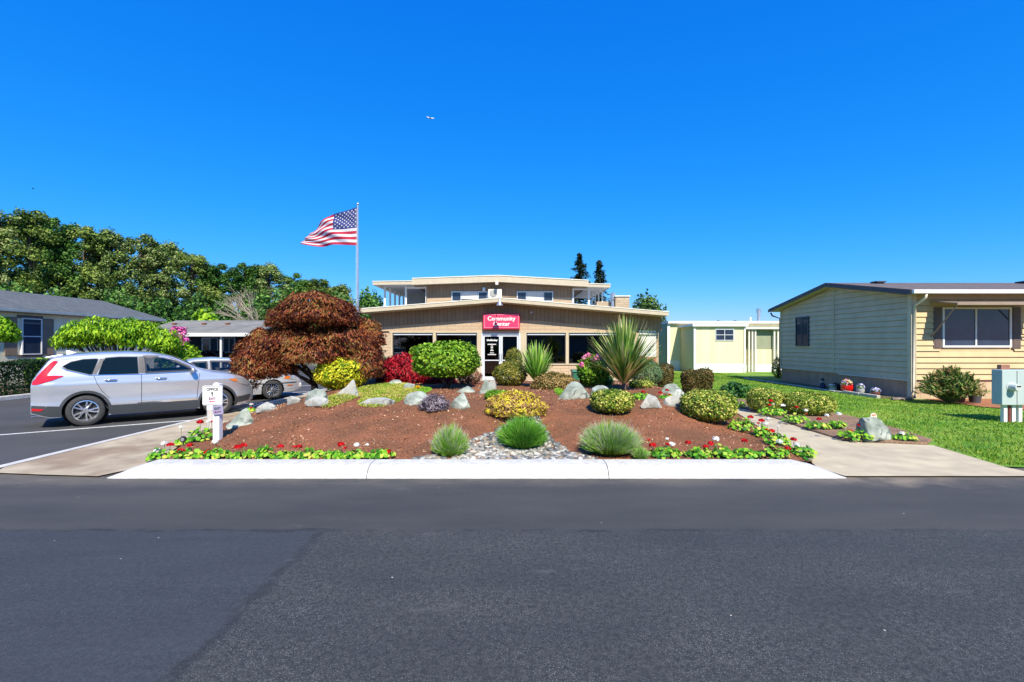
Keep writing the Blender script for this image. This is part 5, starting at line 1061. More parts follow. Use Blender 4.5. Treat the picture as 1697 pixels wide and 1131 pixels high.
# bush at the corner, small pot, utility pedestal
def spiky_bush(label, bbox, at, n, seed):
    x0, x1, y0, y1 = bbox; rs = np.random.default_rng(seed); s = at/F; X = ((x0+x1)/2-CX)*s; r = (x1-x0)/2*s; h = CAMH+(CY-y0)*s-.04; t = thing('bush', label, 'bush', (X, at, .04)); Vs = []; mb = MB()
    for i in range(n):
        a = rs.uniform(0, 6.28); e = rs.uniform(0, 1.2)**1; d = np.array([math.cos(a)*math.sin(e)*r, math.sin(a)*math.sin(e)*r*.8, math.cos(e)*h])*rs.uniform(.8, 1.02); m = 22; q = rs.uniform(.18, 1, m)[:,None]; P = d*q + np.array([0,0,.12])*np.sin(q*3.14)*(e > .6) - np.array([0,0,.1])*(e/1.2)*q**2
        td = np.repeat((d/np.linalg.norm(d))[None]*1.5, m, 0); Vs.append(kites(P + rs.normal(0,.02,(m,3)), unit(rs.normal(0,1,(m,3))), .13, .034, rs, td, jit=.25))
        if i % 4 == 0: mb.tube([(0,0,0), tuple(d*.5), tuple(d*.9)], [.012,.008,.004], 4, cap=False)
    V = np.concatenate(Vs); V[:,2] = np.maximum(V[:,2], 0); npmesh('foliage', V, 4, L_['darkbush'], t); mb.build('stems', M['bark'], t)
spiky_bush('large dark spiky leaved bush at the front corner of the right house', (1517,1632,607,672), 14.4, 620, 3)
shrub('small_shrub', 'small pale green shrub at the far corner of the right house', 'shrub', (1281,1300,592,626), L_['olive'], 'ball', (.06,.03), 1100, .15, at=25.5)
ps_ = thing('bucket', 'dark grey plastic pot behind the utility pedestal', 'pot', (14.0,14.6,.04)); mb = MB(); mb.lathe([(0,0),(.13,0),(.17,.3),(.185,.3),(.185,.33),(.16,.33),(.15,.25),(0,.24)], 20); mb.build('pot', mat('charcoal_plastic', (.06,.065,.075), .5), ps_, smooth='auto'); mb = MB(); mb.lathe([(0,.25),(.14,.25)], 20); mb.build('soil', M['soil'], ps_)
ps_ = thing('flower_pot', 'small dark nursery pot with a pale bloom beside the charcoal pot', 'flower pot', (13.72,14.75,.04)); mb = MB(); mb.lathe([(0,0),(.09,0),(.11,.24),(.12,.28),(.1,.28),(0,.24)], 16); mb.build('pot', mat('maroon_plastic', (.08,.03,.03), .5), ps_, smooth='auto'); mb = MB(); mb.lathe([(0,.27),(.03,.3),(.0,.33)], 8); mb.build('bloom', M['pinkline'], ps_)
M['utblue'] = mat('pale_blue_grey_paint', (.42,.49,.48), .5, var=.05)
up = thing('utility_pedestal', 'pale blue electric meter pedestal on white posts at the right edge', 'meter box', (11.7,11.0,.03)); mb = MB(); xa, xb = 11.12, 12.25; mb.box(xa, xb, 10.95, 11.2, .42, 1.22); mb.build('cabinet', M['utblue'], up, world=True, bevel=.012)
mb = MB(); mb.box(11.45,11.456,10.942,10.949,.44,1.2); mb.box(11.86,11.866,10.942,10.949,.44,1.2); mb.build('door_seam', M['darkfascia'], up, world=True)
mb = MB(); mb.lathe([(0,-.15),(.075,-.15),(.085,-.13),(.09,0),(.115,0),(.115,.02)], 24, 'y', (11.33,10.94,.83)); mb.build('meter', mat('meter_cover', (.5,.54,.52), .12, var=.05), up, world=True, smooth='auto')
mb = MB(); mb.lathe([(0,-.10),(.07,-.10),(.07,0)], 24, 'y', (11.33,10.942,.83)); mb.box(11.285,11.375,10.783,10.788,.845,.87); mb.build('meter_dial', M['dark'], up, world=True)
for X, m in ((11.28,'white'),(11.47,'white'),(11.62,'white'),(11.95,'white')):
    mb = MB(); mb.box(X-.04, X+.04, 11.03, 11.11, -.02, .417); mb.build('post', M[m], up, world=True)
mb = MB(); mb.tube([(11.39,11.06,-.02),(11.39,11.06,.415)], .03, 8); mb.build('conduit', mat('maroon_pipe', (.22,.05,.04), .6), up, world=True)
mb = MB(); mb.box(11.25,11.45,11.1,11.2,1.223,1.33); mb.build('post_top', mat('brown_timber', (.3,.14,.09), .8), up, world=True)
# garden stake sign, solar stake
p = march(1462, 708); t = thing('stake_sign', 'small shield shaped garden stake sign behind the side bed boulder', 'sign', (p.x, p.y+.25, .05)); mb = MB(); mb.tube([(0,0,0),(0,0,.16)], .008, 6); mb.build('stake', M['steel'], t); mb = MB(); mb.prism([(-.065,.12),(-.05,.1),(0,.085),(.05,.1),(.065,.12),(.07,.22),(.05,.26),(0,.28),(-.05,.26),(-.07,.22)], 'y', -.012, .0); mb.build('plate', mat('cream_plate', (.75,.65,.5), .5), t); mb = MB(); mb.prism([(-.03,.13),(.03,.13),(.0,.2)], 'y', -.018, -.013); mb.prism([(-.045,.225),(.045,.225),(.035,.245),(-.035,.245)], 'y', -.018, -.013); mb.build('emblem', mat('rust_emblem', (.5,.12,.06), .5), t)
p = march(297, 743); t = thing('solar_light', 'small round solar path light lying among the left kerb geraniums', 'light', (p.x, p.y+.1, p.z)); mb = MB(); mb.tube([(0,0,0),(0,0,.1)], .01, 6); mb.build('stake', M['dark'], t); mb = MB(); mb.lathe([(0,-.02),(.05,-.02),(.055,0),(.05,.02),(0,.02)], 16, 'y', (0,0,.13)); mb.build('head', M['dark'], t); mb = MB(); mb.lathe([(0,-.024),(.03,-.024)], 16, 'y', (0,0,.13)); mb.build('lens', M['steel'], t)
# green utility cabinet
Yc = 16.5; X0, Z1 = XZ(950, 614, Yc); X1, _ = XZ(987, 634, Yc); gb = thing('utility_cabinet', 'low dark green utility cabinet between the mound shrub and the pink flowers', 'utility box', ((X0+X1)/2, Yc, .3)); mb = MB(); mb.box(X0, X1, Yc, Yc+.6, .1, Z1-.05); mb.build('body', mat('utility_green', (.02,.13,.07), .5), gb, world=True, bevel=.01)
mb = MB(); mb.prism([(Yc-.04,Z1-.047),(Yc+.64,Z1-.047),(Yc+.6,Z1),(Yc,Z1)], 'x', X0-.03, X1+.03); mb.build('lid', mat('utility_green_lid', (.025,.16,.09), .5), gb, world=True)

# ------------------------------------------------------------------ yellow home (behind)
M['yel'] = boardmat('pale_yellow_siding', (.76,.68,.42), .25, 'X', .93, .012, var=.03); M['yelg'] = mat('dull_green_wall', (.2,.30,.22), .7, var=.04); M['yelY'] = boardmat('shaded_yellow_siding', (.55,.52,.30), .25, 'Y', .93, .012, var=.03)  # shed sides: the yellow siding, with their shade mixed into the colour
yh = thing('yellow_home', 'pale yellow mobile home with a projecting shed and white skirting beyond the lawn', 'house', (11.5, 33, 0))
mb = MB(); mb.box(10.7,24,33,33.2,.72,3.2); mb.build('wall', M['yel'], yh, world=True)
mb = MB(); mb.box(10.55,10.69,33.15,46,.0,3.2); mb.build('end_wall', M['yelg'], yh, world=True)
mb = MB(); mb.box(10.72,24,33.02,33.18,0,.715); mb.build('skirt', M['white'], yh, world=True)
mb = MB(); mb.box(10.6,24.2,32.75,46,3.22,3.38); mb.build('roof', M['offwhite'], yh, world=True)
mb = MB(); mb.box(10.6,10.78,32.93,33.0-.002,0,3.2); mb.build('corner_trim', M['white'], yh, world=True)
SX0, SX1 = XZ(1150,0,30.5)[0], XZ(1234,0,30.5)[0]
mb = MB(); mb.box(SX0+.02,SX1,30.5,30.6,.62,2.92); mb.build('shed_front', M['yel'], yh, world=True)
mb = MB(); mb.box(SX0-.0,SX0+.018,30.52,33,0,2.92); mb.build('shed_side', M['yelY'], yh, world=True); mb = MB(); mb.box(SX1+.001,SX1+.02,30.52,33,0,2.92); mb.build('shed_side', M['yelY'], yh, world=True)
mb = MB(); mb.box(SX0+.02,SX1,30.5,30.58,0,.3); mb.box(SX0+.02,SX1,30.49,30.58,.31,.6); mb.build('shed_skirt', M['white'], yh, world=True)
mb = MB(); mb.box(SX0-.15,SX1+.15,30.3,33,2.93,3.08); mb.build('shed_roof', M['white'], yh, world=True)
mb = MB(); mb.box(SX0-.03,SX0+.08,30.44,30.49,0,2.92); mb.build('shed_trim', M['white'], yh, world=True); mb = MB(); mb.box(SX1-.06,SX1+.04,30.44,30.49,0,2.92); mb.build('shed_trim', M['white'], yh, world=True)
wx0, wz1 = XZ(1185,545.5,30.5); wx1, wz0 = XZ(1216,565,30.5); window(yh, fmap_front(30.49), wx0, wx1, wz0, wz1, M['alu'], M['glassdark'], mull=((wx0+wx1)/2,), hm=((wz0+wz1)/2,), fw=.05, proud=.04, pz=.01)
mb = MB(); mb.box(SX1+.15,24,31.0,33,2.78,2.9); mb.build('porch_roof', M['offwhite'], yh, world=True)
for px in (1241, 1246.5, 1251.5, 1283, 1289):
    mb = MB(); X = XZ(px,0,31.2)[0]; mb.box(X-.05,X+.05,31.15,31.25,0,2.78); mb.build('porch_post', M['creamlt'], yh, world=True)
mb = MB(); a = XZ(1253,0,31.4)[0]; b = XZ(1282,0,31.4)[0]; mb.box(a, b, 31.4, 31.42, 1.5, 2.75); mb.build('porch_screen', mat('green_screen', (.28,.3,.2), .8), yh, world=True)
mb = MB(); mb.box(SX1+.3,24,31.35,31.39,.5,1.48); mb.build('porch_panel', M['yel'], yh, world=True); mb = MB(); mb.box(SX1+.3,24,31.33,31.38,0,.48); mb.build('porch_skirt', M['white'], yh, world=True)
for px, py0, py1, r_, Y_, lab in ((1257.5,511,532,.11,35,'tall shiny metal flue on the yellow home roof'), (1243.5,526,533,.05,35,'short white vent pipe left of the flue on the yellow home')):
    X, Z = XZ(px, py0, Y_); t = thing('flue_pipe', lab, 'flue', (X, Y_, 3.38)); h_ = Z-3.38; mb = MB(); mb.lathe([(r_,0),(r_,h_*.6),(r_*1.3,h_*.62),(r_*1.3,h_*.8)], 14); mb.build('pipe', M['steel'] if r_ > .1 else M['white'], t, smooth='auto'); mb = MB(); mb.lathe([(r_*1.5,h_*.82),(r_*1.5,h_*.95),(0,h_)], 14); mb.build('cap', M['steel'] if r_ > .1 else M['white'], t, smooth='auto')
for px in (1218, 1190): 
    X, Z = XZ(px, 531, 36); t = thing('roof_vent', 'small dark vent on the yellow home roof, %s' % ('nearer the flue' if px > 1200 else 'further from the flue'), 'vent', (X,36,3.38), group='vents on the yellow home roof'); mb = MB(); mb.box(-.1,.1,-.1,.1,0,.1); mb.build('collar', M['dark'], t); mb = MB(); mb.lathe([(.2,.1),(.22,.14),(0,.22)], 12); mb.build('cap', M['dark'], t)

# ------------------------------------------------------------------ left house
M['greyplank'] = boardmat('pale_grey_green_siding', (.86,.78,.56), .3, 'Y', .9, .015, var=.03)
LX = -20.55; lh = thing('grey_house', 'pale grey green house with a dark shingle roof at the far left', 'house', (LX, 20, 0))
mb = MB(); mb.box(LX-.2,LX,6,27.7,0,3.1); mb.box(-27,LX-.2,27.5,27.7,0,3.1); mb.prism([(LX-.0,3.1),(-23.9,4.15),(-27.2,3.1)], 'y', 27.5, 27.69); mb.build('wall', M['greyplank'], lh, world=True)
mb = MB(); mb.prism([(-20.28,3.18),(-23.9,4.24),(-23.9,4.34),(-20.28,3.28)], 'y', 5.6, 28.2); mb.prism([(-27.5,3.18),(-23.9,4.24),(-23.9,4.34),(-27.5,3.28)], 'y', 5.6, 28.2); mb.build('roof', M['shinglegrey'], lh, world=True)
mb = MB(); mb.box(-20.27,-20.19,5.6,28.2,3.13,3.26); mb.build('gutter', mat('grey_gutter', (.35,.39,.4), .5), lh, world=True, bevel=.01)
mb = MB(); mb.box(LX+.002,-20.28,5.7,28.1,3.11,3.15); mb.build('soffit', mat('beige_eave', (.4,.37,.28), .8), lh, world=True)
wy0, wy1 = -LX*F/(CX-33), -LX*F/(CX-66.5); zt = CAMH+(CY-528)/F*(wy0+wy1)/2; zb = CAMH+(CY-588)/F*(wy0+wy1)/2
window(lh, fmap_px(LX+.05), wy0, wy1, zb, zt, M['white'], M['glassdark'], hm=((zt+zb)/2,), fw=.045, proud=.05, pz=.02)
mb = MB(); mb.box(LX+.002,LX+.04,wy0-.12,wy1+.1,zb-.1,zb-.0); mb.box(LX+.002,LX+.04,wy0-.12,wy1+.1,zt,zt+.12); mb.build('window_surround', M['brownsh'], lh, world=True)
M['taupesh'] = mat('taupe_shutter_paint', (.24,.17,.12), .7)
for a, b in ((wy0-.62,wy0-.13),(wy1+.11,wy1+.6)):
    mb = MB(); mb.box(LX+.002, LX+.035, a, b, zb-.02, zt+.02); mb.build('shutter', M['taupesh'], lh, world=True, bevel=.006)
# ------------------------------------------------------------------ carport house
M['tar'] = mat('weathered_roof', (.16,.155,.14), .9, var=.15, scale=2, col2=(.21,.2,.18), c2scale=.8)
ch_ = thing('carport_house', 'low grey roofed home with a white carport edge behind the parked cars', 'house', (-20.5, 32, 0)); xa, xb = -25, (412-CX)/F*32
mb = MB(); mb.prism([(31.5,2.42),(36,3.48),(36,3.58),(31.5,2.52)], 'x', xa, xb+.6); mb.prism([(40.5,2.42),(36,3.48),(36,3.58),(40.5,2.52)], 'x', xa, xb+.6); mb.build('roof', M['tar'], ch_, world=True)
mb = MB(); mb.box(xa, xb+.62, 31.36, 31.49, 2.32, 2.54); mb.build('fascia', M['white'], ch_, world=True)
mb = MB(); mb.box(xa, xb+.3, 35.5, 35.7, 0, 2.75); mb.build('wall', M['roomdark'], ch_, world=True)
for px in (308, 366):
    mb = MB(); X = XZ(px,0,31.6)[0]; mb.box(X-.05,X+.05,31.57,31.67,0,2.32); mb.build('post', M['white'], ch_, world=True)
for a, b in ((335,362),(370,390)):
    x_, _ = XZ(a,0,35.5); x2, _ = XZ(b,0,35.5); window(ch_, fmap_front(35.49), x_, x2, 1.2, 2.3, M['alu'], M['glassdark'], mull=((x_+x2)/2,), fw=.06, proud=.04, pz=.01)
for i, px in enumerate((292, 341, 380)):
    X, Z = XZ(px, 0, 34.6); t = thing('roof_vent', 'small rusty vent on the carport roof, %s of three from the left' % ordw[i], 'vent', (X, 34.4, 3.2), group='vents on the carport roof'); mb = MB(); mb.box(-.1,.1,-.1,.1,0,.08); mb.build('collar', mat('rust%d' % i, (.3,.12,.06), .8), t); mb = MB(); mb.box(-.15,.15,-.15,.15,.083,.12); mb.build('cap', bpy.data.materials['rust%d' % i], t)

# ------------------------------------------------------------------ flag and pole
FY = 17.0; fpx = 593; FX = XZ(fpx,0,FY)[0]; ft = XZ(0,337,FY)[1]; fg = Hg(FX, FY)
fp = thing('flagpole', 'tall slim metal flagpole rising behind the bronze maple', 'flagpole', (FX, FY, fg)); mb = MB(); mb.tube([(0,0,-.1),(0,0,ft*.5),(0,0,ft-fg-.05)], [.05,.04,.028], 12); mb.build('pole', M['steel'], fp, smooth='auto')
mb = MB(); mb.lathe([(0,-.05),(.035,-.03),(.045,0),(.035,.03),(0,.045)], 12, 'z', (0,0,ft-fg-.03)); mb.build('finial', M['steel'], fp, smooth=True); mb = MB(); mb.lathe([(.05,0),(.11,0),(.1,.05),(.05,.07)], 16); mb.build('base_collar', M['steel'], fp, smooth=True)
mb = MB(); mb.tube([(-.05,-.03,1.0),(-.045,-.03,ft-fg-.2)], .006, 5); mb.build('halyard', M['offwhite'], fp)
tu = [0,.22,.4,.55,.7,.85,1]; TX = [592,572,553,543,533,524,515]; TY = [343.5,349,355,361,368,376,383]; BX = [592,572,553,541,528,514,500]; BYp = [407,406.5,406,406.5,407,407,406.5]
def flagP(u, v):
    a = np.array([np.interp(u, tu, TX), np.interp(u, tu, TY)]); b = np.array([np.interp(u, tu, BX), np.interp(u, tu, BYp)]); q = a*(1-v)+b*v
    q[1] += (1.4*math.sin(u*7+v*3)*u) ; d = .16*u*math.sin(u*8.5+v*2.6)+.06*math.sin(v*6+u*3)*u + .035*math.sin((u*.9+v)*17)*min(1, u*3)
    Y = FY + d; return Vector(((q[0]-CX)/F*FY, Y, CAMH+(CY-q[1])/F*FY))
fo = Vector((FX-.03, FY, XZ(0,375,FY)[1])); NUF, K = 60, 5; fm = [mat('flag_red', (.55,.02,.06), .8, var=.03), mat('flag_white', (.8,.78,.78), .8, var=.02), mat('flag_blue', (.03,.05,.22), .8, var=.03)]
for m_ in fm:
    n_ = m_.node_tree; t_ = n_.nodes.new('ShaderNodeBsdfTranslucent'); hv = n_.nodes['Principled BSDF'].inputs['Base Color'].links[0].from_socket; n_.links.new(hv, t_.inputs[0]); x_ = n_.nodes.new('ShaderNodeMixShader'); x_.inputs[0].default_value = .35; n_.links.new(n_.nodes['Principled BSDF'].outputs[0], x_.inputs[1]); n_.links.new(t_.outputs[0], x_.inputs[2]); n_.links.new(x_.outputs[0], n_.nodes['Material Output'].inputs[0])
fb = MB(); nv = 13*K
vs_ = [flagP(i/NUF, j/nv) - fo for i in range(NUF+1) for j in range(nv+1)]; fb.v = [tuple(v) for v in vs_]
for i in range(NUF):
    for j in range(nv):
        st_ = j//K; mi = 2 if (i < NUF*.4 and st_ < 7) else (0 if st_ % 2 == 0 else 1); fb.f.append((i*(nv+1)+j, (i+1)*(nv+1)+j, (i+1)*(nv+1)+j+1, i*(nv+1)+j+1)); fb.m.append(mi)
fl = thing('flag', 'stars and stripes flag streaming left from the flagpole', 'flag', tuple(fo)); cloth = fb.build('cloth', fm, fl, smooth=True, fix=False)
sm = MB()
for row in range(9):
    for c in range(6 if row % 2 == 0 else 5):
        u0 = .4*((c*2+1+(row % 2))/12); v0 = (7/13)*((row+1)/10); e = 1e-3
        c0 = flagP(u0, v0); du = (flagP(u0+e, v0)-c0)/e; dv = (flagP(u0, v0+e)-c0)/e; nn = du.cross(dv).normalized()
        for sgn in (-1, 1):
            ring = []
            for k in range(10):
                g = k*math.pi/5; rr = .036 if k % 2 == 0 else .016; ring.append(c0 + (du.normalized()*math.sin(g) - dv.normalized()*math.cos(g))*rr + nn*.006*sgn - fo)
            sm.add([c0+nn*.006*sgn-fo]+ring, [(0, k+1, (k+1) % 10+1) for k in range(10)])
sm.build('stars', fm[1], fl, fix=False)

# ------------------------------------------------------------------ office sign post
at = 8.35; X = XZ(361, 0, at)[0]; zg = Hg(X, at); sp_ = thing('sign_post', 'white post with an OFFICE and EXIT sign and a smaller EXIT plate by the walkway', 'sign', (X, at, zg)); sc_ = at/F
ztop = XZ(0, 636, at)[1]-zg; mb = MB(); mb.box(-.055,.055,-.055,.055,-.15,ztop); mb.build('post', M['white'], sp_, bevel=.005)
def rrect(w_, h_, r_, cx=0, cz=0, n=5):
    o = []
    for (sx, sz, a0) in ((1,1,0),(-1,1,90),(-1,-1,180),(1,-1,270)):
        for k in range(n+1):
            g = R(a0+90*k/n); o.append((cx+sx*(w_/2-r_)+math.cos(g)*r_, cz+sz*(h_/2-r_)+math.sin(g)*r_))
    return o
px0, px1, py0, py1 = 340, 372.5, 639, 671; W_, H_ = (px1-px0)*sc_, (py1-py0)*sc_; cxs = ((px0+px1)/2-CX)*sc_-X; czs = CAMH+(CY-(py0+py1)/2)*sc_-zg
yv = -.075; mb = MB(); mb.prism(rrect(W_, H_, .03, cxs, czs), 'y', yv, yv+.018); pnl = mb.build('sign_panel', M['white'], sp_)
ink = mat('black_ink', (.02,.02,.03), .5); inkr = mat('red_ink', (.6,.02,.08), .5); inkp = mat('plum_ink', (.22,.02,.12), .5)
ou = rrect(W_-.025, H_-.025, .024, cxs, czs); inn = rrect(W_-.033, H_-.033, .02, cxs, czs); mb = MB(); nn = len(ou); mb.add([(a, yv-.003, b) for a, b in ou]+[(a, yv-.003, b) for a, b in inn], [(i, (i+1) % nn, nn+(i+1) % nn, nn+i) for i in range(nn)]); mb.build('border', ink, pnl)
def T(body, size, m, lx, lz, rot=0, par=pnl): return text(body, size, m, par, (X+lx, at+yv-.004, zg+lz), (R(90), rot, 0), ext=.001, offs=.0012)
T('OFFICE', .062, ink, cxs, czs+.085); T('EXIT', .06, inkp, cxs, czs-.075)
mb = MB(); mb.add([(cxs-.008,yv-.004,czs-.015),(cxs+.008,yv-.004,czs-.015),(cxs+.008,yv-.004,czs+.04),(cxs-.008,yv-.004,czs+.04),(cxs-.024,yv-.004,czs+.035),(cxs+.024,yv-.004,czs+.035),(cxs,yv-.004,czs+.07)], [(0,1,2,3),(4,5,6)]); mb.build('arrow', ink, pnl)
def arrow_l(cx, cz, L, h_, m, par, y, tilt=0):
    mb = MB(); p = [(-L/2,0),(-L/2+h_*1.2,h_),(-L/2+h_*1.2,h_*.35),(L/2,h_*.35),(L/2,-h_*.35),(-L/2+h_*1.2,-h_*.35),(-L/2+h_*1.2,-h_)]; ct, s_t = math.cos(tilt), math.sin(tilt)
    mb.add([(cx+a*ct-b*s_t, y, cz+a*s_t+b*ct) for a, b in p], [(0,1,6),(2,3,4,5)]); mb.build('arrow', m, par)
arrow_l(cxs, czs-.105, .1, .018, inkr, pnl, yv-.004)
c2x = (366-CX)*sc_-X; c2z = CAMH+(CY-679)*sc_-zg; w2, h2, tl = .175, .15, .12; mb = MB(); rr_ = rrect(w2, h2, .02); rr_ = [(c2x+a*math.cos(tl)-b*math.sin(tl), c2z+a*math.sin(tl)+b*math.cos(tl)) for a, b in rr_]; mb.prism(rr_, 'y', -.085, -.072)
pn2 = mb.build('exit_plate', mat('lilac_grey_plate', (.33,.31,.45), .4), sp_); text('EXIT', .055, ink, pn2, (X+c2x-.002, at-.088, zg+c2z+.012), (R(90), -tl, 0), ext=.001, offs=.0012); arrow_l(c2x, c2z-.03, .12, .02, inkp, pn2, -.088, tl)
mb = MB(); mb.box(-.03,.03,-.052,.0,ztop+.002,ztop+.02); mb.build('post_cap', M['white'], sp_)
# second short bollard behind
at2 = 9.6; X2 = XZ(350, 0, at2)[0]; t = thing('bollard', 'short pale bollard just behind the office sign post', 'bollard', (X2, at2, .02)); mb = MB(); mb.lathe([(.075,0),(.075,.62),(.06,.66),(0,.67)], 16); mb.build('body', mat('aged_bollard', (.5,.46,.43), .7), t, smooth='auto'); mb = MB(); mb.lathe([(.0785,.48),(.0785,.56)], 16); mb.build('band', M['white'], t)

# ------------------------------------------------------------------ cars
def carpaint(name, col, metal=.75, rough=.32):
    m = mat(name, col, rough, metal=metal, var=.01, coat=1.0); return m
M['silver'] = carpaint('silver_paint', (.56,.585,.66), .55, .26); M['pewter'] = carpaint('pale_silver_paint', (.70,.70,.72), .4); M['navy'] = carpaint('black_paint', (.02,.025,.04), .4)
M['clad'] = mat('grey_cladding', (.045,.05,.058), .55, var=.05); M['chrome'] = mat('chrome', (.8,.8,.82), .12, metal=1, var=.02)
M['tail'] = mat('red_lens', (.55,.008,.015), .15, coat=1, var=.02); M['lens'] = mat('clear_lens', (.55,.57,.6), .1, metal=.4, coat=1, var=.1); M['amber'] = mat('amber_lens', (.75,.2,.03), .2, coat=1)
M['seam'] = mat('panel_gap', (.012,.012,.014), .7); M['alloy'] = mat('alloy_rim', (.72,.73,.75), .22, metal=.9, var=.02)
class Car:
    def __init__(s, top, bot, q, fr, rear, hw, wb, tr, rcorner=.09, cut=()):
        s.cut = cut
        s.tx = np.array(top, float); xs = np.linspace(s.tx[0,0], s.tx[-1,0], 600); z = np.interp(xs, s.tx[:,0], s.tx[:,1]); k = np.ones(15)/15; zp = np.pad(z, 7, mode='edge'); z = np.convolve(zp, k, 'valid'); s.xs, s.zs = xs, z
        s.bot = bot; s.q = np.array(q, float); s.fr, s.rear, s.hw, s.wb, s.tr, s.rc = fr, rear, hw, wb, tr, rcorner; s.x0, s.x1 = s.tx[0,0], s.tx[-1,0]
    def zt(s, x): return np.interp(x, s.xs, s.zs)
    def zb(s, x): return np.interp(x, [b[0] for b in s.bot], [b[1] for b in s.bot])
    def p(s, x):
        f = 1 - s.fr[1]*np.clip((x-(s.x1-s.fr[0]))/s.fr[0], 0, 1)**2.4; r = 1 - s.rear[1]*np.clip(((s.x0+s.rear[0])-x)/s.rear[0], 0, 1)**2.4; return f*r
    def W(s, x, z):
        zt = s.zt(x); base = s.hw*s.p(x)*np.interp(z, s.q[:,0], s.q[:,1]); zc = zt - s.rc
        if z <= zc: return float(base)
        b0 = s.hw*s.p(x)*np.interp(zc, s.q[:,0], s.q[:,1]); sa = min(1, (z-zc)/s.rc); return float(b0 - s.rc*1.3*(1-math.sqrt(max(0, 1-sa*sa))))
    def body(s, paint, parent, holes=(.0,), hr=.385):
        st = sorted(set(list(np.round(np.linspace(s.x0, s.x0+.3, 16), 4)) + list(np.round(np.linspace(s.x0+.3, s.x1-.3, 150), 4)) + list(np.round(np.linspace(s.x1-.3, s.x1, 16), 4)))); V = []; n1, n2, n3 = 34, 6, 9
        for x in st:
            zb, zt = float(s.zb(x)), float(s.zt(x)); zc = max(zt-s.rc, zb+.02); sec = [(0, zb)]
            for k in range(n1+1): z = zb+(zc-zb)*k/n1; sec.append((s.W(x, z), z))
            y1 = s.W(x, zc)
            for k in range(1, n2+1): g = k/n2*math.pi/2; sec.append((y1 - s.rc*1.3*(1-math.cos(g)), zc + s.rc*math.sin(g)*(zt-zc)/s.rc))
            y2 = y1 - s.rc*1.3
            for k in range(1, n3+1): y = y2*(1-k/n3); sec.append((y, zt + .035*(1-(y/y2)**2)))
            V.append(sec)
        m = len(V[0]); mb = MB(); full = []
        for x, sec in zip(st, V): full += [(x, -y, z) for y, z in sec] + [(x, y, z) for y, z in sec[1:-1]]
        M_ = 2*m-2
        def idx(i, side, k): 
            if side == 0 or k in (0, m-1): return i*M_ + k
            return i*M_ + m + (k-1)
        fs = []
        for i in range(len(st)-1):
            for k in range(m-1):
                xm = (st[i]+st[i+1])/2; zm = (V[i][k][1]+V[i][min(k+1, m-1)][1])/2; ym = V[i][k][0]
                if s.cut and any(inpoly(xm, zm, c_) for c_ in s.cut) and ym > .3: continue
                if any(math.hypot(xm-h, zm-s.tr) < hr for h in (0, s.wb)) and zm < s.tr+hr and k < n1+1: continue
                fs.append((idx(i,0,k), idx(i+1,0,k), idx(i+1,0,k+1), idx(i,0,k+1))); fs.append((idx(i,1,k), idx(i,1,k+1), idx(i+1,1,k+1), idx(i+1,1,k)))
        for i in (0, len(st)-1): 
            r0 = [idx(i,0,k) for k in range(m)] + [idx(i,1,k) for k in range(m-2, 0, -1)]; fs.append(tuple(r0) if i == 0 else tuple(r0[::-1]))
        mb.add(full, fs); return mb.build('body', paint, parent, smooth='auto', fix=True)
    def drape(s, poly, name, m, parent, off=.005, side=-1, step=.05, thick=.0):
        P = []; n = len(poly)
        for i in range(n):
            a, b = Vector(poly[i]), Vector(poly[(i+1) % n]); k = max(1, int((b-a).length/step)); P += [a.lerp(b, j/k) for j in range(k)]
        E = [(i, (i+1) % len(P)) for i in range(len(P))]; x0, x1 = min(p[0] for p in poly), max(p[0] for p in poly); z0, z1 = min(p[1] for p in poly), max(p[1] for p in poly)
        pl = [tuple(p) for p in poly]; ins = [Vector((x, z)) for x in np.arange(x0+step*.5, x1, step) for z in np.arange(z0+step*.5, z1, step) if inpoly(x, z, pl)]
        r = geometry.delaunay_2d_cdt(P+ins, E, [], 1, 1e-6); mb = MB()
        for sd_ in ((side,) if side else (-1, 1)):
            mb.add([(v.x, sd_*(s.W(v.x, v.y)+off), v.y) for v in r[0]], [tuple(f) if sd_ < 0 else tuple(f)[::-1] for f in r[2]])
        o = mb.build(name, m, parent, smooth=True, fix=False)
        for p in o.data.polygons:
            if p.normal.y * (side or -1) < 0 and side: p.flip()
        return o
    def strip(s, pts, name, m, parent, w_=.008, off=.004, side=-1):
        mb = MB(); Q = []
        for i in range(len(pts)-1):
            a, b = Vector(pts[i]), Vector(pts[i+1]); k = max(1, int((b-a).length/.04)); Q += [a.lerp(b, j/k) for j in range(k)]
        Q.append(Vector(pts[-1])); vs = []
        for i, q in enumerate(Q):
            t = (Q[min(i+1, len(Q)-1)]-Q[max(i-1, 0)]).normalized(); nn = Vector((-t.y, t.x))*w_/2
            for c in (q+nn, q-nn): vs.append((c.x, side*(s.W(c.x, c.y)+off), c.y))
        mb.add(vs, [(2*i, 2*i+1, 2*i+3, 2*i+2) for i in range(len(Q)-1)]); return mb.build(name, m, parent, fix=False)
    def wheel(s, x, side, parent, spokes, R_=.355, w_=.225, hub=.24, style='double'):
        y = side*(s.hw*.985 - w_/2); wt = bpy.data.objects.new('wheel', None)
        mb = MB(); h = w_/2
        mb.lathe([(hub,-h*.8),(hub+.02,-h*.98),(R_-.05,-h),(R_-.012,-h*.82),(R_,-h*.5),(R_,h*.5),(R_-.012,h*.82),(R_-.05,h),(hub+.02,h*.98),(hub,h*.8),(hub,-h*.8)], 40, 'y', (x, y, R_)); tyre = mb.build('wheel', M['rubber'], parent, smooth='auto')
        o = side; yo = y+o*h*.78; mb = MB(); mb.lathe([(hub+.002, -h*.7*o),(hub+.002, h*.86*o),(hub-.018, h*.9*o),(hub-.026, h*.5*o),(hub-.04, 0)], 40, 'y', (x, y, R_))
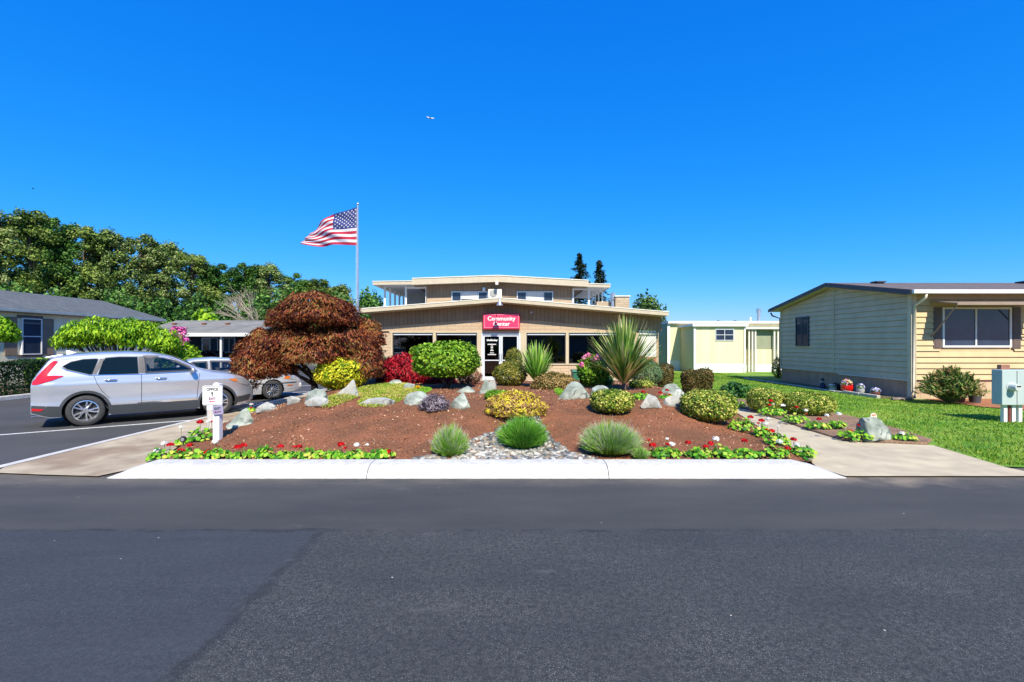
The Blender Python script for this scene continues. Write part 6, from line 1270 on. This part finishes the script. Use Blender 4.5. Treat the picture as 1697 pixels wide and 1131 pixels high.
        for k in range(spokes):
            g = 2*math.pi*k/spokes
            if style == 'double':
                for dg in (-.22, .22):
                    a = Vector((math.cos(g), 0, math.sin(g)))*.05; b = Vector((math.cos(g+dg), 0, math.sin(g+dg)))*(hub*.62); c = Vector((math.cos(g+dg*.9), 0, math.sin(g+dg*.9)))*(hub-.012); base = Vector((x, yo, R_))
                    mb.tube([base+a+Vector((0,-o*.0,0)), base+b+Vector((0,-o*.01,0)), base+c+Vector((0,-o*.02,0))], [.024,.017,.02], 6)
            else:
                a = Vector((math.cos(g), 0, math.sin(g)))*.07; c = Vector((math.cos(g), 0, math.sin(g)))*(hub-.012); base = Vector((x, yo, R_)); mb.tube([base+a, base+c+Vector((0,-o*.02,0))], [.011,.013], 5)
        mb.lathe([(0, .03*o),(.045, .028*o),(.065, .0),(.07, -.03*o)], 20, 'y', (x, yo, R_)); mb.build('rim', M['alloy'], tyre, smooth='auto')
        mb = MB(); mb.lathe([(0,0),(hub-.03,0)], 30, 'y', (x, y+o*h*.25, R_)); mb.build('brake_disc', M['dark'], tyre); bpy.data.objects.remove(wt)
    def well(s, x, parent, hr=.40):
        mb = MB()
        for sd_ in (-1, 1):
            ys = (sd_*s.hw*.93, sd_*s.hw*.45); n = 26; vs = []
            for y in ys:
                for k in range(n+1): g = math.pi*k/n*1.16-.25; vs.append((x+math.cos(g)*hr, y, s.tr+math.sin(g)*hr))
            mb.add(vs, [(k, k+1, n+2+k, n+1+k) for k in range(n)]); vs = [(x, ys[1], s.tr)]+[(x+math.cos(2*math.pi*k/24)*hr, ys[1], s.tr+math.sin(2*math.pi*k/24)*hr) for k in range(24)]; mb.add(vs, [(0, k+1, (k+1) % 24+1) for k in range(24)])
        mb.build('wheel_arch_liner', M['seam'], parent, fix=False)
def arc(cx, cz, r_, a0, a1, n=20): return [(cx+math.cos(R(a0+(a1-a0)*k/n))*r_, cz+math.sin(R(a0+(a1-a0)*k/n))*r_) for k in range(n+1)]
M['pillar'] = mat('grey_pillar_trim', (.09,.085,.085), .4, var=.03)
M['cabglass'] = glassmat('cabin_glass', .62); M['seat'] = mat('seat_fabric', (.10,.10,.105), .9)
def cabin(t, xs, belt, roof):
    mb = MB(); mb.box(xs[0]-.35, xs[-1]+1.0, -.70, .70, .35, belt-.12); mb.build('cabin_floor', M['dark'], t)
    for x in xs:
        for y in (-.38, .38):
            mb = MB(); mb.prism([(x-.02,belt-.2),(x+.12,belt-.2),(x-.02,roof-.30),(x-.14,roof-.30)], 'y', y-.24, y+.24); mb.prism([(x-.05,roof-.28),(x-.15,roof-.28),(x-.17,roof-.13),(x-.08,roof-.13)], 'y', y-.12, y+.12); mb.build('seat_back', M['seat'], t, bevel=.02)
    mb = MB(); pts = [(xs[-1]+.62+.05*math.sin(g), .38+.18*math.cos(g), belt+.02+.16*math.sin(g)) for g in np.linspace(0, 2*math.pi, 17)]; mb.tube(pts, .014, 6, cap=False); mb.build('steering_wheel', M['dark'], t)
    mb = MB(); mb.box(xs[-1]+.75, xs[-1]+1.05, -.66, .66, belt-.12, belt-.02); mb.build('dashboard', M['dark'], t, bevel=.03)
# SUV
suv = Car(top=[(-.98,.98),(-.955,1.08),(-.90,1.20),(-.64,1.56),(-.52,1.62),(-.2,1.66),(.3,1.695),(.8,1.705),(1.25,1.68),(1.6,1.605),(1.8,1.53),(2.32,1.235),(2.55,1.165),(3.0,1.09),(3.3,1.0),(3.48,.88),(3.56,.72),(3.58,.62)],
          bot=[(-1,.36),(-.6,.24),(0,.22),(2.6,.22),(3.2,.22),(3.5,.3),(3.6,.36)], q=[(.2,.93),(.36,.965),(.5,.985),(.60,.972),(.72,.972),(.88,.992),(.985,1.0),(1.01,.985),(1.08,.968),(1.15,.95),(1.35,.875),(1.55,.79),(1.68,.71),(1.78,.66)], fr=(.85,.42), rear=(.45,.13), hw=.925, wb=2.66, tr=.355, cut=([(1.13,1.21),(2.10,1.23),(1.95,1.33),(1.67,1.475),(1.47,1.55),(1.11,1.57)],))
SS = .945; ang = R(40.8); fw_ = Vector((math.cos(ang), math.sin(ang), 0)); lf_ = Vector((-math.sin(ang), math.cos(ang), 0)); org = G(142, 707)+lf_*.9*SS
sv = thing('suv', 'silver suv seen from its right rear, parked nose to the walkway', 'car', (org.x, org.y, .006), ang); sv.scale = (SS,)*3
sbody = suv.body(M['silver'], sv, hr=.425); cabin(sv, (.35, 1.2), 1.2, 1.70)
for x in (0, 2.66):
    suv.well(x, sv, .44)
    for sd_ in (-1, 1): suv.wheel(x, sd_, sv, 5)
for sd_ in (-1, 1):
    # wheel arch cladding
    for x in (0, 2.66): suv.drape(arc(x, .355, .468, -14, 194, 26)+arc(x, .355, .412, 194, -14, 26), 'arch_cladding', M['clad'], sv, .008, sd_, .06)
    suv.drape([(.45,.225),(2.21,.225),(2.21,.44),(.45,.44)], 'sill_cladding', M['clad'], sv, .009, sd_, .08)
    suv.strip([(.95,.46),(2.18,.47)], 'chrome_strip', M['chrome'], sv, .035, .012, sd_)
    suv.drape([(-.97,.37),(-.62,.26),(-.42,.245),(-.42,.49),(-.97,.54)], 'bumper_cladding', M['clad'], sv, .009, sd_, .06)
    suv.drape([(3.1,.30),(3.45,.34),(3.5,.5),(3.12,.46)], 'front_bumper_cladding', M['clad'], sv, .009, sd_, .06)
    g1 = [(.22,1.18),(.97,1.185),(.955,1.585),(.60,1.59),(.36,1.57),(.31,1.50)]; g2 = [(1.11,1.19),(2.16,1.215),(1.95,1.35),(1.68,1.50),(1.48,1.575),(1.09,1.595)]; g3 = [(-.40,1.40),(-.32,1.33),(.06,1.20),(.11,1.20),(.22,1.54),(.18,1.555),(-.05,1.545),(-.25,1.49)]
    for g_, nm in ((g1,'rear_door_window'),(g2,'front_door_window'),(g3,'quarter_window')):
        cx_ = sum(p[0] for p in g_)/len(g_); cz_ = sum(p[1] for p in g_)/len(g_); big = [(a+(.014 if a > cx_ else -.014), b+(.014 if b > cz_ else -.014)) for a, b in g_]
        if nm == 'front_door_window': suv.strip(g_+[g_[0]], 'window_surround', M['pillar'], sv, .07, .005, sd_); suv.drape(g_, nm, M['cabglass'], sv, .008, sd_, .06)
        else: suv.drape(big, 'window_surround', M['pillar'], sv, .004, sd_, .06); suv.drape(g_, nm, M['carglass'], sv, .008, sd_, .06)
    suv.drape([(.985,1.19),(1.08,1.19),(1.06,1.60),(.975,1.595)], 'door_pillar', M['pillar'], sv, .005, sd_, .06)
    suv.drape([(.12,1.20),(.19,1.19),(.33,1.56),(.25,1.56)], 'door_pillar', M['pillar'], sv, .005, sd_, .06)
    suv.strip([(-.42,1.37),(-.33,1.305),(.05,1.18),(1.0,1.165),(2.2,1.195)], 'belt_trim', M['chrome'], sv, .014, .010, sd_)
    suv.strip([(1.03,.24),(1.03,.6),(1.03,1.17)], 'door_seam', M['seam'], sv, .01, .006, sd_); suv.strip([(.43,.62),(.3,.78),(.2,.98),(.14,1.18)], 'door_seam', M['seam'], sv, .009, .006, sd_); suv.strip([(2.18,.46),(2.2,.75),(2.24,1.14)], 'door_seam', M['seam'], sv, .009, .006, sd_); suv.strip([(.45,.445),(2.18,.455)], 'door_seam', M['seam'], sv, .008, .011, sd_)
    for hx in (.33, 1.30):
        mb = MB(); y_ = sd_*(suv.W(hx+.1, 1.04)+.0); mb.tube([(hx,y_,1.045),(hx+.04,y_+sd_*.035,1.05),(hx+.2,y_+sd_*.035,1.05),(hx+.24,y_,1.045)], [.012,.018,.018,.012], 8); mb.build('door_handle', M['chrome'], sv, smooth=True)
    mb = MB(); ym = sd_*(suv.W(2.02,1.18)+.02); b_ = bmesh.new(); bmesh.ops.create_icosphere(b_, subdivisions=3, radius=1); vs_ = [(2.06+v.co.x*.07*(1 if v.co.x > 0 else .5), ym+sd_*.12+v.co.y*.14, 1.24+v.co.z*.08) for v in b_.verts]; fs_ = [tuple(v.index for v in f.verts) for f in b_.faces]; b_.free(); mb.add(vs_, fs_); mb.tube([(2.08,ym-sd_*.03,1.18),(2.07,ym+sd_*.08,1.21)], .025, 8); mir = mb.build('wing_mirror', M['silver'], sv, smooth=True)
    mb = MB(); mb.box(2.022,2.03,ym+sd_*.12-.1,ym+sd_*.12+.1,1.185,1.295); mb.build('mirror_glass', M['chrome'], mir)
    suv.drape([(-.955,1.0),(-.86,1.0),(-.58,1.085),(-.375,1.17),(-.40,1.185),(-.68,1.205),(-.60,1.33),(-.475,1.51),(-.56,1.53),(-.72,1.37),(-.86,1.19),(-.95,1.06)], 'tail_light', M['tail'], sv, .012, sd_, .05)
    suv.drape([(-.965,1.075),(-.93,1.075),(-.88,1.14),(-.91,1.165)], 'reverse_light', M['lens'], sv, .016, sd_, .04)
    suv.drape([(-.97,.42),(-.80,.41),(-.72,.45),(-.95,.475)], 'rear_reflector', M['tail'], sv, .016, sd_, .05)
    suv.drape([(3.02,.93),(3.25,.93),(3.47,.83),(3.42,.75),(3.2,.82)], 'headlight', M['lens'], sv, .01, sd_, .04); suv.drape([(2.90,.965),(3.08,.965),(3.16,.89),(3.04,.89)], 'side_marker', M['amber'], sv, .014, sd_, .03)
def toppatch(car, x0, x1, yw, name, m, parent, off=.012, nx=14, ny=8):
    mb = MB(); vs = []
    for i in range(nx+1):
        x = x0+(x1-x0)*i/nx; zt = float(car.zt(x)); y1 = car.W(x, zt-car.rc)-car.rc*1.3; 
        for j in range(ny+1):
            u = -1+2*j/ny; y = u*(y1+.02)*yw; vs.append((x, y, zt+.035*(1-min(1,(y/y1)**2))))
    V_ = [Vector(v) for v in vs]; out = []
    for i in range(nx+1):
        for j in range(ny+1):
            a = V_[min(i+1,nx)*(ny+1)+j]-V_[max(i-1,0)*(ny+1)+j]; b = V_[i*(ny+1)+min(j+1,ny)]-V_[i*(ny+1)+max(j-1,0)]; n_ = a.cross(b).normalized(); out.append(V_[i*(ny+1)+j]+n_*off*(1 if n_.z > 0 else -1))
    mb.add(out, [(i*(ny+1)+j, (i+1)*(ny+1)+j, (i+1)*(ny+1)+j+1, i*(ny+1)+j+1) for i in range(nx) for j in range(ny)]); return mb.build(name, m, parent, smooth=True, fix=False)
toppatch(suv, 1.74, 2.28, 1.02, 'windshield', M['carglass'], sv); toppatch(suv, -.86, -.60, .95, 'rear_window', M['black'], sv)
mb = MB(); mb.prism([(-.76,1.60),(-.40,1.675),(-.38,1.62),(-.60,1.555)], 'y', -.60, .60); mb.build('spoiler', M['silver'], sv, bevel=.012)
mb = MB(); mb.prism([(-.36,1.67),(-.12,1.67),(-.30,1.75),(-.37,1.75)], 'y', -.025, .025); mb.build('roof_antenna', M['white'], sv, bevel=.008)
mb = MB(); mb.tube([(-.98,-.60,.27),(-.75,-.60,.27)], .032, 12); mb.build('exhaust', M['chrome'], sv, smooth='auto')
mb = MB(); mb.box(-1.0,-.96,-.62,.62,.36,.56); mb.build('rear_bumper', M['clad'], sv, bevel=.02); mb = MB(); mb.box(-1.0,-.975,-.25,.25,.72,.86); mb.build('licence_plate', M['white'], sv)
mb = MB(); mb.box(3.56,3.60,-.5,.5,.48,.66); mb.build('grille', M['black'], sv, bevel=.01)
mb = MB(); mb.box(-.4,3.2,-.6,.6,.2,.3); mb.build('underbody', M['seam'], sv)
for o_ in sv.children:                              # shorter tail overhang
    if o_.type == 'MESH' and o_.name.split('.')[0] not in ('wheel',):
        for v_ in o_.data.vertices:
            if v_.co.x < -.45: v_.co.x = -.45 + (v_.co.x+.45)*.88
# sedan
sed = Car(top=[(-1.12,.62),(-1.1,.8),(-1.04,.92),(-.9,.98),(-.45,1.02),(-.2,1.10),(.35,1.35),(.6,1.41),(1.1,1.435),(1.6,1.40),(1.85,1.33),(2.45,1.02),(2.7,.96),(3.2,.90),(3.55,.80),(3.75,.68),(3.8,.58)],
          bot=[(-1.12,.34),(-.7,.24),(0,.2),(2.8,.2),(3.5,.24),(3.8,.32)], q=[(.18,.93),(.35,.975),(.6,1.0),(.82,.985),(.92,.95),(1.0,.90),(1.2,.79),(1.38,.68),(1.5,.62)], fr=(.9,.4), rear=(.5,.2), hw=.92, wb=2.78, tr=.325, rcorner=.08, cut=([(.15,1.05),(.86,1.05),(.86,1.31),(.53,1.30),(.32,1.2)],[(1.0,1.05),(2.06,1.055),(1.7,1.24),(1.49,1.31),(1.0,1.325)]))
S2 = .95; c0 = G(452, 662.5); org2 = c0+lf_*.88*S2-fw_*2.78*S2
sd2 = thing('sedan', 'pale silver older sedan parked beyond the suv, half hidden by the bronze maple', 'car', (org2.x, org2.y, .006), ang); sd2.scale = (S2,)*3
def sedan_parts(car, t, paint, spokes=14):
    car.body(paint, t, hr=.365); cabin(t, (.35, 1.25), 1.03, 1.43)
    for x in (0, car.wb):
        car.well(x, t, .375)
        for sd_ in (-1, 1): car.wheel(x, sd_, t, spokes, .325, .2, .215, 'many')
    for sd_ in (-1, 1):
        g1 = [(.1,1.03),(.88,1.03),(.88,1.33),(.52,1.32),(.3,1.22)]; g2 = [(.98,1.03),(2.12,1.035),(1.72,1.26),(1.5,1.33),(.98,1.345)]
        for g_, nm in ((g1,'rear_door_window'),(g2,'front_door_window')): car.strip(g_+[g_[0]], 'window_surround', M['pillar'], t, .06, .004, sd_); car.drape(g_, nm, M['cabglass'], t, .007, sd_, .07)
        car.strip([(.93,.3),(.93,1.35)], 'door_seam', M['seam'], t, .012, .006, sd_); car.strip([(2.2,.3),(2.2,.95)], 'door_seam', M['seam'], t, .01, .006, sd_); car.strip([(-.8,.55),(3.6,.55)], 'side_moulding', M['clad'], t, .03, .008, sd_)
        car.drape([(3.35,.66),(3.62,.65),(3.62,.74),(3.38,.78)], 'headlight', M['lens'], t, .009, sd_, .05); car.drape([(3.12,.70),(3.34,.67),(3.36,.77),(3.2,.8)], 'side_marker', M['amber'], t, .01, sd_, .05); car.drape([(3.25,.44),(3.45,.44),(3.45,.48),(3.25,.48)], 'front_reflector', M['amber'], t, .01, sd_, .05); car.drape([(-1.08,.7),(-.85,.72),(-.85,.88),(-1.05,.88)], 'tail_light', M['tail'], t, .009, sd_, .05)
        for hx in (.35, 1.35): mb = MB(); y_ = sd_*(car.W(hx, .86)); mb.tube([(hx,y_,.86),(hx+.04,y_+sd_*.03,.865),(hx+.16,y_+sd_*.03,.865),(hx+.2,y_,.86)], .014, 7); mb.build('door_handle', M['clad'], t)
        mb = MB(); ym = sd_*(car.W(2.0,1.02)+.1); mb.lathe([(0,-.09),(.06,-.06),(.07,.02),(.04,.09),(0,.1)], 12, 'y', (2.1, ym, 1.06)); mb.build('wing_mirror', paint, t, smooth=True)
    toppatch(car, 1.78, 2.42, 1.02, 'windshield', M['carglass'], t); toppatch(car, -.2, .38, 1.0, 'rear_window', M['carglass'], t)
    mb = MB(); mb.box(3.76,3.815,-.62,.62,.36,.5); mb.build('front_bumper', paint, t, bevel=.02); mb = MB(); mb.box(-.5,3.3,-.6,.6,.19,.28); mb.build('underbody', M['seam'], t)
sedan_parts(sed, sd2, M['pewter'])
p = XZ(366, 0, 33.2); dk = thing('dark_car', 'dark car parked under the carport', 'car', (p[0]-2.2, 33.6, .006), R(8)); dk.scale = (.95,)*3
sedan_parts(sed, dk, M['navy'], 10)

# ------------------------------------------------------------------ across the road, seen only as reflections in glass and paint
bh = thing('grey_home', 'low pale grey home across the road, seen only mirrored in the windows', 'house', (8,-16,0)); mb = MB(); mb.box(-8,26,-20,-15.8,0,2.9); mb.build('wall', mat('pale_grey_wall', (.3,.31,.33), .8), bh, world=True); mb = MB(); mb.prism([(-20.5,2.9),(-15.3,2.9),(-17.9,3.9)], 'x', -8.4, 26.4); mb.build('roof', M['shinglegrey'], bh, world=True)
for k, px_ in enumerate((-26,-17,-8,0,9,18,27,36)):
    t = thing('poplar_tree', 'tree %s across the road, seen only mirrored in the windows' % ordw[k], 'tree', (px_, -34-3*(k % 2), 0), rz=k, group='trees across the road')
    for src in VAR[k % 4]: o = src.copy(); COL.objects.link(o); o.parent = t
    t.scale = (1.25,1.25,.62)
for a, b in VAR:
    for o in (a, b): bpy.data.objects.remove(o)
# ------------------------------------------------------------------ in the sky
at = 2200; s = at/F; X, Z = XZ(713.5, 196, at)
pl_ = thing('airplane', 'tiny white airliner high in the sky above the community building', 'airplane', (X, at, Z), R(0)); pm = mat('white_airframe', (.85,.86,.88), .4)
mb = MB(); mb.tube([(-16,0,3),(-13,0,2.6),(-4,0,.6),(6,0,-.6),(14,0,-1.8),(17,0,-2.4)], [.8,1.7,2.2,2.2,1.8,.5], 10); mb.build('fuselage', pm, pl_, smooth=True)
mb = MB(); mb.add([(-3,0,.2),(4,0,-.4),(-5,-17,-.5),(-8,-17,-.2),(-5,17,1.5),(-8,17,1.5)], [(0,1,2,3),(0,1,4,5)]); mb.add([(-3,0,.7),(4,0,.1),(-5,-17,-.1),(-8,-17,.2),(-5,17,1.9),(-8,17,1.9)], [(0,1,2,3),(0,1,4,5)]); mb.build('wing', pm, pl_, fix=False)
mb = MB(); mb.prism([(-16,3),(-11,2.4),(-15,7.5),(-17.5,7.8)], 'y', -.2, .2); mb.add([(-15,-6,3.2),(-12,0,2.8),(-15,6,3.2),(-17,0,3.2)], [(0,1,2,3)]); mb.build('tail_fin', pm, pl_)
at = 55; X, Z = XZ(54.5, 313, at); bd = thing('bird', 'small dark bird gliding in the sky above the left treeline', 'bird', (X, at, Z)); mb = MB(); mb.add([(-.02,0,.02),(.05,.02,0),(.05,-.02,0),(.0,0,-.14),(-.1,.02,.1),(-.2,.04,.06),(.1,-.02,.12),(.19,-.04,.02),(0,.03,-.05)], [(0,1,3,8),(0,2,3),(0,4,5,8),(0,6,7,8),(0,8,3),(1,2,3)]); mb.build('body', M['black'], bd, fix=False)
